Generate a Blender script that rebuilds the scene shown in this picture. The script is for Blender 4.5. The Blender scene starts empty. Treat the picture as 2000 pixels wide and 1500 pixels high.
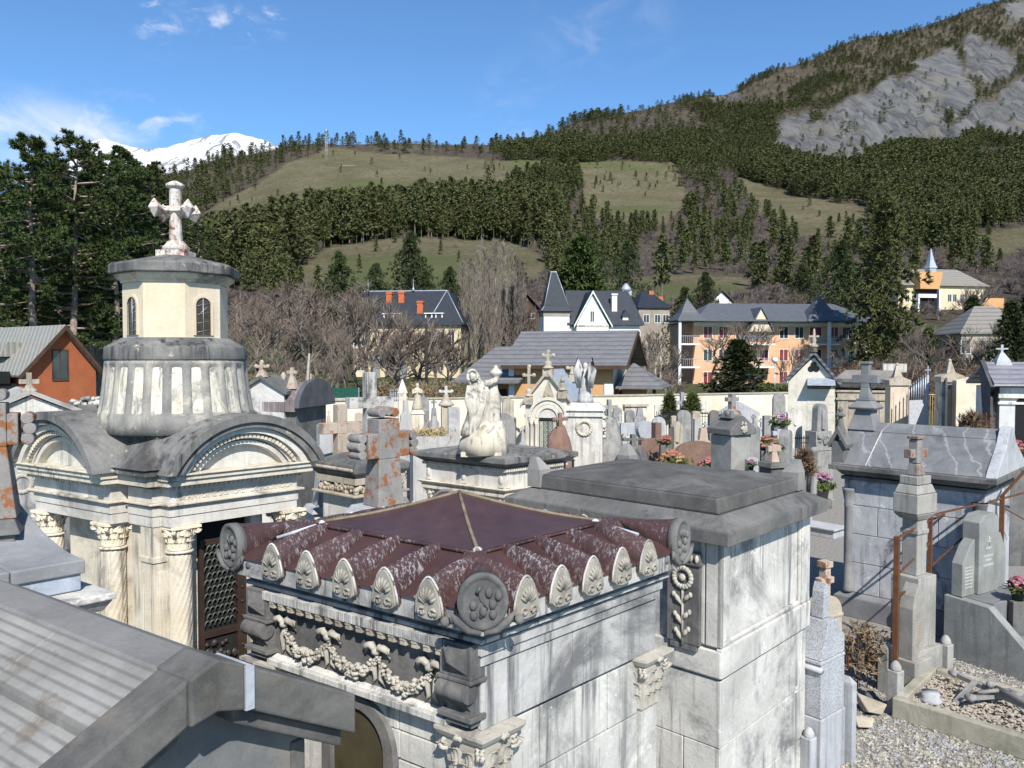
import bpy, bmesh, math, random
import numpy as np
from mathutils import Vector, Matrix
random.seed(7); rng = np.random.default_rng(7)
S = bpy.context.scene; COL = S.collection
# ------------------------------------------------------------ camera
FPX = 1530.0; EYE = 4.5; HOR = 700.0
PITCH = math.atan(50 / FPX)
cam = bpy.data.cameras.new('camera'); camo = bpy.data.objects.new('camera', cam); COL.objects.link(camo)
cam.sensor_width = 36; cam.lens = 36 * FPX / 2000; cam.clip_start = 0.05; cam.clip_end = 60000
camo.location = (0, 0, EYE); camo.rotation_euler = (math.pi / 2 - PITCH, 0, 0)
S.camera = camo
# ------------------------------------------------------------ world, sun, exposure
SUN_AZ, SUN_EL = math.radians(13), math.radians(43)   # azimuth to the right of straight behind the camera
W = bpy.data.worlds.new('World'); S.world = W; W.use_nodes = True
def sky():
    nt = W.node_tree; N = nt.nodes; L = nt.links; N.clear()
    out = N.new('ShaderNodeOutputWorld'); bg = N.new('ShaderNodeBackground')
    sk = N.new('ShaderNodeTexSky'); sk.sky_type = 'NISHITA'; sk.sun_disc = False
    sk.sun_elevation = SUN_EL; sk.sun_rotation = math.pi - SUN_AZ; sk.altitude = 1200
    sk.air_density = 1.0; sk.dust_density = 0.15; sk.ozone_density = 2.2
    bg.inputs[1].default_value = 0.112
    # thin clouds as part of the sky itself
    tc = N.new('ShaderNodeTexCoord')
    def cloud(c, rad, stretch, dens, sc, lo=.44, hi=.72):
        mp = N.new('ShaderNodeMapping'); mp.vector_type = 'POINT'
        mp.inputs['Location'].default_value = (-c[0] * stretch[0], 0, -c[2] * stretch[1]); mp.inputs['Scale'].default_value = (stretch[0], 0.0, stretch[1])
        L.new(tc.outputs['Generated'], mp.inputs[0])
        ln = N.new('ShaderNodeVectorMath'); ln.operation = 'LENGTH'; L.new(mp.outputs[0], ln.inputs[0])
        mr = N.new('ShaderNodeMapRange'); mr.inputs[1].default_value = rad; mr.inputs[2].default_value = 0; mr.interpolation_type = 'SMOOTHSTEP'
        L.new(ln.outputs['Value'], mr.inputs[0])
        nz = N.new('ShaderNodeTexNoise'); nz.inputs['Scale'].default_value = sc; nz.inputs['Detail'].default_value = 7; nz.inputs['Roughness'].default_value = .6; nz.inputs['Distortion'].default_value = .5
        m2 = N.new('ShaderNodeMapping'); m2.inputs['Scale'].default_value = (1, 1, 1.8); L.new(tc.outputs['Generated'], m2.inputs[0]); L.new(m2.outputs[0], nz.inputs[0])
        q_ = N.new('ShaderNodeMapRange'); q_.inputs[1].default_value = lo; q_.inputs[2].default_value = hi; q_.interpolation_type = 'SMOOTHSTEP'; L.new(nz.outputs[0], q_.inputs[0])
        mu = N.new('ShaderNodeMath'); mu.operation = 'MULTIPLY'; L.new(mr.outputs[0], mu.inputs[0]); L.new(q_.outputs[0], mu.inputs[1])
        r = N.new('ShaderNodeMath'); r.operation = 'MULTIPLY'; L.new(mu.outputs[0], r.inputs[0]); r.inputs[1].default_value = dens
        fy = N.new('ShaderNodeSeparateXYZ'); L.new(tc.outputs['Generated'], fy.inputs[0])
        gt = N.new('ShaderNodeMath'); gt.operation = 'GREATER_THAN'; L.new(fy.outputs[1], gt.inputs[0])
        mm = N.new('ShaderNodeMath'); mm.operation = 'MULTIPLY'; L.new(r.outputs[0], mm.inputs[0]); L.new(gt.outputs[0], mm.inputs[1])
        return mm.outputs[0]
    def dirn(u, v):
        x, z = (u - 1000) / FPX, (HOR - v) / FPX
        n = math.sqrt(1 + x * x + z * z); return (x / n, 1 / n, z / n)
    cl = [cloud(dirn(36, 258), .125, (1, 2.4), 1.0, 9, .28, .58), cloud(dirn(185, 255), .07, (1, 1.3), .8, 16), cloud(dirn(300, 238), .08, (1, 2.4), .8, 20),
          cloud(dirn(310, 40), .05, (1.3, 1), .6, 34, .48, .74), cloud(dirn(440, 55), .06, (1, 2.2), .6, 36, .48, .74), cloud(dirn(535, 45), .04, (1, 1.6), .6, 38, .48, .74), cloud(dirn(1180, 65), .12, (1, 2), .16, 14), cloud(dirn(1010, 225), .08, (1, 1), .14, 18)]
    tint = N.new('ShaderNodeMix'); tint.data_type = 'RGBA'; tint.blend_type = 'MULTIPLY'; tint.inputs['Factor'].default_value = 1; L.new(sk.outputs[0], tint.inputs['A']); tint.inputs['B'].default_value = (.72, 1.0, 1.19, 1)
    prev = tint.outputs['Result']
    for c in cl:
        mx = N.new('ShaderNodeMix'); mx.data_type = 'RGBA'; L.new(c, mx.inputs['Factor']); L.new(prev, mx.inputs['A']); mx.inputs['B'].default_value = (6.0, 6.3, 7.0, 1)
        prev = mx.outputs['Result']
    L.new(prev, bg.inputs[0]); L.new(bg.outputs[0], out.inputs[0])
sky()
sl = bpy.data.lights.new('sun', 'SUN'); sl.energy = 5.0; sl.angle = math.radians(.53); sl.color = (1, .95, .87)
so = bpy.data.objects.new('sun', sl); COL.objects.link(so)
so.rotation_euler = (math.pi / 2 - SUN_EL, 0, SUN_AZ)
S.view_settings.view_transform = 'Standard'; S.view_settings.look = 'None'; S.view_settings.exposure = 0.5; S.view_settings.gamma = 1
# ------------------------------------------------------------ pixel helpers (photo pixels 2000x1500 -> points at real distances)
_c, _s = math.cos(PITCH), math.sin(PITCH)
def ray(u, v):
    w = -(v - 750) / FPX
    return np.array([(u - 1000) / FPX, _c + w * _s, -_s + w * _c])
def P(u, v, d):
    r = ray(u, v); return np.array([0, 0, EYE]) + r * d / r[1]
def PZ(u, v, z):
    r = ray(u, v); return np.array([0, 0, EYE]) + r * (z - EYE) / r[2]
def ZAT(v, d): return float(P(1000, v, d)[2])
def XAT(u, d, v=750): return float(P(u, v, d)[0])
class Fr:                                   # plan frame from the near corner and the two far corners of a level line
    def __init__(s, C, L, R, z):
        s.C = PZ(*C, z); l = PZ(*L, z) - s.C; r = PZ(*R, z) - s.C
        s.a = float(np.linalg.norm(l)); s.b = float(np.linalg.norm(r)); s.e1 = l / s.a; s.e2 = r / s.b
    def w(s, x, y, z):
        p = s.C + s.e1 * x + s.e2 * y; return (p[0], p[1], z)
    def z(s, x, y, v): return ZAT(v, s.w(x, y, 0)[1])
    def xs(s, u, y):                        # x along e1 at which column u is met on the line y=const
        k = (u - 1000) / FPX; o = s.C + s.e2 * y
        return float((o[0] - k * o[1]) / (k * s.e1[1] - s.e1[0]))
    def ys(s, u, x):
        k = (u - 1000) / FPX; o = s.C + s.e1 * x
        return float((o[0] - k * o[1]) / (k * s.e2[1] - s.e2[0]))
class Ax:                                   # frame at a point, x to the right, y away, turned by az degrees (front faces -y)
    def __init__(s, x, y, az=0, z=0, lean=0):
        a = math.radians(az); s.o = np.array([x, y, z]); s.e1 = np.array([math.cos(a), math.sin(a), 0]); s.e2 = np.array([-math.sin(a), math.cos(a), 0]); s.lean = lean
    def w(s, x, y, z):
        p = s.o + s.e1 * (x + z * s.lean) + s.e2 * y; return (p[0], p[1], s.o[2] + z)
def AxP(u, d, az=0, z=0): return Ax(XAT(u, d), d, az, z)
class Id:
    def w(s, x, y, z): return (x, y, z)
ID = Id()
# ------------------------------------------------------------ mesh builder
class MB:
    def __init__(s, fr=None): s.v = []; s.f = []; s.fr = fr or ID; s.sm = []
    def add(s, pts, faces, smooth=False):
        k = len(s.v); s.v += [s.fr.w(*p) for p in pts]; s.f += [tuple(i + k for i in f) for f in faces]; s.sm += [smooth] * len(faces); return s
    def box(s, x0, x1, y0, y1, z0, z1):
        return s.add([(x0, y0, z0), (x1, y0, z0), (x1, y1, z0), (x0, y1, z0), (x0, y0, z1), (x1, y0, z1), (x1, y1, z1), (x0, y1, z1)],
                     [(3, 2, 1, 0), (4, 5, 6, 7), (0, 1, 5, 4), (1, 2, 6, 5), (2, 3, 7, 6), (3, 0, 4, 7)])
    def fru(s, a, z0, b, z1):               # frustum between two rectangles (x0,x1,y0,y1)
        return s.add([(a[0], a[2], z0), (a[1], a[2], z0), (a[1], a[3], z0), (a[0], a[3], z0), (b[0], b[2], z1), (b[1], b[2], z1), (b[1], b[3], z1), (b[0], b[3], z1)],
                     [(3, 2, 1, 0), (4, 5, 6, 7), (0, 1, 5, 4), (1, 2, 6, 5), (2, 3, 7, 6), (3, 0, 4, 7)])
    def ext(s, poly, d, smooth=False):      # extrude a 3D polygon by vector d
        n = len(poly); q = [(p[0] + d[0], p[1] + d[1], p[2] + d[2]) for p in poly]
        return s.add(list(poly) + q, [tuple(range(n - 1, -1, -1)), tuple(range(n, 2 * n))] + [(i, (i + 1) % n, n + (i + 1) % n, n + i) for i in range(n)], smooth)
    def lathe(s, cx, cy, prof, n=24, mod=None, smooth=True, a0=0, sq=(1, 1)):
        pts = []
        for j, (r, z) in enumerate(prof):
            for i in range(n):
                a = a0 + 2 * math.pi * i / n; q = r * (mod(a, z) if mod else 1)
                pts.append((cx + q * math.cos(a) * sq[0], cy + q * math.sin(a) * sq[1], z))
        m = len(prof)
        fs = [(j * n + i, j * n + (i + 1) % n, (j + 1) * n + (i + 1) % n, (j + 1) * n + i) for j in range(m - 1) for i in range(n)]
        fs += [tuple(range(n - 1, -1, -1)), tuple(range((m - 1) * n, m * n))]
        return s.add(pts, fs, smooth)
    def tube(s, pts, r, n=6, smooth=True):
        V = [Vector(p) for p in pts]; rs = r if isinstance(r, (list, tuple)) else [r] * len(V); o = []
        for i, p in enumerate(V):
            t = (V[min(i + 1, len(V) - 1)] - V[max(i - 1, 0)]).normalized()
            a = t.orthogonal().normalized() if abs(t.z) > .9 else t.cross(Vector((0, 0, 1))).normalized(); b = t.cross(a)
            for k in range(n):
                g = 2 * math.pi * k / n + math.pi / 4; q = p + rs[i] * (math.cos(g) * a + math.sin(g) * b); o.append(tuple(q))
        fs = [(i * n + k, i * n + (k + 1) % n, (i + 1) * n + (k + 1) % n, (i + 1) * n + k) for i in range(len(V) - 1) for k in range(n)]
        fs += [tuple(range(n - 1, -1, -1)), tuple(range((len(V) - 1) * n, len(V) * n))]
        return s.add(o, fs, smooth)
    def ell(s, c, r, n=12, m=8, mod=None, smooth=True):
        pts = []
        for j in range(m + 1):
            t = math.pi * (j / m - .5) * .999
            for i in range(n):
                a = 2 * math.pi * i / n; q = mod(a, t) if mod else 1
                pts.append((c[0] + q * r[0] * math.cos(t) * math.cos(a), c[1] + q * r[1] * math.cos(t) * math.sin(a), c[2] + q * r[2] * math.sin(t)))
        return s.add(pts, [(j * n + i, j * n + (i + 1) % n, (j + 1) * n + (i + 1) % n, (j + 1) * n + i) for j in range(m) for i in range(n)], smooth)
    def grid(s, fn, nu, nv, smooth=True):
        pts = [fn(i / nu, j / nv) for j in range(nv + 1) for i in range(nu + 1)]; k = nu + 1
        return s.add(pts, [(j * k + i, j * k + i + 1, (j + 1) * k + i + 1, (j + 1) * k + i) for j in range(nv) for i in range(nu)], smooth)
    def loft(s, rings, n=32, fold=0, nf=9, seed=0, smooth=True):   # rings (cx,cy,z,rx,ry,foldscale)
        r_ = random.Random(seed); ph = [r_.random() * 6.28 for _ in range(6)]; pts = []
        for (cx, cy, z, rx, ry, *k) in rings:
            kf = (k[0] if k else 1) * fold
            for i in range(n):
                a = 2 * math.pi * i / n
                q = 1 + kf * (math.sin(nf * a + ph[0] + 1.3 * z * 6) * .6 + math.sin((nf * 1.7) // 1 * a + ph[1] - z * 5) * .4)
                pts.append((cx + q * rx * math.cos(a), cy + q * ry * math.sin(a), z))
        m = len(rings)
        fs = [(j * n + i, j * n + (i + 1) % n, (j + 1) * n + (i + 1) % n, (j + 1) * n + i) for j in range(m - 1) for i in range(n)]
        fs += [tuple(range(n - 1, -1, -1)), tuple(range((m - 1) * n, m * n))]
        return s.add(pts, fs, smooth)
_used = {}
def put(name, me, mat, parent=None, loc=None):
    o = bpy.data.objects.new(name, me); COL.objects.link(o)
    if mat: me.materials.append(mat)
    if parent: o.parent = parent
    if loc is not None: o.location = loc
    return o
def wloc(o):
    p = Vector((0, 0, 0))
    while o: p = p + o.location; o = o.parent
    return p
def part(name, mb, mat, parent=None, bevel=0, label=None, kind=None, base=None):
    off = wloc(parent) if parent else Vector(base if base is not None else (0, 0, 0))
    v = [(p[0] - off.x, p[1] - off.y, p[2] - off.z) for p in mb.v]
    me = bpy.data.meshes.new(name); me.from_pydata(v, [], mb.f)
    me.polygons.foreach_set('use_smooth', mb.sm)
    bm = bmesh.new(); bm.from_mesh(me); bmesh.ops.recalc_face_normals(bm, faces=bm.faces); bm.to_mesh(me); bm.free()
    o = put(name, me, mat, parent, None if parent else off)
    if bevel:
        b = o.modifiers.new('bevel', 'BEVEL'); b.width = bevel; b.segments = 2; b.limit_method = 'ANGLE'; b.angle_limit = math.radians(40); b.harden_normals = False
    if label: o['label'] = label
    if kind: o['kind'] = kind
    return o
def tag(o, label=None, cat=None, group=None, kind=None):
    if label: o['label'] = label
    if cat: o['category'] = cat
    if group: o['group'] = group
    if kind: o['kind'] = kind
    return o
def thing(name, label, cat, loc, group=None):
    o = bpy.data.objects.new(name, None); COL.objects.link(o); o.empty_display_size = .2
    o.location = tuple(float(x) for x in loc); return tag(o, label, cat, group)
def dup(root, loc, rotz=0, sc=1, label=None, group=None):
    r = root.copy(); COL.objects.link(r); r.location = loc; r.rotation_euler = (0, 0, rotz); r.scale = (sc, sc, sc) if not hasattr(sc, '__len__') else sc
    if label: r['label'] = label
    if group: r['group'] = group
    for ch in list(root.children):
        c = ch.copy(); COL.objects.link(c); c.parent = r
        for g in ch.children:
            e = g.copy(); COL.objects.link(e); e.parent = c
    return r
def soup(name, tri):                        # (n,3,3) triangles -> mesh
    tri = np.asarray(tri, dtype=np.float32); n = len(tri)
    me = bpy.data.meshes.new(name); me.vertices.add(n * 3); me.vertices.foreach_set('co', tri.reshape(-1))
    me.loops.add(n * 3); me.loops.foreach_set('vertex_index', np.arange(n * 3, dtype=np.int32))
    me.polygons.add(n); me.polygons.foreach_set('loop_start', np.arange(0, n * 3, 3, dtype=np.int32)); me.polygons.foreach_set('loop_total', np.full(n, 3, dtype=np.int32))
    me.update(calc_edges=True); return me
# ------------------------------------------------------------ materials
def newmat(name):
    m = bpy.data.materials.new(name); m.use_nodes = True; nt = m.node_tree; b = nt.nodes['Principled BSDF']
    return m, nt.nodes, nt.links, b
def rgb(c): return (c[0], c[1], c[2], 1)
def noise(N, L, vec, scale, det=6, rough=.6, dist=0):
    n = N.new('ShaderNodeTexNoise'); n.inputs['Scale'].default_value = scale; n.inputs['Detail'].default_value = det; n.inputs['Roughness'].default_value = rough; n.inputs['Distortion'].default_value = dist
    if vec: L.new(vec, n.inputs['Vector'])
    return n.outputs[0]
def mrange(N, L, x, a, b, c=0, d=1):
    r = N.new('ShaderNodeMapRange'); r.inputs[1].default_value = a; r.inputs[2].default_value = b; r.inputs[3].default_value = c; r.inputs[4].default_value = d
    L.new(x, r.inputs[0]); return r.outputs[0]
def mix(N, L, f, a, b, mode='MIX'):
    m = N.new('ShaderNodeMix'); m.data_type = 'RGBA'; m.blend_type = mode
    if hasattr(f, 'is_linked'): L.new(f, m.inputs['Factor'])
    else: m.inputs['Factor'].default_value = f
    for k, x in (('A', a), ('B', b)):
        if hasattr(x, 'is_linked'): L.new(x, m.inputs[k])
        else: m.inputs[k].default_value = rgb(x)
    return m.outputs['Result']
def math_(N, L, op, a, b=None):
    m = N.new('ShaderNodeMath'); m.operation = op
    for i, x in enumerate((a, b)):
        if x is None: continue
        if hasattr(x, 'is_linked'): L.new(x, m.inputs[i])
        else: m.inputs[i].default_value = x
    return m.outputs[0]
def bump(N, L, b, h, st=.4, dist=.02):
    n = N.new('ShaderNodeBump'); n.inputs['Strength'].default_value = st; n.inputs['Distance'].default_value = dist; L.new(h, n.inputs['Height']); L.new(n.outputs[0], b.inputs['Normal'])
def mapv(N, L, vec, sc, rot=(0, 0, 0)):
    m = N.new('ShaderNodeMapping'); m.inputs['Scale'].default_value = sc; m.inputs['Rotation'].default_value = rot; L.new(vec, m.inputs[0]); return m.outputs[0]
def pos(N):
    g = N.new('ShaderNodeNewGeometry'); return g.outputs['Position'], g.outputs['Normal']
def stone(name, a, b, stain=None, sc=1.0, streak=.0, st_amt=.5, lichen=None, li_th=.62, top=None, top_amt=.6, rough=.9, spec=.2, bmp=.35, speck=0, vein=None):
    m, N, L, bs = newmat(name); p, nr = pos(N)
    col = mix(N, L, mrange(N, L, noise(N, L, p, 2.2 * sc, 8, .65, .3), .35, .66), a, b)
    if vein:
        w = N.new('ShaderNodeTexWave'); w.inputs['Scale'].default_value = .9 * sc; w.inputs['Distortion'].default_value = 9; w.inputs['Detail'].default_value = 5; w.inputs['Detail Scale'].default_value = 1.3
        L.new(mapv(N, L, p, (1, 1, 1), (.5, .3, .9)), w.inputs[0]); col = mix(N, L, mrange(N, L, w.outputs['Fac'], .95, 1.0, 0, .5), col, vein)
    if stain:
        n1 = noise(N, L, p, 1.1 * sc, 9, .7, .6); col = mix(N, L, mrange(N, L, n1, .52, .64, 0, st_amt), col, stain)
        if streak:
            n2 = noise(N, L, mapv(N, L, p, (9 * sc, 9 * sc, .55 * sc)), 1.0, 6, .7); n3 = noise(N, L, p, .9 * sc, 3)
            f = math_(N, L, 'MULTIPLY', mrange(N, L, n2, .50, .62, 0, streak), mrange(N, L, n3, .40, .56)); col = mix(N, L, f, col, stain)
    if top:
        sp = N.new('ShaderNodeSeparateXYZ'); L.new(nr, sp.inputs[0])
        f = math_(N, L, 'MULTIPLY', mrange(N, L, sp.outputs[2], .35, .9), mrange(N, L, noise(N, L, p, 5 * sc, 7, .7), .3, .6, 0, top_amt)); col = mix(N, L, f, col, top)
    if lichen: col = mix(N, L, mrange(N, L, noise(N, L, p, 6 * sc, 8, .75), li_th, li_th + .06, 0, .9), col, lichen)
    if speck: col = mix(N, L, mrange(N, L, noise(N, L, p, 70 * sc, 2), .42, .6, 0, speck), col, tuple(x * .35 for x in a))
    fn = noise(N, L, p, 38 * sc, 5, .75); col = mix(N, L, .35, col, mix(N, L, fn, (.35, .35, .35), (1, 1, 1)), 'OVERLAY')
    L.new(col, bs.inputs['Base Color']); bs.inputs['Roughness'].default_value = rough; bs.inputs['Specular IOR Level'].default_value = spec
    bump(N, L, bs, math_(N, L, 'ADD', fn, noise(N, L, p, 9 * sc, 6, .7)), bmp, .012 / sc); return m
def plain(name, a, rough=.7, metal=0, var=.25, sc=6, spec=.3):
    m, N, L, bs = newmat(name); p, _ = pos(N)
    col = mix(N, L, mrange(N, L, noise(N, L, p, sc, 6, .65), .3, .7), tuple(x * (1 - var) for x in a), tuple(min(1, x * (1 + var)) for x in a))
    L.new(col, bs.inputs['Base Color']); bs.inputs['Roughness'].default_value = rough; bs.inputs['Metallic'].default_value = metal; bs.inputs['Specular IOR Level'].default_value = spec; return m
def leafm(name, a, b, sc=.5, trans=.0, rough=.7):
    m, N, L, bs = newmat(name); p, _ = pos(N)
    oi = N.new('ShaderNodeObjectInfo')
    f = mrange(N, L, noise(N, L, p, sc, 4, .7), .3, .7); col = mix(N, L, f, a, b)
    col = mix(N, L, mrange(N, L, noise(N, L, p, sc * 9, 2), .35, .65, 0, .5), col, tuple(x * 1.7 for x in b))
    hv = N.new('ShaderNodeHueSaturation'); L.new(mrange(N, L, oi.outputs['Random'], 0, 1, .75, 1.25), hv.inputs['Value']); L.new(mrange(N, L, oi.outputs['Random'], 0, 1, .485, .515), hv.inputs['Hue']); L.new(col, hv.inputs['Color'])
    L.new(hv.outputs[0], bs.inputs['Base Color']); bs.inputs['Roughness'].default_value = rough; bs.inputs['Specular IOR Level'].default_value = .15; return m
CREAM = stone('cream_limestone', (.44, .39, .295), (.55, .505, .425), (.12, .11, .095), streak=.8, st_amt=.75)
WHITE = stone('white_marble', (.43, .405, .355), (.54, .52, .475), (.17, .16, .145), streak=.6, st_amt=.5)
BLACKTOP = stone('blackened_limestone', (.085, .084, .082), (.19, .184, .172), (.028, .028, .028), streak=.95, st_amt=.75, lichen=(.45, .41, .32), li_th=.61)
DRUM = stone('blackened_cream_drum', (.13, .128, .124), (.25, .24, .22), (.45, .41, .32), sc=1.1, streak=.5, st_amt=.95, lichen=(.46, .43, .36), li_th=.61)
GREYW = stone('grey_weathered_marble', (.34, .33, .305), (.52, .505, .465), (.095, .096, .098), sc=.8, streak=.8, st_amt=.8, lichen=(.60, .585, .55), li_th=.60)
GREYM = stone('grey_veined_marble', (.28, .275, .262), (.43, .42, .395), (.075, .075, .08), sc=.8, streak=.85, st_amt=.8, vein=(.37, .36, .34))
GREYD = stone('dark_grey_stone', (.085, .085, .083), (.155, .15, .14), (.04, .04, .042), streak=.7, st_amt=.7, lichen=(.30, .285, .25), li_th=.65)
CARVE = stone('carved_pale_stone', (.30, .28, .235), (.41, .385, .33), (.11, .10, .09), sc=2.5, st_amt=.8)
ROOFST = stone('grey_roof_slabs', (.24, .235, .22), (.35, .34, .315), (.14, .115, .085), streak=.0, st_amt=.5, lichen=(.46, .50, .53), li_th=.64)
SLATE = stone('slate_roof_stone', (.105, .107, .112), (.175, .177, .18), (.06, .062, .066), st_amt=.6, vein=(.30, .30, .31), lichen=(.60, .60, .60), li_th=.70)
BEIGE = stone('beige_stone', (.30, .26, .195), (.395, .35, .28), (.12, .105, .09), streak=.5, st_amt=.6)
GRANW = stone('pale_grey_granite', (.30, .31, .325), (.39, .40, .415), sc=1, speck=.6, bmp=.15)
GRANB = stone('brown_granite', (.16, .10, .075), (.24, .155, .12), sc=1, speck=.6, bmp=.12, rough=.6)
PALEB = stone('pale_blue_grey_marble', (.29, .297, .31), (.385, .39, .395), (.15, .152, .158), streak=.5, st_amt=.4)
LICH = stone('lichen_orange_stone', (.17, .16, .15), (.24, .225, .21), (.08, .075, .075), streak=.7, lichen=(.20, .07, .018), li_th=.515)
LICH2 = stone('rusty_lichen_stone', (.30, .25, .20), (.38, .32, .26), (.14, .12, .10), streak=.4, lichen=(.26, .095, .03), li_th=.55)
PAINTW = stone('peeling_white_paint', (.42, .40, .36), (.50, .48, .45), (.17, .06, .03), sc=4, streak=.75, st_amt=1.0, lichen=(.15, .05, .025), li_th=.545)
OCHRE = stone('ochre_render', (.48, .405, .29), (.56, .49, .385), (.32, .27, .2), sc=.7, streak=.35, st_amt=.35, bmp=.1)
CONC = stone('mossy_concrete', (.26, .24, .19), (.35, .33, .27), (.12, .12, .08), streak=.5, st_amt=.6)
WALLM = stone('peeling_cream_render', (.50, .45, .345), (.60, .56, .47), (.33, .275, .21), sc=.35, streak=.2, st_amt=.6, lichen=(.52, .40, .32), li_th=.63)
RUST = stone('rusty_iron', (.080, .034, .018), (.135, .055, .025), (.06, .03, .02), sc=6, streak=.3, bmp=.5, rough=.8)
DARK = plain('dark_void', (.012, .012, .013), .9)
IRON = plain('dark_wrought_iron', (.03, .03, .032), .5, .4)
ZINC = plain('blue_grey_zinc', (.36, .40, .45), .45, .3)
DOORM = plain('bronze_brown_door', (.045, .028, .022), .5, .3)
GLASS = plain('dark_glass', (.03, .04, .045), .08, 0, .3, 2, .6)
def maroon(name, scr, th):
    m, N, L, bs = newmat(name); p, nr = pos(N)
    col = mix(N, L, mrange(N, L, noise(N, L, p, 3, 8, .7), .35, .65), (.044, .023, .022), (.072, .038, .035))
    # flaking paint: short scratches, rust tint
    col = mix(N, L, mrange(N, L, noise(N, L, p, 12, 6, .7), .62, .72, 0, .5), col, (.11, .045, .04))
    n = noise(N, L, mapv(N, L, p, (58, 58, 9), (.05, .03, 0)), 1.0, 5, .8, .4); n2 = noise(N, L, p, 2.4, 5, .7)
    f = math_(N, L, 'MULTIPLY', mrange(N, L, n, th, th + .05), mrange(N, L, n2, .38, .58)); col = mix(N, L, math_(N, L, 'MULTIPLY', f, scr), col, (.33, .33, .34))
    L.new(col, bs.inputs['Base Color']); bs.inputs['Roughness'].default_value = .42; bs.inputs['Specular IOR Level'].default_value = .4
    bump(N, L, bs, noise(N, L, p, 5, 4), .25, .02); return m
CREAM2 = stone('pale_chapel_stone', (.46, .425, .345), (.56, .53, .455), (.22, .2, .17), sc=.6, streak=.25, st_amt=.4)
CORN = stone('streaked_cornice_stone', (.26, .255, .24), (.42, .41, .38), (.055, .055, .058), sc=1.7, streak=1.0, st_amt=.7)
MAROON = maroon('maroon_painted_zinc', .4, .68); FLAKE = maroon('flaking_maroon_zinc', .7, .56)
SEAM = plain('ochre_seam_strip', (.17, .135, .09), .7, 0, .4, 12)
WHITEP = plain('bare_white_lead', (.42, .43, .46), .6, 0, .25, 14)
# ------------------------------------------------------------ terrain: one sheet from the cemetery to the ridges
TU = np.array([-900, -200, 0, 330, 450, 600, 800, 980, 1200, 1400, 1520, 1700, 2000, 2400, 2900], float)
def col_(near, far): return near + far
_n = [(45, 853), (70, 792), (105, 746), (150, 705)]
TC = [
    _n + [(220, 640), (320, 590), (450, 540), (620, 500), (800, 475), (1000, 455), (1200, 440)],
    _n + [(220, 640), (320, 590), (450, 540), (620, 500), (800, 475), (1000, 455), (1200, 440)],
    _n + [(220, 640), (320, 590), (450, 535), (620, 490), (800, 465), (1000, 440), (1200, 425)],
    _n + [(220, 645), (320, 590), (450, 525), (620, 455), (800, 405), (950, 370), (1100, 347)],
    _n + [(220, 640), (320, 570), (450, 500), (620, 435), (800, 390), (950, 340), (1100, 312)],
    _n + [(200, 615), (300, 545), (430, 476), (560, 425), (700, 385), (900, 325), (1100, 287)],
    _n + [(200, 620), (300, 540), (430, 468), (560, 420), (700, 380), (900, 322), (1120, 285)],
    _n + [(210, 618), (310, 545), (430, 478), (560, 425), (700, 370), (900, 312), (1150, 290)],
    _n + [(220, 592), (320, 550), (430, 500), (560, 440), (700, 395), (900, 322), (1500, 228)],
    _n + [(220, 598), (320, 555), (440, 500), (580, 440), (760, 380), (1050, 310), (1750, 190)],
    _n + [(220, 600), (320, 560), (450, 500), (600, 435), (800, 375), (1100, 300), (1950, 138)],
    _n + [(220, 600), (320, 555), (450, 495), (600, 430), (800, 365), (1150, 285), (2150, 78)],
    _n + [(220, 605), (320, 545), (450, 480), (600, 420), (800, 360), (1200, 270), (2450, 4)],
    _n + [(220, 605), (320, 540), (450, 470), (600, 400), (800, 330), (1200, 230), (2700, -90)],
    _n + [(220, 605), (320, 540), (450, 470), (600, 400), (800, 330), (1200, 230), (2700, -120)]]
TC = np.array(TC, float)                    # (U, K, 2)
K = TC.shape[1] - 1
def tparam(u, k):                           # arrays -> d, v
    u = np.asarray(u, float); k = np.asarray(k, float)
    i = np.clip(np.searchsorted(TU, u) - 1, 0, len(TU) - 2); t = np.clip((u - TU[i]) / (TU[i + 1] - TU[i]), 0, 1); t = t * t * (3 - 2 * t)
    j = np.clip(k.astype(int), 0, K - 1); f = k - j
    def ck(ii):                             # Catmull-Rom-ish along k on (log d, v)
        a = TC[ii, j]; b = TC[ii, np.minimum(j + 1, K)]
        ld = np.log(a[..., 0]) * (1 - f) + np.log(b[..., 0]) * f; v = a[..., 1] * (1 - f) + b[..., 1] * f
        return ld, v
    l0, v0 = ck(i); l1, v1 = ck(i + 1)
    return np.exp(l0 * (1 - t) + l1 * t), v0 * (1 - t) + v1 * t
def vnoise(x, y, seed=0):                   # cheap value noise
    def h(a, b): return (np.sin(a * 127.1 + b * 311.7 + seed * 17.3) * 43758.5453) % 1.0
    xi, yi = np.floor(x), np.floor(y); xf, yf = x - xi, y - yi; xf = xf * xf * (3 - 2 * xf); yf = yf * yf * (3 - 2 * yf)
    return (h(xi, yi) * (1 - xf) + h(xi + 1, yi) * xf) * (1 - yf) + (h(xi, yi + 1) * (1 - xf) + h(xi + 1, yi + 1) * xf) * yf
def fbm(x, y, o=5, seed=0):
    r = 0; a = .5
    for i in range(o): r = r + a * vnoise(x * 2 ** i, y * 2 ** i, seed + i); a *= .5
    return r
def inpoly(u, v, poly):
    r = np.zeros(np.shape(u), bool); n = len(poly)
    for i in range(n):
        x0, y0 = poly[i]; x1, y1 = poly[(i + 1) % n]
        if y0 == y1: continue
        r ^= ((y0 > v) != (y1 > v)) & (u < (x1 - x0) * (v - y0) / (y1 - y0) + x0)
    return r
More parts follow.
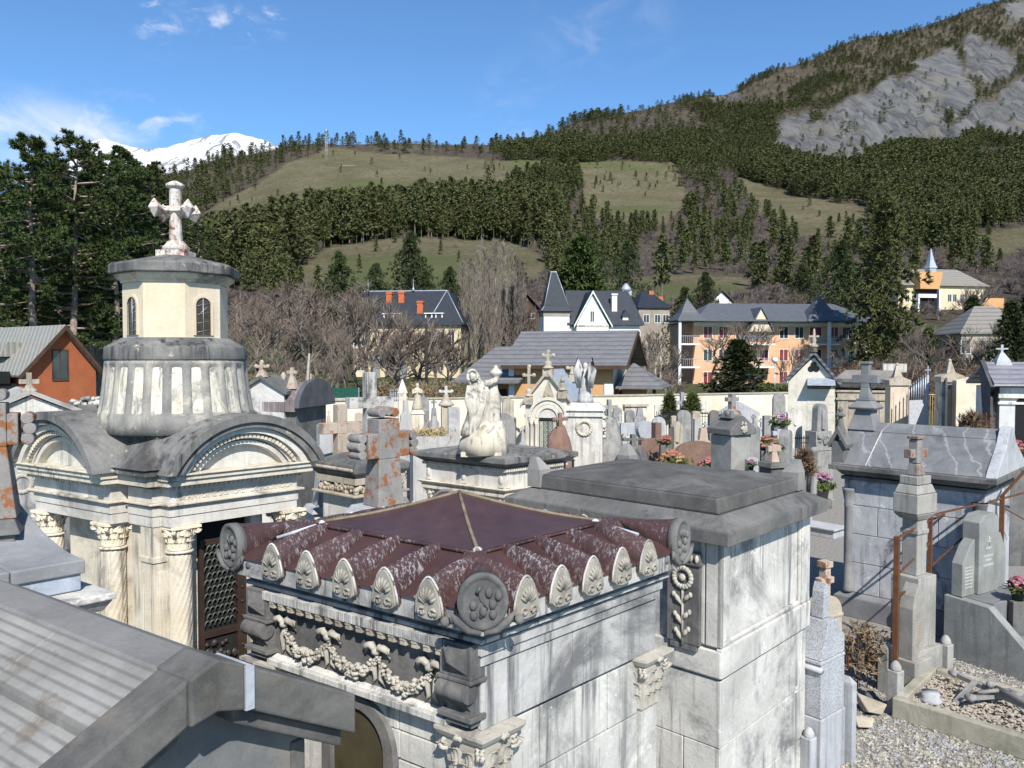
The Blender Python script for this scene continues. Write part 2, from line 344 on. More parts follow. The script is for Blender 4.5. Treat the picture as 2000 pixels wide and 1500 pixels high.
ROCK = [[(1500, 300), (1530, 262), (1590, 245), (1640, 200), (1700, 182), (1722, 152), (1745, 165), (1790, 178), (1830, 198), (1850, 215), (1838, 240), (1870, 245), (1898, 205), (1918, 215), (1935, 245), (1900, 262), (1855, 300), (1760, 290), (1700, 310), (1650, 345), (1600, 335), (1545, 325)],
        [(1862, 90), (1885, 75), (1905, 90), (1940, 98), (1975, 122), (1968, 150), (1925, 170), (1885, 165), (1872, 120)], [(1890, 225), (1935, 195), (1975, 160), (2010, 150), (2100, 130), (2120, 270), (1990, 285), (1930, 280)], [(1745, 168), (1790, 135), (1850, 105), (1880, 160), (1900, 205), (1862, 245), (1835, 220), (1800, 185)],
        [(1760, 135), (1800, 120), (1850, 100), (1858, 118), (1790, 142)], [(1500, 255), (1545, 225), (1600, 215), (1570, 250), (1520, 275)], [(1370, 200), (1400, 188), (1450, 185), (1440, 200)],
        [(1945, 20), (2000, 16), (2100, 10), (2080, 60), (1960, 50)]]
MEAD = [[(580, 525), (640, 488), (740, 472), (850, 466), (1010, 476), (1070, 505), (1060, 545), (900, 585), (640, 580), (575, 560)], [(1130, 350), (1170, 320), (1310, 318), (1345, 390), (1300, 440), (1180, 445), (1140, 400)],
        [(360, 455), (420, 400), (500, 365), (560, 325), (640, 295), (760, 300), (900, 312), (1000, 318), (1180, 318), (1150, 345), (960, 365), (880, 385), (760, 412), (620, 432), (500, 452)],
        [(1430, 348), (1560, 386), (1690, 408), (1700, 475), (1560, 460), (1470, 415)], [(1160, 548), (1300, 538), (1460, 545), (1470, 590), (1180, 590)], [(1890, 470), (1930, 455), (2060, 430), (2060, 490), (1930, 500)]]
GREEN = [[(610, 372), (700, 352), (830, 356), (830, 372), (700, 385), (620, 392)], [(980, 318), (1120, 312), (1300, 326), (1290, 340), (1120, 330), (990, 332)], [(1180, 556), (1440, 556), (1440, 585), (1180, 585)], [(640, 505), (900, 500), (900, 560), (640, 560)], [(1150, 402), (1300, 402), (1300, 414), (1150, 414)]]
SCRUB = [[(980, 300), (1180, 290), (1420, 265), (1300, 205), (1180, 240), (1000, 276), (800, 282), (700, 285), (900, 306)], [(1310, 330), (1420, 330), (1500, 420), (1560, 450), (1400, 440), (1340, 400)], [(640, 320), (960, 315), (960, 352), (760, 372), (660, 345)],
         [(1080, 430), (1140, 360), (1150, 430), (1130, 520), (1060, 560)], [(1420, 195), (1540, 135), (1600, 150), (1500, 205), (1400, 225)], [(1910, 470), (2050, 470), (2050, 600), (1900, 600)], [(1380, 470), (1500, 470), (1680, 560), (1480, 590), (1400, 560)], [(1900, 290), (2050, 290), (2050, 345), (1900, 330)]]
def anyin(u, v, ps):
    r = np.zeros(np.shape(u), bool)
    for p in ps: r |= inpoly(u, v, p)
    return r
def warp(u, v, amp=9):
    return u + amp * 2 * (fbm(u / 34, v / 20, 4, 3) - .48), v + amp * (fbm(u / 34, v / 20, 4, 9) - .48)
def tz(u, d, v):
    x = (u - 1000) / FPX * d
    rk = anyin(*warp(u, v, 5), ROCK[:3] )
    a = np.clip((d - 60) / 300, 0, 1)
    z = EYE + (HOR - v) / FPX * d + a * (fbm(x / 60, d / 60, 4, 1) - .5) * 9 * np.clip(d / 900, .2, 1.6)
    g = np.abs(fbm((x * .8 + d * .5) / 42, d / 170, 4, 5) - .5)
    return x, z + np.where(rk, (g - .1) * 75, 0)
def build_terrain():
    us = np.arange(-900, 2901, 9.0); ks = np.concatenate([np.arange(0, 4, .125), np.arange(4, K + .001, .05)])
    U, KK = np.meshgrid(us, ks); D, V = tparam(U, KK); X, Z = tz(U, D, V); Y = D
    # back side of the ridges
    for q, drop in ((1.06, 25), (1.3, 160), (1.8, 400)):
        X = np.vstack([X, X[len(ks) - 1] * q]); Y = np.vstack([Y, Y[len(ks) - 1] * q]); Z = np.vstack([Z, Z[len(ks) - 1] - drop]); U = np.vstack([U, U[0]]); V = np.vstack([V, V[len(ks) - 1] - 4])
    # cemetery ground in front (flat), down to behind the camera
    nr, nc = X.shape
    xf = np.linspace(-60, 60, nc); rows = []
    f0 = (X[0], Y[0], Z[0])
    for y in (40, 30, 20, 12, 6, 0, -12, -30):
        rows.append(((us - 1000) / FPX * max(y, 30) if y > 20 else (us - 1000) / FPX * 30, np.full(nc, y), np.zeros(nc)))
    rows = rows[::-1]
    X = np.vstack([r[0] for r in rows] + [X]); Y = np.vstack([r[1] for r in rows] + [Y]); Z = np.vstack([r[2] for r in rows] + [Z])
    V = np.vstack([np.full((8, nc), 900.)] + [V]); U = np.vstack([np.tile(us, (8, 1))] + [U])
    nr = X.shape[0]; co = np.stack([X, Y, Z], -1).reshape(-1, 3).astype(np.float32)
    i, j = np.meshgrid(np.arange(nc - 1), np.arange(nr - 1)); q = np.stack([j * nc + i, j * nc + i + 1, (j + 1) * nc + i + 1, (j + 1) * nc + i], -1).reshape(-1, 4).astype(np.int32)
    me = bpy.data.meshes.new('hillside_terrain'); me.vertices.add(len(co)); me.vertices.foreach_set('co', co.reshape(-1)); me.loops.add(q.size); me.loops.foreach_set('vertex_index', q.reshape(-1))
    me.polygons.add(len(q)); me.polygons.foreach_set('loop_start', np.arange(0, q.size, 4, dtype=np.int32)); me.polygons.foreach_set('loop_total', np.full(len(q), 4, dtype=np.int32)); me.polygons.foreach_set('use_smooth', np.ones(len(q), bool)); me.update(calc_edges=True)
    WU, WV = warp(U, V, 7)
    m = anyin(WU, WV, MEAD); g = anyin(WU, WV, GREEN); r = anyin(*warp(U, V, 9), ROCK) & ~m; park = (V > 640) & (V < 860) & (Y > 44.5)
    cem = (Y < 44.6)
    c = np.stack([np.where(m, 1., 0.), np.where(g | park, 1., 0.), np.where(r, 1., 0.), np.where(cem, 1., 0.)], -1).reshape(-1, 4).astype(np.float32)
    a = me.color_attributes.new('zone', 'FLOAT_COLOR', 'POINT'); a.data.foreach_set('color', c.reshape(-1))
    mt, N, L, bs = newmat('terrain_cover'); p, nrm = pos(N); at = N.new('ShaderNodeAttribute'); at.attribute_name = 'zone'
    sp = N.new('ShaderNodeSeparateColor'); L.new(at.outputs['Color'], sp.inputs[0])
    n1 = noise(N, L, p, .02, 8, .65); n2 = noise(N, L, p, .25, 6, .7)
    scrub = mix(N, L, mrange(N, L, n2, .35, .65), (.062, .05, .037), (.115, .096, .068)); scrub = mix(N, L, mrange(N, L, n1, .5, .62, 0, .6), scrub, (.14, .12, .085))
    dry = mix(N, L, mrange(N, L, n1, .38, .62), (.125, .115, .062), (.185, .162, .10)); dry = mix(N, L, mrange(N, L, n2, .45, .65, 0, .7), dry, (.075, .07, .038))
    grn = mix(N, L, mrange(N, L, n2, .35, .65), (.075, .105, .034), (.125, .142, .054))
    st = noise(N, L, mapv(N, L, p, (.045, .005, .006), (0, 0, .25)), 1.0, 10, .72, .5); rock = mix(N, L, mrange(N, L, st, .40, .58), (.075, .078, .082), (.175, .175, .172)); rock = mix(N, L, mrange(N, L, noise(N, L, p, .012, 6), .52, .66, 0, .7), rock, (.19, .175, .14))
    grav = mix(N, L, mrange(N, L, noise(N, L, p, 14, 6, .8), .35, .65), (.15, .14, .125), (.30, .285, .26)); grav = mix(N, L, mrange(N, L, noise(N, L, p, .5, 6), .5, .66, 0, .7), grav, (.21, .215, .225))
    col = mix(N, L, sp.outputs[0], scrub, dry); col = mix(N, L, math_(N, L, 'MULTIPLY', sp.outputs[1], .6), col, grn); col = mix(N, L, sp.outputs[2], col, rock); col = mix(N, L, at.outputs['Alpha'], col, grav)
    L.new(col, bs.inputs['Base Color']); bs.inputs['Roughness'].default_value = .95; bs.inputs['Specular IOR Level'].default_value = .1
    far_ = math_(N, L, 'SUBTRACT', 1.0, at.outputs['Alpha']); bump(N, L, bs, math_(N, L, 'MULTIPLY', far_, math_(N, L, 'ADD', math_(N, L, 'MULTIPLY', st, sp.outputs[2]), n2)), .8, 7.0)
    o = put('terrain', me, mt); o['kind'] = 'structure'; o['label'] = 'gravel cemetery ground rising to meadows, scrub and grey marl cliffs'
build_terrain()
def ground(u, d):                           # height of the terrain where column u is met at distance d
    ks = np.linspace(0, K, 400); D, V = tparam(np.full(400, float(u)), ks)
    if d <= 45: return 0.0
    k = np.interp(d, D, ks); dd, vv = tparam(np.array([u]), np.array([k])); return float(tz(np.array([float(u)]), dd, vv)[1][0])
# ------------------------------------------------------------ snow mountain beyond
def build_snow():
    us = np.arange(-150, 760, 4.0); ru = [-150, 60, 130, 175, 205, 240, 290, 330, 375, 420, 465, 500, 540, 600, 760]; rv = [420, 400, 330, 284, 274, 284, 296, 292, 280, 268, 264, 272, 286, 300, 340]
    top = np.interp(us, ru, rv) + (fbm(us / 14, us * 0, 4, 2) - .5) * 5
    ts = np.linspace(0, 1, 70); U, T = np.meshgrid(us, ts); D = 6500 + 3000 * T; V = 470 + (top[None, :] - 470) * T ** .9
    X = (U - 1000) / FPX * D; Z = EYE + (HOR - V) / FPX * D; g = np.abs(fbm((X + D * .35) / 420, D / 900, 5, 4) - .5); Z = Z + (g - .15) * 420 * np.sin(np.pi * np.clip(T, 0, 1)) ** .5
    X = np.vstack([X, X[-1] * 1.15]); Y = np.vstack([D, D[-1] * 1.15]); Z = np.vstack([Z, Z[-1] - 1200]); nr, nc = X.shape
    me = bpy.data.meshes.new('snow_mountain'); i, j = np.meshgrid(np.arange(nc - 1), np.arange(nr - 1)); q = np.stack([j * nc + i, j * nc + i + 1, (j + 1) * nc + i + 1, (j + 1) * nc + i], -1).reshape(-1, 4)
    me.from_pydata(np.stack([X, Y, Z], -1).reshape(-1, 3).tolist(), [], q.tolist()); me.polygons.foreach_set('use_smooth', np.ones(len(q), bool))
    mt, N, L, bs = newmat('snow_and_rock'); p, nr_ = pos(N); n = noise(N, L, mapv(N, L, p, (.0035, .0012, .0016), (0, .5, .3)), 1, 9, .75, 1.2)
    L.new(mix(N, L, mrange(N, L, n, .505, .56, 0, .85), (.70, .72, .76), (.12, .115, .12)), bs.inputs['Base Color']); bs.inputs['Roughness'].default_value = .8
    o = put('snow_mountain', me, mt); o['kind'] = 'structure'; o['label'] = 'far snow covered mountain ridge with bare rock streaks'
build_snow()
# ------------------------------------------------------------ tree meshes (numpy triangle soups)
def rnd(a, b, n=None): return rng.uniform(a, b, n)
def prism_tris(p0, p1, r0, r1, n=4):
    p0, p1 = np.array(p0, float), np.array(p1, float); t = p1 - p0; t = t / (np.linalg.norm(t) + 1e-9); a = np.cross(t, [0, 0, 1.0] if abs(t[2]) < .9 else [1.0, 0, 0]); a /= np.linalg.norm(a); b = np.cross(t, a); o = []
    for i in range(n):
        g0, g1 = 2 * np.pi * i / n, 2 * np.pi * (i + 1) / n
        A, B = p0 + r0 * (np.cos(g0) * a + np.sin(g0) * b), p0 + r0 * (np.cos(g1) * a + np.sin(g1) * b); C, D = p1 + r1 * (np.cos(g1) * a + np.sin(g1) * b), p1 + r1 * (np.cos(g0) * a + np.sin(g0) * b)
        o += [(A, B, C), (A, C, D)]
    return o
def blades(c, n, ln, wd, up=.3, out=None):  # n blade triangles around centres c (m,3)
    m = len(c); c = np.repeat(c, n, 0); d = rng.normal(size=(m * n, 3)); 
    if out is not None: d = d * .75 + np.repeat(out, n, 0)
    d[:, 2] += up; d /= np.linalg.norm(d, axis=1, keepdims=True); s = np.cross(d, rng.normal(size=d.shape)); s /= np.linalg.norm(s, axis=1, keepdims=True)
    l = ln * rnd(.6, 1.3, (m * n, 1)); w = wd * rnd(.6, 1.3, (m * n, 1))
    return np.stack([c - s * w, c + s * w, c + d * l], 1)
def spruce(h, rad, layers, per, tufts, nb, bl, bw, base=.06, power=.85, droop=.25, irr=.2, seed=1):
    tr = prism_tris((0, 0, -.3), (0, 0, h * .55), .016 * h, .008 * h, 6) + prism_tris((0, 0, h * .55), (0, 0, h * .99), .008 * h, .001 * h, 5); C = []; O = []
    for i in range(layers):
        t = (i + .5) / layers; z = h * (base + (1 - base) * t); L_ = rad * (1 - t) ** power * rnd(1 - irr, 1 + irr) + .02 * h
        for j in range(per):
            a = rnd(0, 6.283); l = L_ * rnd(1 - irr * 1.5, 1 + irr); dz = droop * l
            if nb > 8 and l > .3: tr += prism_tris((0, 0, z), (l * .8 * np.cos(a), l * .8 * np.sin(a), z - dz * .8), .01 * l + .01, .004, 3)
            for q in range(tufts):
                f = (q + rnd(.3, 1)) / tufts; C.append((l * f * np.cos(a) + rnd(-.05, .05) * h * .3, l * f * np.sin(a) + rnd(-.05, .05) * h * .3, z - dz * f * f + rnd(-.01, .01) * h)); O.append((np.cos(a) * .9, np.sin(a) * .9, -.05))
    return np.array(tr), blades(np.array(C), nb, bl, bw, .12, np.array(O))
def pine(h, nl, seed, crown0=.35, rad=.17, nt=9, nb=26, bl=.42, bw=.075):
    r = random.Random(seed); lean = [(r.uniform(-.02, .02) * h, r.uniform(-.02, .02) * h)]; tr = []; p = np.zeros(3); p[2] = -.5; q = [p]
    for i in range(8): q.append(np.array([q[-1][0] + r.uniform(-.012, .012) * h, q[-1][1] + r.uniform(-.012, .012) * h, h * (i + 1) / 8 * .97]))
    for i in range(8): tr += prism_tris(q[i], q[i + 1], .017 * h * (1 - i / 8.6), .017 * h * (1 - (i + 1) / 8.6), 8)
    C = []; O = []
    for i in range(nl):
        t = crown0 + (1 - crown0) * ((i + r.random()) / nl); k = min(7, int(t * 8)); b = q[k] + (q[k + 1] - q[k]) * (t * 8 - k); a = r.random() * 6.283
        prof = (1 - ((t - .52) / .56) ** 2) if t > .52 else .55 + .45 * (t - crown0) / max(.01, .52 - crown0)
        l = h * rad * max(.22, prof) * r.uniform(.6, 1.15); up = l * r.uniform(.0, .45) * (1 if t > .5 else .3)
        e = b + np.array([l * math.cos(a), l * math.sin(a), up]); m = b + (e - b) * .55 + np.array([0, 0, -.05 * l]); tr += prism_tris(b, m, .005 * h, .0035 * h, 4) + prism_tris(m, e, .0035 * h, .001 * h, 3)
        for w in range(nt):
            f = r.uniform(.35, 1.05); c = b + (e - b) * f + np.array([r.gauss(0, .16) * l, r.gauss(0, .16) * l, r.gauss(.05, .08) * l]); C.append(c); O.append((math.cos(a) * .5, math.sin(a) * .5, .45))
    return np.array(tr), blades(np.array(C), nb, bl, bw, .25, np.array(O))
def bare(h, spread, depth, kids, seed, trunk=.28, up=.5, tw=.02, r0=.018, twigs=7):
    r = random.Random(seed); big = []; tws = []
    def go(p, d, l, rad, dep):
        e = p + d * l; mid = p + d * l * .5 + np.array([r.gauss(0, .05), r.gauss(0, .05), 0]) * l
        if rad > tw * .6: big.extend(prism_tris(p, mid, rad, rad * .82, 5 if dep > 2 else 3)); big.extend(prism_tris(mid, e, rad * .82, rad * .65, 5 if dep > 2 else 3))
        else: big.extend(prism_tris(p, e, rad, rad * .6, 3))
        if dep == 0:
            for _ in range(twigs):
                s = p + (e - p) * r.random(); q = d * .7 + np.array([r.gauss(0, .6), r.gauss(0, .6), r.gauss(.25 * up, .4)]); q /= np.linalg.norm(q); q = s + q * l * r.uniform(.5, 1.3); w = np.array([r.gauss(0, 1), r.gauss(0, 1), r.gauss(0, .4)]); w *= tw * .55 / (np.linalg.norm(w) + 1e-6); tws.append((s - w, s + w, q))
            return
        for i in range(kids):
            q = d * (1.0 - .15 * spread) + np.array([r.gauss(0, spread), r.gauss(0, spread), r.gauss(.12, .3) + up * .4]); q /= np.linalg.norm(q); s = p + (e - p) * (r.uniform(.45, 1) if i else 1.0); go(s, q, l * r.uniform(.62, .86), rad * (.66 if i else .74), dep - 1)
    go(np.array([0, 0, -.3]), np.array([r.gauss(0, .03), r.gauss(0, .03), 1.0]), h * trunk, h * r0, depth)
    return np.array(big), np.array(tws)
def poplar(h, n, seed, tw=.016):
    r = random.Random(seed); big = prism_tris((0, 0, -.3), (0, 0, h * .5), .011 * h, .007 * h, 6) + prism_tris((0, 0, h * .5), (0, 0, h), .007 * h, .001, 4); tws = []
    for i in range(n):
        t = r.uniform(.16, .96); a = r.random() * 6.283; l = h * r.uniform(.1, .26) * (1.05 - t * .75); p = np.array([0, 0, t * h]); e = p + np.array([math.cos(a) * l * .26, math.sin(a) * l * .26, l]); big.extend(prism_tris(p, e, .003 * h * (1.1 - t), .0008 * h, 3))
        for _ in range(9):
            s = p + (e - p) * r.uniform(.15, 1); q = s + np.array([r.gauss(0, .25), r.gauss(0, .25), 1.0]) * l * r.uniform(.12, .4); w = np.array([r.gauss(0, 1), r.gauss(0, 1), 0]); w *= tw / (np.linalg.norm(w) + 1e-6); tws.append((s - w, s + w, q))
    return np.array(big), np.array(tws)
M_PINE = leafm('pine_needles', (.021, .034, .010), (.052, .068, .022), .35); M_FOR = leafm('forest_needles', (.030, .044, .017), (.088, .088, .034), .09); M_FIR = leafm('fir_needles', (.020, .030, .011), (.044, .056, .021), .6); M_OLIVE = leafm('olive_spruce_needles', (.034, .040, .014), (.072, .072, .026), .35)
M_THUJA = leafm('thuja_foliage', (.022, .034, .009), (.046, .058, .016), .6); M_BARK = plain('grey_brown_bark', (.15, .125, .105), .9, 0, .35, 3); M_BARKP = plain('pale_pine_bark', (.24, .19, .155), .9, 0, .35, 2); M_TWIG = leafm('bare_twigs', (.088, .060, .046), (.155, .110, .084), .4); M_TWIGP = leafm('purple_bare_twigs', (.085, .066, .064), (.135, .108, .102), .03); M_TWIGY = leafm('pale_poplar_twigs', (.11, .092, .076), (.175, .15, .125), .4)
M_SHRUB = leafm('brown_hedge_twigs', (.10, .065, .04), (.17, .12, .075), .8); M_FLAME = leafm('evergreen_bush', (.04, .055, .018), (.085, .10, .035), 1.0)
PROTO = {}
def proto(key, name, parts):                # parts (name, tris, mat)
    PROTO[key] = [(n, soup(name + '_' + n, t), m) for n, t, m in parts]
def tree(key, name, label, u, d, sc=1.0, rot=None, group=None, cat='tree', z=None, hpx=None, h0=None, wide=1.0):
    if hpx is not None: sc = hpx / FPX * d / h0
    zz = ground(u, d) if z is None else z
    t = thing(name, label, cat, (XAT(u, d), d, zz), group); t.rotation_euler = (0, 0, rnd(0, 6.28) if rot is None else rot); t.scale = (sc * wide, sc * wide, sc)
    for n, me, m in PROTO[key]:
        o = bpy.data.objects.new(n, me); COL.objects.link(o); o.parent = t
        if not me.materials: me.materials.append(m)
    return t
for i in range(3):
    a, b = pine(20, 96 - 8 * i, 11 + i, crown0=(.30, .22, .40)[i], rad=(.145, .165, .13)[i], nt=13, nb=32, bl=.33, bw=.05); proto(('pine', i), 'pine', [('trunk', a, M_BARKP), ('crown', b, M_PINE)])
for i in range(2):
    a, b = spruce(10, (2.8, 7.0)[i], 30, 9, 5, 10, .34, .07, seed=i); proto(('fir', i), 'fir', [('trunk', a, M_BARK), ('crown', b, M_FIR)])
a, b = spruce(21, 4.4, 30, 6, 7, 15, .62, .12, base=.10, power=.55, droop=.34, irr=.42); proto('spruce', 'spruce', [('trunk', a, M_BARK), ('crown', b, M_OLIVE)])
a, b = spruce(12, 3.0, 44, 14, 3, 9, .55, .16, base=.0, power=.62, droop=-.3, irr=.10); proto('thuja', 'thuja', [('trunk', a, M_BARK), ('crown', b, M_THUJA)])
for i in range(4):
    a, b = bare(12, (.42, .55, .36, .48)[i], 5, 3, 31 + i, trunk=.24, up=(.5, .3, .7, .45)[i], twigs=10, tw=.009, r0=.014); proto(('bare', i), 'bare', [('trunk', a, M_BARK), ('twigs', b, M_TWIG)])
for i in range(2):
    a, b = poplar(16, 190, 51 + i, tw=.022); proto(('poplar', i), 'poplar', [('trunk', a, M_TWIGY), ('twigs', b, M_TWIGY)])
a, b = bare(7, .5, 4, 4, 77, trunk=.42, up=.35, twigs=9, tw=.02, r0=.03); proto('pollard', 'pollard', [('trunk', a, M_BARK), ('twigs', b, M_TWIG)])
for i in range(3):
    a, b = spruce(1.0, (.17, .21, .15)[i], 15, 6, 2, 5, .075, .022, base=(.25, .12, .32)[i], power=.7, irr=.35); proto(('hill', i), 'hill_conifer', [('trunk', a, M_BARK), ('crown', b, M_FOR)])
for i in range(2):
    a, b = bare(1.0, .45, 3, 4, 91 + i, trunk=.28, up=.5, twigs=9, tw=.006, r0=.014); proto(('hillbare', i), 'hill_bare', [('trunk', a, M_TWIGP), ('twigs', b, M_TWIGP)])
# ------------------------------------------------------------ far woods on the hillside
def hill_woods():
    far = []; farb = []; con = []; bar = []
    n = 80000
    u = np.concatenate([rng.uniform(-60, 2100, 42000), rng.uniform(960, 2100, n - 42000)]); k = np.concatenate([3.6 + (K - 3.6) * rng.random(42000) ** .85, rng.uniform(8.2, K, n - 42000)]); d, v = tparam(u, k)
    wu, wv = warp(u, v, 7)
    mead = anyin(wu, wv, MEAD); rock = anyin(wu, wv, ROCK); scr = anyin(wu, wv, SCRUB)
    main = inpoly(wu, wv, [(300, 590), (450, 575), (570, 548), (600, 496), (720, 478), (850, 468), (1060, 484), (1100, 452), (1085, 424), (900, 426), (700, 446), (560, 472), (400, 505), (300, 515)])
    mid = inpoly(wu, wv, [(1080, 460), (1120, 530), (1250, 548), (1400, 535), (1600, 520), (1690, 490), (1600, 472), (1440, 462), (1180, 452), (1100, 455)])
    low = inpoly(wu, wv, [(1440, 330), (1480, 355), (1560, 385), (1690, 408), (1700, 490), (1900, 490), (1890, 455), (2100, 420), (2100, 320), (1900, 335), (1760, 300), (1650, 350), (1550, 335)])
    upper = (k > 7.5) & (u > 990) & ~low
    left = (u < 560) & (k > 6.8) & ~mead
    ridge = (k > 9.55) & (u < 1000)
    cl = fbm(u / 40, v / 16, 3, 8)
    area = d * d * .00001
    r = rng.random(n)
    pc = np.select([rock, mead, main, low, scr, mid, upper, ridge, left], [.015, .010, .85, np.clip((cl - .25) * 3.4, .25, .9), .06, np.clip((cl - .44) * 2.8, .03, .5), np.clip((cl - .31) * 3.6, .28, .92), .22, .16], .08)
    pb = np.select([rock, mead, main, low, scr, mid, upper, ridge], [.0, .012, .04, .10, .5, .30, .3, .4], .30)
    kind = np.where(r < pc, 1, np.where(r < pc + pb, 2, 0)); kind = np.where((kind == 1) & (fbm(u / 9, v / 5, 2, 21) > .62), 2, kind)
    # one tree stands on its own ground: thin the near rows where trees would be packed too tightly
    hall = inpoly(u, v, [(1680, 480), (1985, 480), (1985, 680), (1680, 680)]) | (v > 600)
    kind = np.where(hall & (d < 330), np.where(rng.random(n) < .25, 2, 0), kind)
    keep = rng.random(n) < np.clip(d / 700, .28, 1.0)
    idx = np.nonzero((kind > 0) & keep)[0]
    x, z = tz(u, d, v)
    h = np.where(kind == 1, rng.uniform(6, 20, n), rng.uniform(4, 11, n)); h = np.where(main & (kind == 1), rng.uniform(16, 28, n), h); h = np.where(mead, h * .5, h); h = np.where(low & (kind == 1), rng.uniform(15, 24, n), h); h = np.where(d > 1500, h * .85, h)
    app = h / d; order = idx[np.argsort(-app[idx])]
    nc = nb = 0; soups = {1: [], 2: []}
    raw = {}
    for key in [('hill', 0), ('hill', 1), ('hill', 2), ('hillbare', 0), ('hillbare', 1)]:
        arrs = []
        for nm, me, m in PROTO[key]:
            co = np.empty(len(me.vertices) * 3, np.float32); me.vertices.foreach_get('co', co); arrs.append(co.reshape(-1, 3, 3))
        raw[key] = np.concatenate(arrs)
    for q in order:
        tp = int(kind[q]); hh = float(h[q])
        if tp == 1 and nc < 300:
            nc += 1
            t = tree(('hill', int(rng.integers(3))), 'hill_conifer', 'dark green conifer in the pine wood on the hillside', float(u[q]), float(d[q]), group='conifers on the hillside', z=float(z[q])); t.location.x = float(x[q]); t.scale = (hh * rnd(.9, 1.2), hh * rnd(.9, 1.2), hh); continue
        if tp == 2 and nb < 260:
            nb += 1
            t = tree(('hillbare', int(rng.integers(2))), 'leafless_tree', 'leafless grey brown tree on the hillside below the meadows', float(u[q]), float(d[q]), group='leafless trees on the hillside', z=float(z[q])); t.location.x = float(x[q]); t.scale = (hh * rnd(.9, 1.3), hh * rnd(.9, 1.3), hh); continue
        key = ('hill', int(rng.integers(3))) if tp == 1 else ('hillbare', int(rng.integers(2)))
        a = rnd(0, 6.28); c, s_ = math.cos(a), math.sin(a); R = np.array([[c, s_, 0], [-s_, c, 0], [0, 0, 1]], np.float32)
        src = raw[key]
        stp = 1 if d[q] < 600 else (2 if d[q] < 800 else (4 if d[q] < 1200 else 7))
        src = src[rng.integers(stp)::stp]
        w = 1.0 if stp == 1 else 1.15 + .16 * (stp - 1)
        soups[tp].append((src @ R) * np.array([hh * w, hh * w, hh], np.float32) + np.array([x[q], d[q], z[q]], np.float32))
    for tp, nm, m, lb in ((1, 'distant_conifer_wood', M_FOR, 'far conifer wood covering the upper mountainside'), (2, 'distant_leafless_scrub', M_TWIGP, 'far leafless purple brown scrub on the slopes')):
        o = put(nm, soup(nm, np.concatenate(soups[tp])), m); tag(o, lb, 'wood', None, 'stuff')
    print('WOODS', nc, nb, len(soups[1]), len(soups[2]), sum(len(s) for s in soups[1]), sum(len(s) for s in soups[2]))
hill_woods()
# ------------------------------------------------------------ buildings of the village
YEL = stone('pale_yellow_render', (.50, .41, .26), (.58, .49, .33), (.34, .29, .21), sc=.25, streak=.3, st_amt=.3, bmp=.05)
ORG = stone('orange_render', (.44, .235, .10), (.50, .285, .135), (.34, .19, .09), sc=.3, bmp=.05, st_amt=.3)
PEACH = stone('peach_render', (.50, .285, .17), (.56, .345, .215), (.38, .22, .14), sc=.3, bmp=.05, st_amt=.3)
TERRA = stone('terracotta_render', (.25, .075, .032), (.30, .098, .042), (.18, .055, .03), sc=.5, bmp=.15, st_amt=.4)
WHT = stone('white_render', (.60, .59, .57), (.68, .67, .65), (.48, .47, .46), sc=.3, bmp=.03, st_amt=.3)
GREYWALL = stone('grey_brown_wall', (.22, .19, .155), (.30, .26, .21), (.14, .12, .1), sc=.3, bmp=.1)
WOODM = plain('dark_brown_boards', (.06, .035, .022), .8, 0, .4, 2); SHUT = plain('dark_red_shutter', (.17, .035, .035), .6, 0, .2, 3); BRICKM = plain('orange_brick', (.45, .125, .05), .8, 0, .25, 5)
def roofm(name, a, b, rows, ang=0, seam=False):
    m, N, L, bs = newmat(name); p, _ = pos(N)
    w = N.new('ShaderNodeTexWave'); w.inputs['Scale'].default_value = rows; w.inputs['Distortion'].default_value = .0 if seam else .4; w.inputs['Detail'].default_value = 0; w.bands_direction = 'X' if seam else 'Z'
    L.new(mapv(N, L, p, (1, 1, 1), (0, 0, ang)), w.inputs[0])
    bk = noise(N, L, p, 2.2, 5, .75); col = mix(N, L, mrange(N, L, bk, .3, .7), a, b)
    col = mix(N, L, mrange(N, L, w.outputs['Fac'], .0, .35, .55, 0), col, tuple(x * .45 for x in a)); col = mix(N, L, mrange(N, L, noise(N, L, p, 9, 2), .6, .62, 0, .35), col, tuple(x * .6 for x in a))
    L.new(col, bs.inputs['Base Color']); bs.inputs['Roughness'].default_value = .55; bs.inputs['Specular IOR Level'].default_value = .35; bump(N, L, bs, w.outputs['Fac'], .5, .04); return m
SLATER = roofm('blue_black_slates', (.014, .019, .028), (.028, .036, .050), 2.2); SLATEG = roofm('grey_slates', (.075, .08, .09), (.12, .127, .14), 1.6); TILEG = roofm('lilac_grey_tiles', (.125, .122, .126), (.19, .185, .187), 1.05); METR = roofm('grey_green_metal_roof', (.22, .215, .185), (.28, .27, .235), 1.25, math.radians(-20), True)
ROOFB = roofm('beige_grey_sheet_roof', (.19, .175, .15), (.25, .23, .20), .5)
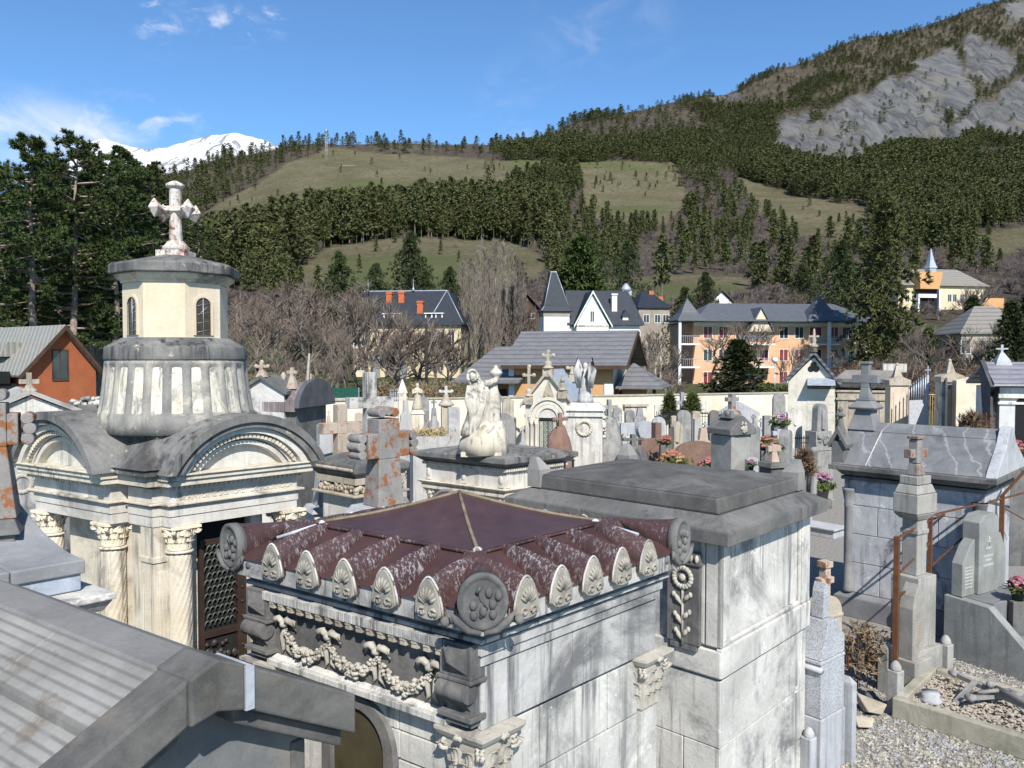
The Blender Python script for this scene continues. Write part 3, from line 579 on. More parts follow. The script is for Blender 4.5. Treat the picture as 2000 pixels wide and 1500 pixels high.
class Bd:                                   # building helper: frame at pixel column u and distance d, turned az, floor z
    def __init__(s, name, label, cat, u, d, az, z=None):
        z = ground(u, d) if z is None else z; s.fr = AxP(u, d, az, z); s.t = thing(name, label, cat, s.fr.o); s.z = z
    def p(s, name, mat, fn, bevel=0, label=None, parent=None):
        m = MB(s.fr); fn(m); return part(name, m, mat, parent or s.t, bevel, label)
    def win(s, x0, x1, z0, z1, y=0, depth=.12, frame=WHT, glass=GLASS, shut=None, side=None):   # window on the front (y) or on a side wall x=side
        if side is None:
            f = s.p('window', frame, lambda m: (m.box(x0 - .07, x1 + .07, y - .05, y + .02, z0 - .09, z0), m.box(x0 - .07, x0, y - .04, y + .02, z0, z1), m.box(x1, x1 + .07, y - .04, y + .02, z0, z1), m.box(x0 - .07, x1 + .07, y - .04, y + .02, z1, z1 + .07), m.box((x0 + x1) / 2 - .03, (x0 + x1) / 2 + .03, y - .03, y + .02, z0, z1)))
            s.p('pane', glass if shut is None else shut, lambda m: m.box(x0, x1, y - .015, y + .02, z0, z1), parent=f)
        else:
            a, b = x0, x1
            sg = 1 if side > 0 else -1
            f = s.p('window', frame, lambda m: (m.box(side, side + .05 * sg, a - .07, b + .07, z0 - .09, z0), m.box(side, side + .04 * sg, a - .07, a, z0, z1), m.box(side, side + .04 * sg, b, b + .07, z0, z1), m.box(side, side + .04 * sg, a - .07, b + .07, z1, z1 + .07)))
            s.p('pane', glass if shut is None else shut, lambda m: m.box(side, side + .015 * sg, a, b, z0, z1), parent=f)
def hip(m, x0, x1, y0, y1, z0, z1, rx0, rx1, ry, th=.12):
    m.box(x0, x1, y0, y1, z0 - th, z0)
    m.add([(x0, y0, z0 + .003), (x1, y0, z0 + .003), (x1, y1, z0 + .003), (x0, y1, z0 + .003), (rx0, ry, z1), (rx1, ry, z1)], [(0, 1, 5, 4), (1, 2, 5), (2, 3, 4, 5), (3, 0, 4), (3, 2, 1, 0)])
def gable(m, x0, x1, y0, y1, ze, zr, th=.14):   # ridge along x
    ym = (y0 + y1) / 2
    m.ext([(x0, y0, ze), (x0, ym, zr), (x0, ym, zr + th), (x0, y0 - .03, ze + th)], (x1 - x0, 0, 0)); m.ext([(x0, ym + .003, zr), (x0, y1, ze), (x0, y1 + .03, ze + th), (x0, ym + .003, zr + th)], (x1 - x0, 0, 0))
def gwall(m, x0, x1, y0, y1, z0, ze, zr):       # body with gable ends at x0,x1
    ym = (y0 + y1) / 2; m.ext([(x0, y0, z0), (x0, y1, z0), (x0, y1, ze), (x0, ym, zr), (x0, y0, ze)], (x1 - x0, 0, 0))
def ux(fr, u, y=0):                         # local x where pixel column u meets the local line y
    k = (u - 1000) / FPX; o = fr.o + fr.e2 * y
    return float((o[0] - k * o[1]) / (k * fr.e1[1] - fr.e1[0]))
def uz(fr, x, y, v):
    q = fr.w(x, y, 0); return ZAT(v, q[1]) - fr.o[2]
# --- terracotta house at the left
def red_house():
    b = Bd('terracotta_house', 'terracotta red house with grey metal roof beside the pines', 'house', 190, 45, 56, 0.0); f = b.fr
    # gable end faces the camera on the front y=0, ridge runs back along -x... build with ridge along local y
    xl, xr = ux(f, 45), ux(f, 187); xm = ux(f, 122); ze, zr = uz(f, xl, 0, 722), uz(f, xm, 0, 640)
    b.p('wall', TERRA, lambda m: m.ext([(xl, 0, 0), (xr, 0, 0), (xr, 0, ze), (xm, 0, zr), (xl, 0, ze)], (0, 11, 0)))
    th = .16
    dx = xm - xl; sl_ = (zr - ze) / dx
    def rf(m):
        m.ext([(xl - .35, -.45, ze - .35 * sl_), (xm, -.45, zr), (xm, -.45, zr + th), (xl - .4, -.45, ze - .4 * sl_ + th)], (0, 12, 0)); m.ext([(xm + .003, -.45, zr), (xr + .3, -.45, ze - .3 * sl_), (xr + .35, -.45, ze - .35 * sl_ + th), (xm + .003, -.45, zr + th)], (0, 12, 0))
    b.p('roof', METR, rf); b.p('barge_board', WOODM, lambda m: (m.ext([(xl - .4, -.5, ze - .4 * sl_ - .12), (xm, -.5, zr - .12), (xm, -.5, zr + th - .02), (xl - .4, -.5, ze - .4 * sl_ + th - .02)], (0, .045, 0)), m.ext([(xm + .003, -.5, zr - .12), (xr + .35, -.5, ze - .35 * sl_ - .12), (xr + .35, -.5, ze - .35 * sl_ + th - .02), (xm + .003, -.5, zr + th - .02)], (0, .045, 0))))
    a, c = ux(f, 104), ux(f, 131); z0, z1 = uz(f, a, 0, 741), uz(f, a, 0, 685)
    b.win(a, c, z0, z1, 0, frame=WOODM)
    # dormer and dark balcony on the left slope
    b.p('dormer', METR, lambda m: m.fru((xl - .1, xl + 1.3, 2.4, 6.0), ze + .7, (xl + .3, xl + 1.5, 2.4, 6.0), ze + 1.5)); b.p('balcony', DARK, lambda m: (m.box(xl - 1.6, xl - .02, .6, 6.5, .0, ze - .75), m.box(xl - 1.7, xl - .42, .5, 6.6, ze - .74, ze - .1)))
    b.p('lean_to_roof', TERRA, lambda m: m.box(xl - 2.6, xl - 1.72, .3, 7, 0, ze - 1.4))
red_house()
# --- yellow mansion with slate roof
def mansion():
    b = Bd('yellow_mansion', 'pale yellow mansion with blue slate roof and orange brick chimneys', 'mansion', 690, 116, -8); f = b.fr
    X = ux(f, 900); ze = uz(f, X / 2, 0, 634); zr = uz(f, X / 2, 5, 571); D = 10.5
    b.p('wall', YEL, lambda m: (m.box(0, X, 0, D, -3, ze - .5), m.box(-.08, X + .08, -.08, D + .08, ze - .5, ze - .12)))
    rf = b.p('roof', SLATER, lambda m: (m.fru((-.5, X + .5, -.5, D + .5), ze, (.9, X - 2.6, 2.6, D - 2.6), zr - .02), m.box(-.5, X + .5, -.5, D + .5, ze - .12, ze - .003), m.fru((X - 5.2, X + .5, -.5, 5), ze + .002, (X - 4.0, X - 2.2, 2, 4.5), ze + 2.2)))
    b.p('zinc_ridge', ZINC, lambda m: (m.box(.9, X - 2.6, 2.52, 2.72, zr - .05, zr + .1), m.tube([(X - 2.6, 2.6, zr + .05), (X - 4.9, -.5, ze + .08)], .07, 5), m.tube([(X - 2.6, 2.6, zr + .05), (X + .5, -.5, ze + .08)], .07, 5)))
    for u in (720, 808):
        x = ux(f, u, 2.6); b.p('finial', ZINC, lambda m: m.lathe(x, 2.6, [(.3, zr), (.12, zr + .35), (.07, zr + .6), (.03, zr + 1.5), (.005, zr + 1.9)], 8))
    for (u, v0, v1, y) in ((762, 602, 571, 2.0), (786, 602, 570, 2.0), (822, 620, 588, 1.0)):
        x = ux(f, u, y); c = b.p('chimney', BRICKM, lambda m: (m.box(x - .42, x + .42, y - .5, y + .5, ze - .1, uz(f, x, y, v1)), m.box(x - .5, x + .5, y - .58, y + .58, uz(f, x, y, v1) - .28, uz(f, x, y, v1) - .12)))
    for u in (757, 775, 838, 858):
        x = ux(f, u, .2); d_ = b.p('dormer', WHT, lambda m: (m.box(x - .55, x - .38, .1, 1.6, ze + .25, ze + 1.55), m.box(x + .38, x + .55, .1, 1.6, ze + .25, ze + 1.55), m.box(x - .7, x + .7, -.05, 2.2, ze + 1.55, ze + 1.7))); b.p('pane', GLASS, lambda m: m.box(x - .38, x + .38, .18, .3, ze + .3, ze + 1.5), parent=d_)
    hs = (ze - .5)
    for u in (698, 712, 752, 775, 787, 840, 860, 882):
        x = ux(f, u); b.win(x - .42, x + .42, hs - 2.6, hs - .6, -.0, shut=plain('dusty_pink_shutter', (.35, .24, .2), .7) if u in (752, 775, 787) else None)
    for u in (705, 840, 860, 882):
        x = ux(f, u); b.win(x - .5, x + .5, hs - 6.2, hs - 4.0, 0)
    x0, x1 = ux(f, 728), ux(f, 806); b.p('porch', YEL, lambda m: (m.box(x0, x1, -2.2, -.01, hs - 3.4, hs - 3.05), m.box(x0, x0 + .35, -2.2, -1.85, -3, hs - 3.4), m.box(x1 - .35, x1, -2.2, -1.85, -3, hs - 3.4), m.box(x0, x1, -2.25, -2.1, hs - 3.05, hs - 2.3)))
    xm = (x0 + x1) / 2; b.p('arched_door', DARK, lambda m: (m.ext([(xm - 1.1, -.03, -2), (xm + 1.1, -.03, -2)] + [(xm + 1.1 * math.cos(a), -.03, hs - 5 + 1.1 * math.sin(a)) for a in np.linspace(0, math.pi, 9)], (0, .025, 0)),))
    b.p('glazed_porch_side', plain('grey_glazing', (.2, .23, .23), .2), lambda m: (m.box(x0 + .4, xm - 1.3, -2.0, -1.95, -2, hs - 3.5), m.box(xm + 1.3, x1 - .4, -2.0, -1.95, -2, hs - 3.5)))
mansion()
# --- white villa with pointed slate tower
def villa():
    b = Bd('white_villa', 'white villa with steep blue slate roof and pointed tower', 'villa', 1062, 95, 8); f = b.fr
    tw0, tw1 = ux(f, 1062), ux(f, 1112); ze = uz(f, 0, 0, 606); zt = uz(f, 0, 1.5, 532); D = 9.0
    b.p('tower', WHT, lambda m: m.box(tw0, tw1, 0, 3.0, -4, ze - .7)); b.p('tower_frieze', GREYWALL, lambda m: m.box(tw0 - .06, tw1 + .06, -.06, 3.06, ze - .7, ze - .1))
    xm = (tw0 + tw1) / 2
    b.p('tower_roof', SLATER, lambda m: (m.fru((tw0 - .35, tw1 + .35, -.35, 3.35), ze - .1, (tw0 + .1, tw1 - .1, .1, 2.9), ze + .55), m.fru((tw0 + .1, tw1 - .1, .1, 2.9), ze + .552, (xm - .45, xm + .2, 1.25, 1.75), zt))); b.p('tower_ridge', ZINC, lambda m: (m.tube([(tw0 + .1, .08, ze + .56), (xm - .45, 1.24, zt)], .055, 5), m.tube([(tw1 - .1, .08, ze + .56), (xm + .2, 1.24, zt)], .05, 5), m.tube([(tw0 + .1, .1, ze + .56), (tw0 - .35, -.35, ze - .05)], .05, 5), m.box(xm - .5, xm + .25, 1.2, 1.8, zt, zt + .12)))
    x0, x1 = ux(f, 1092), ux(f, 1255); e2 = uz(f, x1, 0, 633); z2 = uz(f, x1, 3.5, 569); D = 8
    b.p('wall', WHT, lambda m: m.box(tw1 + .004, x1 - .3, .4, D, -4, e2 - .1))
    b.p('roof', SLATER, lambda m: (m.fru((tw1 - .3, x1 + .2, -.1, D), e2, (tw1 + .2, x1 - .9, 3.4, 4.0), z2), m.box(tw1 - .3, x1 + .2, -.1, D, e2 - .15, e2 - .003)))
    g0, g1, ga = ux(f, 1124), ux(f, 1186), ux(f, 1154); gz = uz(f, ga, -.6, 572); gb = uz(f, ga, -.6, 634)
    b.p('gable', WHT, lambda m: (m.ext([(g0, -.6, -4), (g1, -.6, -4), (g1, -.6, gb), (ga, -.6, gz), (g0, -.6, gb)], (0, 4, 0)),))
    b.p('gable_roof', SLATER, lambda m: (m.ext([(g0 - .3, -.9, gb - .25), (ga, -.9, gz + .1), (ga, -.9, gz + .28), (g0 - .4, -.9, gb - .12)], (0, 4.5, 0)), m.ext([(ga + .003, -.9, gz + .1), (g1 + .3, -.9, gb - .25), (g1 + .4, -.9, gb - .12), (ga + .003, -.9, gz + .28)], (0, 4.5, 0))))
    b.p('barge_board', plain('pale_green_board', (.55, .68, .58), .6), lambda m: (m.ext([(g0 - .4, -.98, gb - .42), (ga, -.98, gz - .05), (ga, -.98, gz + .28), (g0 - .4, -.98, gb - .12)], (0, .07, 0)), m.ext([(ga + .003, -.98, gz - .05), (g1 + .4, -.98, gb - .42), (g1 + .4, -.98, gb - .12), (ga + .003, -.98, gz + .28)], (0, .07, 0))))
    b.win(ga - .22, ga + .22, gb + .35, gb + 1.6, -.6); b.p('sill_band', CREAM, lambda m: m.box(g0, g1, -.68, -.602, gb - .25, gb))
    c0 = ux(f, 1198, 1.6); b.p('chimney', WHT, lambda m: (m.box(c0 - .33, c0 + .33, 1.2, 1.9, e2, uz(f, c0, 1.6, 577)), m.box(c0 - .4, c0 + .4, 1.1, 2.0, uz(f, c0, 1.6, 577), uz(f, c0, 1.6, 574))))
    c1 = ux(f, 1220, .6); b.p('dormer', WHT, lambda m: (m.box(c1 - .35, c1 + .35, .3, 2, e2 + .1, e2 + 1.0),)); b.p('dormer_roof', SLATER, lambda m: m.ext([(c1 - .55, .1, e2 + .95), (c1 + .55, .1, e2 + .95), (c1, .1, e2 + 1.75)], (0, 2, 0)))
    c2 = ux(f, 1222, 4.2); b.p('back_turret', ZINC, lambda m: (m.box(c2 - .6, c2 + .6, 3.7, 4.7, z2 - .5, z2 + .1), m.lathe(c2, 4.2, [(.75, z2 + .1), (.6, z2 + .5), (.25, z2 + .95), (.02, z2 + 1.1)], 8)))
    for i, u in enumerate((1108, 1206, 1226, 1244)):
        x = ux(f, u, .4); b.win(x - .35, x + .35, e2 - 2.4, e2 - .9, .4)
    p0, p1 = ux(f, 1250, -.5), ux(f, 1290, -.5); pz = uz(f, p0, -.5, 682)
    b.p('pergola', BEIGE, lambda m: [m.box(p0 + i * (p1 - p0) / 4 - .12, p0 + i * (p1 - p0) / 4 + .12, -.6, -.4, -4, pz + .6) for i in range(5)] + [m.box(p0 - .2, p1 + .2, -.7, -.3, pz - .6, pz - .35)])
villa()
# --- orange house with lilac tile roof just behind the wall
def orange_house():
    b = Bd('orange_house', 'orange rendered house with lilac grey tile roof behind the cemetery wall', 'house', 985, 53, -17, 0.0); f = b.fr
    xl, xr = ux(f, 978), ux(f, 1197); ze = uz(f, xl, 0, 717); zr = uz(f, xl, 5, 651); w0, w1 = ux(f, 994), xr - .2; D = 10
    wl = b.p('wall', ORG, lambda m: m.ext([(w0, .9, 0), (w0, D - .9, 0), (w0, D - .9, ze), (w0, D / 2, zr - .3), (w0, .9, ze)], (w1 - w0, 0, 0)))
    b.p('roof', TILEG, lambda m: gable(m, xl, xr + .9, 0, D, ze, zr)); b.p('barge_board', WOODM, lambda m: (m.ext([(xr + .905, -.03, ze - .2), (xr + .905, D / 2, zr - .2), (xr + .905, D / 2, zr + .13), (xr + .905, -.03, ze + .12)], (.06, 0, 0)), m.ext([(xr + .905, D / 2 + .003, zr - .2), (xr + .905, D + .03, ze - .2), (xr + .905, D + .03, ze + .12), (xr + .905, D / 2 + .003, zr + .13)], (.06, 0, 0)), m.box(xl, xr + .9, -.06, -.035, ze - .12, ze + .13)))
    b.p('corner_pier', WHT, lambda m: (m.box(w0 - .25, w0 + .12, .75, 1.2, 0, ze - .02), m.box(w1 - .5, w1 + .06, .8, 1.3, 0, ze - 1.1)))
    b.p('gable_boards', OCHRE, lambda m: m.ext([(w1 + .005, 1.0, ze - 1.2), (w1 + .005, D - 1, ze - 1.2), (w1 + .005, D - 1, ze), (w1 + .005, D / 2, zr - .4), (w1 + .005, 1, ze)], (.05, 0, 0)))
    # left wing, lower roof
    a0, a1 = ux(f, 892, 1), ux(f, 985, 3); e2 = uz(f, a0, .0, 749); r2 = uz(f, a1, 5, 680)
    b.p('wing_wall', ORG, lambda m: m.box(a0 + 1.0, w0 - .26, 2.2, D - 1, 0, e2 - .05)); b.p('wing_roof', TILEG, lambda m: (m.ext([(a0, .0, e2), (a0 + 1.6, 5, r2), (a0 + 1.6, 5, r2 + .14), (a0, -.04, e2 + .14)], (xl + 1.2 - a0, 0, 0)), m.ext([(a0 + 1.6, 5.003, r2), (a0, D, e2), (a0, D + .04, e2 + .14), (a0 + 1.6, 5.003, r2 + .14)], (xl + 1.2 - a0, 0, 0))))
    b.win(w0 - 2.1, w0 - .9, e2 - 1.7, e2 - .5, 2.2, frame=WOODM)
    # right porch with hipped roof
    q0, q1 = ux(f, 1197, 1.5), ux(f, 1300, 2.5); e3 = uz(f, q0, 1.0, 756); r3 = uz(f, q0, 3, 709)
    b.p('porch_wall', ORG, lambda m: m.box(xr + .3, q1 - 1.6, 2.0, 5.5, 0, e3 - .06)); b.p('porch_roof', TILEG, lambda m: hip(m, xr + .02, q1, .9, 6.2, e3, r3, xr + .8, q1 - 2.2, 3.4)); b.p('porch_post', WOODM, lambda m: (m.box(q1 - .7, q1 - .5, 1.2, 1.4, 0, e3 - .12),)); b.p('porch_post', WOODM, lambda m: m.box(xr + .05, xr + .2, 1.2, 1.35, 0, e3 - .12))
orange_house()
# --- apartment block
def flats():
    b = Bd('apartment_block', 'peach apartment block with slate roof, pointed bays and white posts', 'apartments', 1327, 100, 6); f = b.fr
    X = ux(f, 1710); ze = uz(f, 8, 0, 626); zr = uz(f, 8, 5, 592); D = 11; z0 = -3
    t1 = ux(f, 1366); w0 = t1 - .3
    b.p('wall', PEACH, lambda m: m.box(w0, X, 1.6, D, z0, ze - .1))
    r = b.p('roof', SLATEG, lambda m: hip(m, w0 - .3, X + .6, -.2, D + .5, ze, zr, w0 + 3.5, X - 3, D / 2))
    for (u, a, c, top) in ((1355, 0, t1 + .4, 583), (1608, ux(f, 1580), ux(f, 1640), 577)):
        m0, m1 = a - .4, c + .4; xm = (m0 + m1) / 2
        b.p('bay_roof', SLATEG, lambda m: (m.box(m0, m1, -.5, 4, ze - .12, ze + .02), m.fru((m0, m1, -.5, 4), ze + .022, (m0 + .8, m1 - .8, .6, 2.9), ze + 1.0), m.fru((m0 + .8, m1 - .8, .6, 2.9), ze + 1.003, (xm - .03, xm + .03, 1.7, 1.76), uz(f, xm, 1.7, top)), m.tube([(xm, 1.73, uz(f, xm, 1.7, top) - .2), (xm, 1.73, uz(f, xm, 1.7, top) + .6)], .04, 4)))
    for u in (1327, 1619, 1690):
        x = ux(f, u, -.1); b.p('white_post', WHT, lambda m: m.box(x - .17, x + .17, -.25, .1, z0, ze - .13))
    H3 = (ze - z0) / 3.0
    for (ua, ub) in ((1329, 1366), (1440, 1512), (1580, 1640), (1672, 1712)):
        for k in (1, 2):
            zb = ze - k * 2.95; xa, xb = ux(f, ua), ux(f, ub)
            bl = b.p('balcony', WHT, lambda m: m.box(xa, xb, -.15, 1.59, zb - .2, zb)); b.p('railing', plain('grey_balcony_rail', (.25, .27, .29), .5), lambda m: [m.box(xa, xb, -.14, -.1, zb + .92, zb + 1.0)] + [m.box(xa + j * .28, xa + j * .28 + .05, -.13, -.1, zb, zb + .92) for j in range(int((xb - xa) / .28))], parent=bl)
    b.p('eave_band', WHT, lambda m: m.box(w0, X, 1.5, 1.598, ze - .6, ze - .13))
    for k in range(3):
        zb = ze - (k + 1) * 2.95
        for u in (1382, 1412, 1448, 1470, 1492, 1530, 1560, 1592, 1628, 1652, 1664, 1700):
            if k == 2 and u in (1492, 1560): continue
            x = ux(f, u, 1.6); w = .55 if u not in (1448, 1592) else .8
            sh = SHUT if (u + k) % 3 else None; b.win(x - w, x + w, zb + .75, zb + 2.2, 1.6, shut=sh)
    g = ux(f, 1483, .6); b.p('gable_dormer', OCHRE, lambda m: m.ext([(g - 1.5, .2, ze - 1.4), (g + 1.5, .2, ze - 1.4), (g, .2, ze + 1.5)], (0, 3, 0))); b.p('gable_dormer_roof', SLATEG, lambda m: (m.ext([(g - 1.8, 0, ze - 1.5), (g, 0, ze + 1.6), (g, 0, ze + 1.75), (g - 1.9, 0, ze - 1.4)], (0, 4.5, 0)), m.ext([(g + .003, 0, ze + 1.6), (g + 1.8, 0, ze - 1.5), (g + 1.9, 0, ze - 1.4), (g + .003, 0, ze + 1.75)], (0, 4.5, 0))))
flats()
def church():
    b = Bd('yellow_hall', 'yellow hall with grey roof, orange central block and slender spire', 'hall', 1752, 215, 10); f = b.fr
    X = ux(f, 1927); ze = uz(f, X, 0, 559); zr = uz(f, X, 5, 527); D = 12; z0 = -4
    b.p('wall', YEL, lambda m: m.box(.3, X - .5, .5, D, z0, ze - .05)); b.p('roof', ROOFB, lambda m: hip(m, -.5, X + .3, -.3, D + .5, ze, zr, 2.5, X - 5, 6))
    c0, c1 = ux(f, 1790, -1.5), ux(f, 1832, -1.5); ct = uz(f, c0, -1.5, 531); cb = uz(f, c0, -1.5, 564)
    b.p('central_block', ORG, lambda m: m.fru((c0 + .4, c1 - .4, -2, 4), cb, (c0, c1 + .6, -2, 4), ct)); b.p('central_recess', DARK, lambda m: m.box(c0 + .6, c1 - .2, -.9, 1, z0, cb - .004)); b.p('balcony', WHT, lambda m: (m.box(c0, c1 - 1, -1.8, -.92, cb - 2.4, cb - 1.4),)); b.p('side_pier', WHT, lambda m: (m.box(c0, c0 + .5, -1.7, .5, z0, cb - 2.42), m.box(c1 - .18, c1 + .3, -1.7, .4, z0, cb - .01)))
    s = ux(f, 1813, 0); sb, st = uz(f, s, 0, 524), uz(f, s, 0, 486)
    b.p('spire', ZINC, lambda m: (m.box(s - 1, s + 1, -1.2, .8, ct + .003, sb), m.lathe(s, -.2, [(1.75, sb), (1.45, sb + .5), (.9, sb + 2), (.12, st)], 4, a0=math.pi / 4, smooth=False)))
    for u in (1852, 1862, 1876): 
        x = ux(f, u, .5); b.win(x - .55, x + .55, ze - 4.4, ze - 2.4, .5)
    b.p('annex', ORG, lambda m: m.box(X - .49, ux(f, 1953, 2), 1, 9, z0, ze - 3.2)); 
    for u in (1770, 1782): 
        x = ux(f, u, .5); b.win(x - .5, x + .5, ze - 4.6, ze - 2.8, .5)
church()
def small_house(name, label, u0, u1, d, az, ve, vr, wall, roof, kind='gable', D=8, vb=None, wins=(), z0=-3):
    b = Bd(name, label, 'house', u0, d, az); f = b.fr; X = ux(f, u1); ze = uz(f, X / 2, 0, ve); zr = uz(f, X / 2, D / 2, vr)
    if kind == 'gable': b.p('wall', wall, lambda m: gwall(m, .3, X - .3, .4, D - .4, z0, ze - .02, zr - .2)); b.p('roof', roof, lambda m: gable(m, 0, X, -.1, D + .1, ze, zr))
    elif kind == 'hip': b.p('wall', wall, lambda m: m.box(.3, X - .3, .4, D - .4, z0, ze - .13)); b.p('roof', roof, lambda m: hip(m, 0, X, 0, D, ze, zr, X * .38, X * .62, D / 2))
    else:                                   # gable end facing the viewer
        b.p('wall', wall, lambda m: m.ext([(.3, .3, z0), (X - .3, .3, z0), (X - .3, .3, ze), (X / 2, .3, zr - .15), (.3, .3, ze)], (0, D, 0))); th = .15
        b.p('roof', roof, lambda m: (m.ext([(-.3, -.3, ze - .2), (X / 2, -.3, zr), (X / 2, -.3, zr + th), (-.3, -.3, ze)], (0, D + 1, 0)), m.ext([(X / 2 + .003, -.3, zr), (X + .3, -.3, ze - .2), (X + .3, -.3, ze), (X / 2 + .003, -.3, zr + th)], (0, D + 1, 0))))
    for (u, va, vb_, w) in wins:
        x = ux(f, u, .3); b.win(x - w, x + w, uz(f, x, .3, vb_), uz(f, x, .3, va), .3 if kind == 'front' else .4)
    return b, X, ze, zr
b_, X_, ze_, zr_ = small_house('brown_chalet', 'old brown boarded chalet half hidden left of the slate tower', 1000, 1056, 128, 6, 606, 578, WOODM, plain('old_brown_roof', (.075, .05, .04), .8), 'front', 9, wins=((1020, 612, 622, .5), (1038, 612, 622, .5)))
b_, X_, ze_, zr_ = small_house('slate_roofed_house', 'grey house with blue slate roof and brick chimneys right of the villa', 1245, 1312, 140, 10, 600, 569, GREYWALL, SLATER, 'hip', 10, wins=((1262, 615, 630, .5), (1284, 615, 630, .5), (1300, 615, 630, .5)))
for k, x in enumerate((X_ * .62, X_ * .9)): b_.p('chimney', BRICKM, lambda m: m.box(x - .45, x + .45, 4, 4.9, ze_, zr_ - (.0 if k == 0 else 1.0)))
small_house('white_chalet', 'small white chalet with brown roof above the apartment block', 1385, 1432, 175, 8, 590, 571, WHT, plain('chalet_brown_roof', (.085, .055, .045), .8), 'front', 9, wins=((1398, 594, 602, .6), (1420, 594, 602, .6)))
b_, X_, ze_, zr_ = small_house('stone_house', 'beige house with pyramid grey roof behind dark conifers at the right edge', 1874, 2040, 112, -10, 650, 598, BEIGE, ROOFB, 'hip', 13, wins=((1886, 665, 690, .6), (1925, 665, 690, .6), (1965, 665, 690, .6)))
b_, X_, ze_, zr_ = small_house('hillside_barn', 'tiny cream barn on the upper meadow beside the mast', 664, 694, 880, 0, 328, 323, CREAM, ROOFB, 'gable', 8, z0=-2)
small_house('meadow_hut', 'tiny white hut on the round upper meadow', 1217, 1228, 868, 0, 331, 329, WHT, WHT, 'gable', 5, z0=-2)
# lattice mast, poles and lamps
def mast():
    d = 880; u = 641; x = XAT(u, d); z = ground(u, d); zt = ZAT(252, d); t = thing('lattice_mast', 'thin lattice radio mast on the hilltop skyline', 'mast', (x, d, z)); w = 1.1; m = MB()
    for sx, sy in ((-1, -1), (1, -1), (1, 1), (-1, 1)): m.tube([(x + sx * w, d + sy * w, z - 2), (x + sx * .55, d + sy * .55, zt)], .13, 4)
    n = 9
    for i in range(n):
        a, c = i / n, (i + 1) / n; wa, wc = w + (.55 - w) * a, w + (.55 - w) * c; za, zc = z + (zt - z) * a, z + (zt - z) * c
        m.tube([(x - wa, d - wa, za), (x + wc, d - wc, zc)], .07, 3); m.tube([(x + wa, d - wa, za), (x - wc, d - wc, zc)], .07, 3)
    part('lattice', m, ZINC, t); a = MB(); a.box(x - .6, x + .6, d - .6, d + .6, zt - 2, zt - .8); part('antenna', a, WHT, t)
mast()
def pole(name, label, u, d, vt, r, mat, top=None, cat='pole', lean=0):
    x = XAT(u, d); z = ground(u, d); zt = ZAT(vt, d); t = thing(name, label, cat, (x, d, z)); m = MB(); m.tube([(x, d, z - .3), (x + lean, d, zt)], [r, r * .7], 8); part('post', m, mat, t)
    if top == 'lamp': g = MB(); g.ell((x, d, zt + .18), (.24, .24, .22), 12, 8); part('globe', g, WHT, t)
    if top == 'arm': g = MB(); g.box(x - .9, x + .9, d - .06, d + .06, zt - .5, zt - .38); part('cross_arm', g, mat, t)
pole('utility_pole', 'dark wooden utility pole in front of the yellow mansion', 833, 58, 632, .13, plain('tarred_wood', (.03, .024, .02), .9))
pole('street_lamp', 'globe street lamp left of the gothic chapel', 1513, 62, 708, .06, ZINC, 'lamp', 'lamp'); pole('fence_post', 'tall leaning pale post left of the green fence', 592, 43, 690, .09, plain('weathered_timber', (.28, .26, .22), .9), lean=.35); pole('fence_post', 'short pale post in front of the green fence', 607, 43.5, 730, .07, plain('weathered_timber_grey', (.26, .25, .22), .9))
# green fence beyond the wall, park hedge and fence
def fence():
    x0, x1 = XAT(596, 46), XAT(700, 46); z0 = 1.2; t = thing('green_fence', 'dark green corrugated fence beyond the left part of the wall', 'fence', ((x0 + x1) / 2, 46, z0)); m = MB(); zt = ZAT(757, 46); n = 48
    m.add([(x0 + (x1 - x0) * i / n, 46 + (.05 if i % 2 else 0), z) for z in (z0, zt) for i in range(n + 1)], [(i, i + 1, n + 2 + i, n + 1 + i) for i in range(n)]); part('sheet', m, plain('green_sheet', (.022, .085, .058), .5), t)
    for i in range(5): g = MB(); xx = x0 + (x1 - x0) * i / 4; g.box(xx - .03, xx + .03, 46.06, 46.12, 0, zt); part('post', g, ZINC, t)
fence()
def hedge(name, label, u0, u1, d, v0, mat, thick=1.2, n=2600, bl=.35, bw=.03):
    x0, x1 = XAT(u0, d), XAT(u1, d); z = ground((u0 + u1) / 2, d); zt = ZAT(v0, d); c = np.stack([rnd(x0, x1, n), rnd(d - thick / 2, d + thick / 2, n), z + (zt - z) * rnd(0, 1, n) ** .8 * rnd(.7, 1.08, n)], -1); tr = blades(c, 3, bl, bw, .9)
    me = soup(name, tr - np.array([(x0 + x1) / 2, d, z])); o = put(name, me, mat, None, ((x0 + x1) / 2, d, z)); tag(o, label, 'hedge')
hedge('brown_hedge', 'leafless brown hedge beyond the wall left of the orange house', 735, 905, 50, 752, M_SHRUB); hedge('brown_hedge', 'leafless brown hedge behind the green fence', 470, 640, 56, 735, M_SHRUB, 2.2); hedge('green_hedge', 'low green bush row right of the street lamp', 1490, 1540, 56, 757, M_FLAME, 1.5, 1500, .3, .06); hedge('bramble_thicket', 'brown bramble thicket under the spruce behind the gate', 1640, 2040, 66, 716, M_SHRUB, 4, 5200, .6, .035)
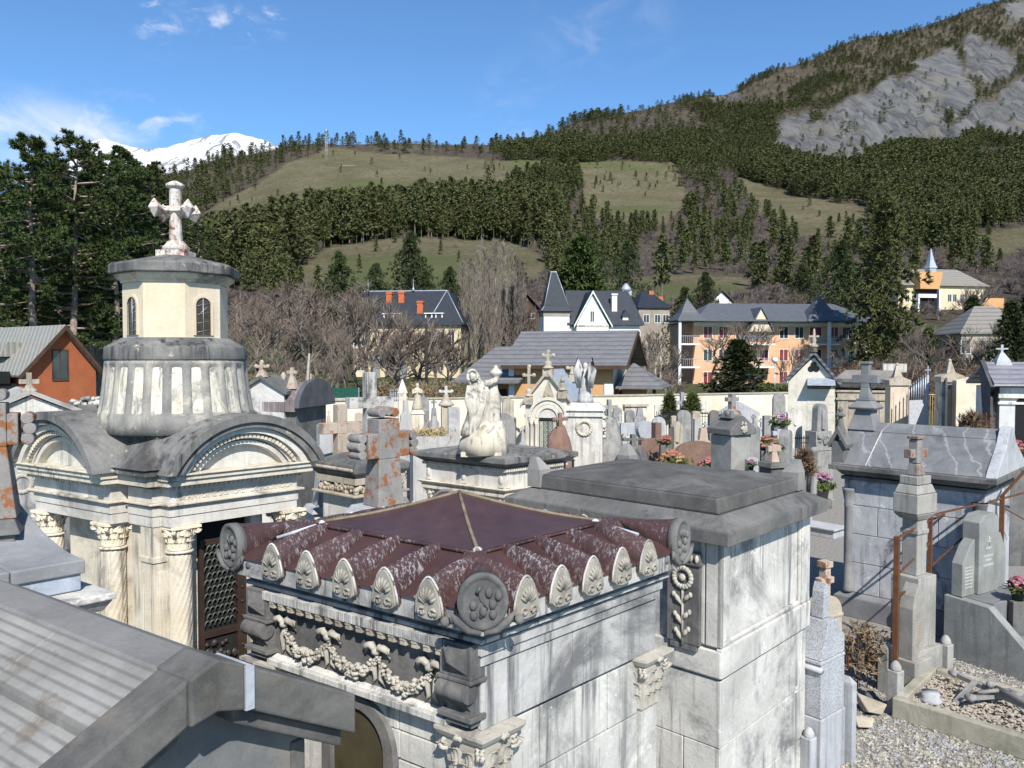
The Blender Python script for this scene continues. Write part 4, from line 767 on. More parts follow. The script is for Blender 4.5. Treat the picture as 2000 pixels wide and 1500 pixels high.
# ------------------------------------------------------------ trees of the village and the park
def T(key, name, label, u, d, vt, vb=None, h0=10, **k):
    z = ground(u, d); h = ZAT(vt, d) - z; return tree(key, name, label, u, d, sc=h / h0, **k)
pl = [(-28, 60, 262, 0, 'dark pine cut by the left edge of the picture'), (18, 74, 330, 1, 'lower dark pine between the two tall left pines'), (72, 66, 258, 2, 'tall pine with bare pale trunk left of the domed tomb'), (118, 78, 300, 0, 'dense pine behind the pale trunked pine'), (152, 70, 250, 1, 'tallest dark pine above the terracotta house'), (200, 82, 292, 0, 'broad dark pine left of the tomb cross'),
      (262, 74, 278, 2, 'dark pine with open top left of the stone cross'), (312, 80, 318, 1, 'shorter pine directly behind the stone cross'), (345, 96, 395, 0, 'small dark pine right of the stone cross'), (235, 92, 345, 1, 'shaded pine deep in the left pine row'), (40, 90, 372, 0, 'shaded pine behind the left edge pines'), (170, 95, 350, 2, 'shaded pine behind the terracotta roof'), (-5, 84, 300, 1, 'dense dark pine filling the left edge gap'), (100, 96, 310, 0, 'shaded pine between the left pine tops'), (135, 88, 330, 1, 'dark pine crown behind the tallest pine'), (185, 76, 315, 0, 'low crowned pine behind the terracotta gable'), (285, 90, 325, 2, 'narrow dark pine left behind the stone cross'), (225, 72, 305, 1, 'dense pine above the drum of the domed tomb'), (385, 118, 430, 1, 'far pine above the bare trees right of the cross'), (-70, 72, 290, 1, 'dark pine just outside the left edge')]
for u, d, v, k, lb in pl: T(('pine', k), 'pine_tree', lb, u, d, v, h0=20, group='dark pines at the left', wide=1.0)
T(('fir', 0), 'fir_tree', 'small bright dense fir in front of the peach apartments', 1440, 58, 663, h0=10, wide=2.1)
T('spruce', 'spruce_tree', 'tall ragged olive spruce right of the apartments', 1722, 92, 378, h0=21, wide=.85); T('spruce', 'spruce_tree', 'second olive spruce leaning against the tall one', 1712, 97, 470, h0=21, wide=.9); T('thuja', 'thuja_tree', 'dense rounded green thuja behind the slate tower', 1132, 128, 467, h0=12, wide=1.0)
for u, d, v, lb in ((803, 150, 455, 'slender spruce above the yellow mansion'), (665, 150, 492, 'dark spruce left of the mansion on the meadow edge'), (735, 145, 515, 'dark spruce behind the mansion roof'), (832, 140, 530, 'short spruce right above the mansion chimneys'), (878, 142, 522, 'thin spruce right of the mansion roof'), (1650, 118, 508, 'pointed spruce left of the tall olive spruce'), (1566, 140, 516, 'spruce above the apartment roof'), (1336, 120, 562, 'small blue spruce left of the apartment bay'), (1376, 160, 532, 'dark spruce beside the white chalet'), (1160, 160, 480, 'spruce right of the thuja'), (1225, 175, 470, 'spruce far above the villa chimney'), (1640, 150, 470, 'far spruce above the pointed spruce')):
    T(('fir', 1), 'spruce_tree', lb, u, d, v, h0=10, group='single spruces among the houses', wide=.72)
for u, d, v, lb in ((1972, 70, 590, 'dark shaded conifer in front of the pyramid roof'), (1898, 125, 578, 'dark bushy conifer under the yellow hall'), (1812, 100, 640, 'low dark conifer below the yellow hall'), (1855, 82, 655, 'young conifer behind the broken wall'), (2015, 78, 560, 'dark conifer at the right edge')):
    T(('fir', 0), 'conifer_tree', lb, u, d, v, h0=10, group='dark conifers at the right', wide=1.15)
for i, (u, d, v) in enumerate(((936, 112, 478), (968, 108, 470), (1000, 114, 484), (920, 122, 500), (1022, 124, 520), (905, 118, 512), (948, 118, 485), (958, 104, 500), (985, 120, 476), (1012, 110, 505), (928, 106, 515))): T(('poplar', i % 2), 'poplar_tree', 'tall bare pale poplar between the mansion and the villa', u, d, v, h0=16, group='bare poplars', wide=1.3)
bt = [(470, 70, 545), (505, 84, 520), (540, 76, 560), (575, 92, 500), (600, 72, 545), (632, 96, 505), (655, 74, 520), (690, 80, 540), (715, 90, 520), (455, 98, 520), (560, 110, 500), (620, 120, 510), (500, 118, 525), (735, 66, 640), (680, 64, 600), (530, 62, 620), (640, 60, 650), (590, 58, 665), (1030, 118, 560), (1060, 136, 545), (985, 130, 560), (1040, 100, 610), (430, 110, 540), (705, 118, 500),
      (1275, 78, 600), (1300, 70, 640), (1262, 66, 660), (1392, 78, 600), (1432, 112, 560), (1476, 74, 580), (1540, 72, 640), (1640, 78, 660), (1700, 62, 660), (1478, 114, 540), (1530, 120, 530), (1690, 120, 560), (1310, 60, 690), (1780, 70, 640), (1825, 76, 610), (1870, 80, 600), (1915, 74, 620), (1950, 84, 620), (1985, 92, 590), (1990, 130, 540), (1800, 120, 600), (1760, 64, 670), (1905, 140, 510), (1840, 60, 690)]
for i, (u, d, v) in enumerate(bt): T(('bare', i % 4), 'bare_tree', 'bare brown tree in the thicket in front of the village houses', u, d, v, h0=10.5, group='bare trees around the village houses', wide=rnd(.95, 1.35))
for u, d, v in ((820, 66, 655), (877, 72, 672), (776, 62, 660), (850, 84, 660)): T('pollard', 'pollard_tree', 'pollarded bare tree in front of the yellow mansion', u, d, v, h0=6.5, group='pollarded trees in the park')
# ------------------------------------------------------------ the near tombs
def carved(m, seed, c, n, ex, r, flat=(1, .45, 1)):   # a cluster of rounded carved lumps about c (local), spread ex
    q = random.Random(seed)
    for _ in range(n):
        s = r * q.uniform(.6, 1.25); fq = q.uniform(0, 6); m.ell((c[0] + q.uniform(-1, 1) * ex[0], c[1] + q.uniform(-1, 1) * ex[1], c[2] + q.uniform(-1, 1) * ex[2]), (s * flat[0], s * flat[1] if flat[1] < 1 else s, s * flat[2]), 9, 6, lambda a_, t_: 1 + .25 * math.cos(4 * a_ + fq + 3 * t_))
def leaf(m, cx, cy, a, lat, r0, z0, h, w, curl=.5):   # one curled, ribbed leaf on a bell; a = outward angle
    ca, sa = math.cos(a), math.sin(a)
    def fn(u, v):
        x = (u * 2 - 1); l = w * x * (math.sin(math.pi * (.18 + .74 * v)) ** .7) * (1 + .10 * math.cos(v * 22)); o = r0 + curl * w * 1.1 * v ** 3 - .25 * w * x * x + .09 * w * math.cos(x * 9.4); z = z0 + h * (v - .32 * max(0, v - .72) * 3 * (v - .4)); return (cx + ca * o - sa * (l + lat), cy + sa * o + ca * (l + lat), z)
    m.grid(fn, 10, 8)
def volute(m, cx, cy, a, lat, r0, z, R, w):
    ca, sa = math.cos(a), math.sin(a); p = []
    for g in np.linspace(0, 8.5, 22): q = R * (1 - g / 10.5); p.append((cx + ca * (r0 + q * math.cos(g)) - sa * lat, cy + sa * (r0 + q * math.cos(g)) + ca * lat, z - q * math.sin(g)))
    m.tube(p, [w] * 22, 6)
def capital(m, cx, cy, z0, z1, r, seed):    # leafy capital: bell, two rows of leaves, corner volutes, abacus
    h = z1 - z0; m.lathe(cx, cy, [(r * .98, z0), (r * 1.12, z0 + .03 * h), (r * .98, z0 + .10 * h), (r * 1.0, z0 + .5 * h), (r * 1.4, z0 + .86 * h)], 16)
    q = random.Random(seed)
    for row, (zz, rr, nn) in enumerate(((.24, 1.08, 8), (.50, 1.22, 8), (.74, 1.42, 8))):
        for i in range(nn):
            a = 2 * math.pi * (i + .5 * (row % 2)) / nn; leaf(m, cx, cy, a, 0, r * rr, z0 + (zz - .16) * h, h * .36, r * .40, .75)
    for i in range(4):
        a = math.pi / 4 + i * math.pi / 2; volute(m, cx, cy, a, -.06 * r, r * 1.6, z0 + .80 * h, r * .34, r * .11); volute(m, cx, cy, a, .1 * r, r * 1.6, z0 + .80 * h, r * .34, r * .11)
    k = r * 1.42; m.box(cx - k, cx + k, cy - k, cy + k, z1 - .11 * h, z1)
def disc_ring(m, c, s, n, R, th, rz=None, seg=36):   # ring + face lying in the plane of s and z, facing n
    rz = rz or R
    def pt(a, q, o): return (c[0] + s[0] * q * R * math.cos(a) + n[0] * o, c[1] + s[1] * q * R * math.cos(a) + n[1] * o, c[2] + q * rz * math.sin(a))
    prof = [(.0, .5), (.72, .5), (.78, .62), (.84, .98), (.95, 1.0), (1.0, .85), (1.0, -1.2), (0.0, -1.2)]
    pts = [pt(2 * math.pi * i / seg, max(q, .001), o * th) for (q, o) in prof for i in range(seg)]
    m.add(pts, [(j * seg + i, j * seg + (i + 1) % seg, (j + 1) * seg + (i + 1) % seg, (j + 1) * seg + i) for j in range(len(prof) - 1) for i in range(seg)], True)
def courses(m, fr, face, off, lo, hi, zs, joints, gap=.009, th=.03):   # ashlar skin of separate blocks on one face
    for k in range(len(zs) - 1):
        js = [lo] + list(joints[k]) + [hi]
        for i in range(len(js) - 1):
            a, b = js[i] + gap / 2, js[i + 1] - gap / 2; z0, z1 = zs[k] + gap / 2, zs[k + 1] - gap / 2
            o = off + (.002 if (i + k) % 2 else 0)
            if face == 'L': m.box(a, b, o, o + th, z0, z1)
            else: m.box(o, o + th, a, b, z0, z1)
# ---- tomb with the maroon pyramid roof
def tomb_maroon():
    f = Fr((943, 1243), (452, 1118), (1330, 1106), 3.05); a, b = f.a, f.b
    t = thing('maroon_roofed_tomb', 'grey marble tomb with maroon pyramid roof, antefix eaves and garland panel', 'tomb', f.w(a / 2, b / 2, 0))
    def st(m, i, z0, z1): m.box(i, a - i, i, b - i, z0, z1)
    m = MB(f); st(m, .155, 0, 2.46); courses(m, f, 'R', .135, .30, b - .30, [0, .5, 1.1, 1.6, 2.075, 2.45], [(.9,), (.6, 1.3), (.95,), (f.ys(1109, .14) , ), (.62, 1.28)]); xm = a / 2
    courses(m, f, 'L', .135, .30, a - .30, [2.13, 2.30, 2.47], [(xm - .33, xm + .33), (.75, 1.35, 1.7)]); courses(m, f, 'L', .135, .30, xm - .31, [0, .6, 1.2, 1.7, 2.125], [(), (), (), ()]); courses(m, f, 'L', .135, xm + .31, a - .30, [0, .6, 1.2, 1.7, 2.125], [(), (), (), ()])
    part('wall', m, GREYW, t, .004)
    m = MB(f); m.box(.16, a - .16, .16, b - .16, 2.47, 2.83); courses(m, f, 'R', .115, .115, b - .115, [2.47, 2.83], [(f.ys(1119, .12),)]); part('upper_wall', m, GREYM, t, .004)
    m = MB(f); st(m, .10, 2.835, 2.893); st(m, .085, 2.897, 2.955); st(m, .125, 2.955, 2.975); part('architrave', m, GREYM, t, .004)
    m = MB(f); st(m, .055, 2.976, 3.0); m.fru((.09, a - .09, .09, b - .09), 3.001, (.05, a - .05, .05, b - .05), 3.03); st(m, .085, 3.031, 3.047); st(m, 0, 3.048, 3.165); part('cornice', m, CORN, t, .004)
    # left face: fluted frieze, dentils, recessed panel, brackets
    x0, x1 = .34, a - .34
    m = MB(f); n = 46; w = (x1 - x0 + .1) / n
    for i in range(n): m.box(x0 - .05 + i * w + .002, x0 - .05 + (i + 1) * w - .002, .02, .12, 2.912, 2.968)
    part('fluted_frieze', m, CORN, t, .003)
    m = MB(f); n = 17; w = (x1 - x0 + .06) / n
    for i in range(n): m.box(x0 - .03 + i * w, x0 - .03 + (i + .52) * w, .03, .12, 2.868, 2.91); m.box(x0 - .03 + i * w + .02 * w, x0 - .03 + (i + .5) * w, .025, .03, 2.895, 2.908)
    part('dentils', m, BEIGE, t, .003)
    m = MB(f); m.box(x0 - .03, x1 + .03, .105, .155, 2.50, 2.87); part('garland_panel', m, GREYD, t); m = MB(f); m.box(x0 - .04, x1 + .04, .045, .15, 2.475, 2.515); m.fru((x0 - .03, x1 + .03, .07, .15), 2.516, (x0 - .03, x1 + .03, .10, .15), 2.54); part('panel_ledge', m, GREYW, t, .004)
    m = MB(f); L_ = x1 - x0; q = random.Random(3)
    for k in range(3):                      # three swags of fruit hung from bows
        sa, sb = x0 + .10 + k * (L_ - .2) / 3, x0 + .10 + (k + 1) * (L_ - .2) / 3
        for i in range(150):
            u_ = i / 149; xx = sa + (sb - sa) * u_; zz = 2.725 - .125 * math.sin(math.pi * u_) ** .8; r = .017 + .014 * math.sin(math.pi * u_); s = r * q.uniform(.35, .62); fq = q.uniform(0, 6); m.ell((xx + q.uniform(-.5, .5) * r, .088 - q.uniform(0, 1) * r, zz + q.uniform(-1, 1) * r * 1.25), (s, s, s * .9), 10, 6, lambda a_, t_: 1 + .22 * math.cos(5 * a_ + fq + 2 * t_))
    for k in range(4):
        bx = x0 + .10 + k * (L_ - .2) / 3
        for sg in (-1, 1):
            m.tube([(bx, .08, 2.755), (bx + sg * .04, .07, 2.80), (bx + sg * .085, .075, 2.785), (bx + sg * .10, .085, 2.735)], [.014, .024, .022, .008], 6); m.tube([(bx, .085, 2.745), (bx + sg * .035, .085, 2.68), (bx + sg * .02, .085, 2.60), (bx + sg * .05, .09, 2.555)], [.012, .02, .014, .004], 5)
        m.ell((bx, .07, 2.765), (.026, .026, .024), 8, 6)
    part('garland', m, CARVE, t)
    for (c0, c1) in ((.10, .335), (a - .335, a - .10)):
        cm = (c0 + c1) / 2; br = MB(f); br.box(c0 + .01, c1 - .01, .03, .14, 2.775, 2.965); br.add([(c0 + .03, .028, 2.80), (c1 - .03, .028, 2.80), (c1 - .03, .028, 2.945), (c0 + .03, .028, 2.945), (cm, -.03, 2.872)], [(0, 1, 4), (1, 2, 4), (2, 3, 4), (3, 0, 4)])
        br.box(c0 - .005, c1 + .005, .015, .14, 2.755, 2.775); br.box(c0 + .03, c1 - .03, .06, .14, 2.50, 2.755); br.tube([(c0 + .015, .035, 2.70), (cm, .035, 2.70), (c1 - .015, .035, 2.70)], .055, 14); br.add([(c0 + .035, .01, 2.66), (c1 - .035, .01, 2.66), (c1 - .035, .09, 2.55), (c0 + .035, .09, 2.55), (c0 + .035, .1, 2.70), (c1 - .035, .1, 2.70)], [(0, 1, 2, 3), (0, 3, 4), (1, 5, 2), (0, 4, 5, 1)]); br.box(c0, c1, .02, .14, 2.545, 2.575); br.box(c0 + .04, c1 - .04, .04, .14, 2.51, 2.545)
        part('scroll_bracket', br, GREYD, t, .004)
    for (cx, cy) in ((.2, .2), (a - .2, .2), (.2, b - .2), (a - .2, b - .2)):
        m = MB(f); m.box(cx - .09, cx + .09, cy - .09, cy + .09, 0, 2.10); part('corner_pilaster', m, GREYW, t, .004)
        m = MB(f); m.fru((cx - .10, cx + .10, cy - .10, cy + .10), 2.10, (cx - .135, cx + .135, cy - .135, cy + .135), 2.42); k = .17; m.fru((cx - .15, cx + .15, cy - .15, cy + .15), 2.421, (cx - k, cx + k, cy - k, cy + k), 2.455); m.box(cx - k, cx + k, cy - k, cy + k, 2.456, 2.474)
        for sd in range(4):
            ca, sa = (0, -1, 0, 1)[sd], (-1, 0, 1, 0)[sd]
            for row, (zz, nn, o) in enumerate(((2.17, 3, .118), (2.25, 3, .13), (2.33, 2, .145))):
                for i in range(nn):
                    p = ((i + .5) / nn - .5) * .2; leaf(m, cx, cy, math.atan2(sa, ca), p, o - .01, zz - .06, .13, .042, .9)
            m.ell((cx + ca * .155, cy + sa * .155, 2.44), (.03, .03, .022), 10, 6, lambda a_, t_: 1 + .3 * math.cos(5 * a_)); volute(m, cx, cy, math.atan2(sa, ca) + math.pi / 4, 0, .175, 2.375, .042, .015); volute(m, cx, cy, math.atan2(sa, ca) + math.pi / 4, .022, .165, 2.375, .042, .012)
        part('leaf_capital', m, CARVE, t)
    # arched doorway on the left face
    m = MB(f)
    def arch(x, r): return [(x + r * math.cos(g), 0, 2.13 + r * math.sin(g)) for g in np.linspace(0, math.pi, 19)]
    o, i_ = arch(xm, .31), arch(xm, .23); pts = [(p[0], .10, p[2]) for p in o] + [(p[0], .10, p[2]) for p in i_] + [(p[0], .25, p[2]) for p in o] + [(p[0], .25, p[2]) for p in i_]; k = 19
    m.add(pts, [(j, j + 1, k + j + 1, k + j) for j in range(18)] + [(j, 2 * k + j, 2 * k + j + 1, j + 1) for j in range(18)] + [(k + j, k + j + 1, 3 * k + j + 1, 3 * k + j) for j in range(18)]); m.box(xm - .31, xm - .23, .10, .25, 0, 2.13); m.box(xm + .23, xm + .31, .10, .25, 0, 2.13); part('door_arch', m, GREYD, t)
    m = MB(f); m.ext([(xm - .228, .13, 0), (xm + .228, .13, 0)] + [(p[0] * 1, .13, p[2]) for p in arch(xm, .228)], (0, .02, 0)); part('door', m, plain('olive_brown_door', (.055, .046, .025), .6), t)
    # roof: skirt, pyramid, antefixes
    i = .40; zi = 3.36; ap = (a / 2, b / 2, 3.585); e = -.015
    m = MB(f); m.fru((e, a - e, e, b - e), 3.168, (i, a - i, i, b - i), zi); r1 = part('roof', m, MAROON, t)
    m = MB(f); c4 = [(i - .025, i - .025), (a - i + .025, i - .025), (a - i + .025, b - i + .025), (i - .025, b - i + .025)]
    def hipg(u, v, k):                      # slightly hollow pyramid facet
        p, q = c4[k], c4[(k + 1) % 4]; x, y = p[0] + (q[0] - p[0]) * u, p[1] + (q[1] - p[1]) * u; s = v; return (x + (ap[0] - x) * s, y + (ap[1] - y) * s, zi + .018 + (ap[2] - zi - .018) * s - .035 * math.sin(math.pi * s) * .6)
    for k in range(4): m.grid(lambda u, v: hipg(u, v, k), 8, 8)
    m.fru((i - .02, a - i + .02, i - .02, b - i + .02), zi + .001, (i - .026, a - i + .026, i - .026, b - i + .026), zi + .017); part('pyramid', m, MAROON, t)
    m = MB(f)
    for k in range(4):
        pts = [hipg(0, v, k) for v in np.linspace(0, 1, 7)]; m.tube([(p[0], p[1], p[2] + .003) for p in pts], .012, 5)
    part('hip_seam', m, SEAM, t)
    for k, (cx, cy) in enumerate(((i, i), (a - i, i), (a - i, b - i), (i, b - i))): m = MB(f); m.ell((cx, cy, zi + .01), (.03, .03, .028), 8, 6); sx, sy = (0 if cx < a / 2 else a), (0 if cy < b / 2 else b); m.tube([(cx, cy, zi + .005), (cx * .5 + sx * .5, cy * .5 + sy * .5, 3.28)], [.02, .012], 6); part('lead_patch', m, WHITEP, t)
    m = MB(f)
    for s_ in (0, 1): m.tube([(i - .03 + (a - 2 * i + .06) * u_, (i - .02) if s_ == 0 else (b - i + .02), zi + .004) for u_ in np.linspace(0, 1, 9)], .016, 5); m.tube([((i - .02) if s_ == 0 else (a - i + .02), i - .03 + (b - 2 * i + .06) * u_, zi + .004) for u_ in np.linspace(0, 1, 9)], .012, 5)
    part('flashing', m, FLAKE, t)
    ANTE = stone('shell_antefix_stone', (.20, .185, .155), (.31, .29, .245), (.10, .095, .085), sc=3, st_amt=.7); CONE = maroon('streaked_cone_zinc', .8, .53)
    def antefix(side, c):                   # pointed shell face with a half-cone of sheet metal behind
        w, h = .088, .185
        def loc(s, d, z): return {'L': (c + s, d, z), 'R': (d, c + s, z), 'BL': (c + s, b - d, z), 'BR': (a - d, c + s, z)}[side]
        sh = [(w * math.cos(g) * (1 - .25 * max(0, math.sin(g)) ** 2), -.045, 3.12 + (h if g < math.pi else .035) * math.sin(g) * (1.0)) for g in np.linspace(0, 2 * math.pi, 25)[:-1]]
        m.add([loc(*p) for p in sh] + [loc(p[0], p[1] + .05, p[2]) for p in sh], [tuple(range(24))] + [(j, (j + 1) % 24, 24 + (j + 1) % 24, 24 + j) for j in range(24)])
        for sx in (-1, 1): m.tube([loc(sx * (.036 + .027 * (1 - g / 9) * math.cos(g)), -.048, 3.125 + .027 * (1 - g / 9) * math.sin(g)) for g in np.linspace(-.6, 6.5, 14)], [.009] * 14, 5)
        for g in range(7): q_ = (g - 3) * .36; m.tube([loc(.018 * math.sin(q_), -.046, 3.16 + .02 * math.cos(q_)), loc(.05 * math.sin(q_), -.052, 3.165 + .065 * math.cos(q_)), loc(.066 * math.sin(q_ * 1.15), -.046, 3.165 + .095 * math.cos(q_))], [.004, .011, .005], 6)
        def cone(u, v):
            g = math.pi * u; k = 1 - v * .97; d = -.02 + v * (i + .02); return loc((w + .012) * k ** .75 * math.cos(g) * (1 - .45 * math.sin(g) ** 2), d, 3.115 + .05 * v + v * (zi - 3.165) * 1.0 + (h + .015) * k ** .62 * math.sin(g))
        mc.grid(cone, 12, 10)
        rm = [loc((w + .008) * math.cos(g) * (1 - .25 * math.sin(g) ** 2), -.03, 3.118 + (h + .012) * math.sin(g)) for g in np.linspace(0, math.pi, 13)]; mr_.tube(rm, .007, 5)
        for sg in (1,):
            pts = [loc(sg * (w + .02) * (1 - v) + sg * .012, -.02 + v * (i - .02), 3.172 + v * (zi - 3.168) + .003) for v in np.linspace(0, 1, 6)]; msm.tube(pts, [.014, .014, .013, .012, .01, .008], 5)
    for side, cs in (('L', [f.xs(u, -.05) for u in (831, 743, 668, 597, 522)]), ('R', [f.ys(u, -.05) for u in (1034, 1088, 1165, 1231, 1274)]), ('BL', [.45, .8, 1.15, 1.5, 1.8]), ('BR', [.4, .7, 1.0, 1.3, 1.6])):
        if side == 'R': cs = list(np.linspace(cs[0], cs[-1], 5))
        if side == 'L': cs = list(np.linspace(cs[0], cs[-1], 5))
        for c in cs:
            m, mc, mr_, msm = MB(f), MB(f), MB(f), MB(f); antefix(side, c); A = part('antefix', m, ANTE, t); part('cone_cover', mc, CONE, A); part('rim', mr_, GREYW, A); part('seam_strip', msm, SEAM, A)
    for (cx, cy, sx, sy) in ((0, 0, -1, -1), (a, 0, 1, -1), (0, b, -1, 1), (a, b, 1, 1)):
        n = np.array({(-1, -1): (-.7071, -.7071), (1, -1): (.10, -.995), (-1, 1): (-.992, .12), (1, 1): (.7071, .7071)}[(sx, sy)]); s = np.array([-n[1], n[0]]); m = MB(f); c = (cx + n[0] * .03 - n[0] * .04, cy + n[1] * .03 - n[1] * .04, 3.235); disc_ring(m, c, s, n, .125, .028, .15)
        q = random.Random(5)
        for g in range(7): aa = 2.2 + g * .62; rr = .05 + .03 * (g % 2); m.ell((c[0] + s[0] * rr * math.cos(aa) + n[0] * .016, c[1] + s[1] * rr * math.cos(aa) + n[1] * .016, c[2] + rr * 1.1 * math.sin(aa)), (.02, .02, .028), 8, 5)
        m.tube([(c[0] + s[0] * p * .06 + n[0] * .016, c[1] + s[1] * p * .06 + n[1] * .016, c[2] - .085 + .16 * z) for p, z in ((.2, 0), (-.3, .3), (.1, .6), (.5, .8), (.2, 1))], .010, 6)
        for sg in (-1, 1): m.tube([(c[0] + s[0] * sg * x + n[0] * .02, c[1] + s[1] * sg * x + n[1] * .02, c[2] + z) for x, z in ((.01, -.165), (.07, -.15), (.125, -.10), (.155, -.06), (.15, -.11))], [.014, .02, .022, .018, .012], 7); m.ell((c[0] + s[0] * sg * .18 + n[0] * -.02, c[1] + s[1] * sg * .18 - n[1] * .02, c[2] - .11), (.028, .028, .028), 9, 6)
        A = part('corner_medallion', m, GREYD, t); m = MB(f)
        def cone(u, v):
            g = math.pi * (u * 1.12 - .06); k = 1 - v * .9; o = .0 - v * .45; return (c[0] + s[0] * .128 * k * math.cos(g) + n[0] * o, c[1] + s[1] * .128 * k * math.cos(g) + n[1] * o, c[2] - .05 * (1 - v) + v * .10 + .20 * k * math.sin(g) * (1 - .25 * v))
        m.grid(cone, 16, 8); part('cone_cover', m, FLAKE, A)
tomb_maroon()
# ---- grey tomb with the flat stone roof
def tomb_grey():
    f = Fr((1423, 1039), (985, 967), (1617, 973), 3.0); a, b = f.a, f.b; t = thing('grey_flat_tomb', 'tall grey marble tomb with low stone slab roof behind the maroon roof', 'tomb', f.w(a / 2, b / 2, 0))
    m = MB(f)
    for x0_, x1_ in ((0, .78), (.786, 1.62), (1.626, a)):
        for y0_, y1_ in ((0, .7), (.706, 1.5), (1.506, b)): m.box(x0_, x1_, y0_, y1_, 2.862, 2.985)
    m.fru((.004, a - .004, .004, b - .004), 2.986, (.19, a - .19, .19, b - .19), 3.085); part('cornice', m, GREYD, t, .008)
    m = MB(f); i = .2; m.fru((i, a - i, i, b - i), 3.086, (i + .02, a - i - .02, i + .02, b - i - .02), 3.235); m.fru((i + .02, a - i - .02, i + .02, b - i - .02), 3.236, (a * .47, a * .53, b * .47, b * .53), 3.355)
    part('roof_slab', m, stone('roof_slab_dark', (.060, .059, .057), (.105, .102, .095), (.15, .145, .13), streak=0, st_amt=.5, sc=1.6), t, .02)
    for cx, cy in ((a - i, i), (i, b - i), (a - i, b - i)):
        m = MB(f); sx, sy = (1 if cx < a / 2 else -1), (1 if cy < b / 2 else -1); h = .012 if (cx == i and cy == i) else .13
        x0_, x1_ = sorted((cx - sx * .02, cx + sx * .16)); y0_, y1_ = sorted((cy - sy * .02, cy + sy * .16)); xa_, xb_ = sorted((cx + sx * .01, cx + sx * .07)); ya_, yb_ = sorted((cy + sy * .01, cy + sy * .07)); m.fru((x0_, x1_, y0_, y1_), 3.10, (x0_, x1_, y0_, y1_), 3.289); m.fru((x0_, x1_, y0_, y1_), 3.29, (xa_, xb_, ya_, yb_), 3.29 + h); part('corner_acroterion', m, stone('lichen_corner_%d' % int(cx * 10 + cy * 100), (.15, .15, .145), (.24, .23, .21), (.1, .1, .1), lichen=(.34, .18, .08) if cx == i and cy > i else None), t)
    m = MB(f); o = .13; m.box(o + .05, a - o - .05, o + .05, b - o - .05, 1.62, 2.861)
    # right face: frame round a sunk panel; corner pilasters
    z0, z1 = 1.90, 2.861
    m.box(o, o + .05, o, o + .16, z0, z1); m.box(o, o + .05, b - .33, b - o, z0, z1); m.box(o - .01, o + .05, o, b - o, 1.625, z0 - .004); m.box(o + .012, o + .05, o + .2, b - .36, z0, z0 + .04); m.box(o + .012, o + .05, o + .165, o + .195, z0, z1); m.box(o + .012, o + .05, b - .36, b - .335, z0, z1)
    # left face
    m.box(o, o + .16, o, o + .05, z0, z1); m.box(o + .17, o + .22, o + .012, o + .05, z0, z1); m.box(o, a - o, o - .006, o + .05, 1.625, z0 - .03); m.box(a - .33, a - o, o, o + .05, z0, z1); part('upper_wall', m, GREYW, t, .012)
    m = MB(f); o2 = .155; m.box(o2 + .02, a - o2 - .02, o2 + .02, b - o2 - .02, 0, 1.615); zl = [0, .42, .98, 1.60]; courses(m, f, 'R', o2, o2 - .01, b - o2, zl, [(.6, 1.5), (.5, 1.9), (1.9,)]); courses(m, f, 'R', o2 - .012, o2 - .012, o2 + .17, zl, [(), (), ()]); courses(m, f, 'L', o2 - .004, o2 + .02, a - o2, zl, [(.9,), (.52, 1.6), (1.4,)]); part('wall', m, GREYW, t, .006)
    x0, x1 = f.xs(1371, .1), f.xs(1307, .1); zt, zb = f.z(.4, .1, 1078), f.z(.4, .1, 1272); cx = (x0 + x1) / 2
    m = MB(f); m.box(x0, x1, .085, .13, zb + .06, zt); m.box(x0 + .03, x1 - .03, .09, .13, zb, zb + .06); m.box(x0 - .015, x1 + .015, .065, .13, zt - .12, zt - .09)
    P_ = part('carved_panel', m, GREYD, t, .006); m = MB(f); zc = zt - .245
    m.lathe(cx, .08, [(.001, 0)], 4) if 0 else None
    for g in range(18): aa = 2 * math.pi * g / 18; m.ell((cx + .088 * math.cos(aa), .075, zc + .088 * math.sin(aa)), (.026, .02, .026), 7, 5)
    m.ell((cx, .07, zc), (.035, .022, .035), 12, 7); m.tube([(cx, .08, zc - .1), (cx, .078, zb + .05)], .012, 6)
    for (dz, sg, l) in ((.18, -1, .09), (.20, 1, .1), (.34, -1, .08), (.38, 1, .085), (.50, -1, .07), (.53, 1, .075)):
        m.tube([(cx, .08, zc - dz - .06), (cx + sg * l * .5, .072, zc - dz), (cx + sg * l, .075, zc - dz + .05)], [.008, .026, .005], 6); m.ell((cx + sg * l * .9, .075, zc - dz + .03), (.022, .018, .028), 7, 5)
    for k in range(6): m.ell((x0 + .02 + (x1 - x0 - .04) * k / 5, .068, zt - .055), (.02, .022, .04), 7, 5)
    part('flower_relief', m, CARVE, P_)
tomb_grey()
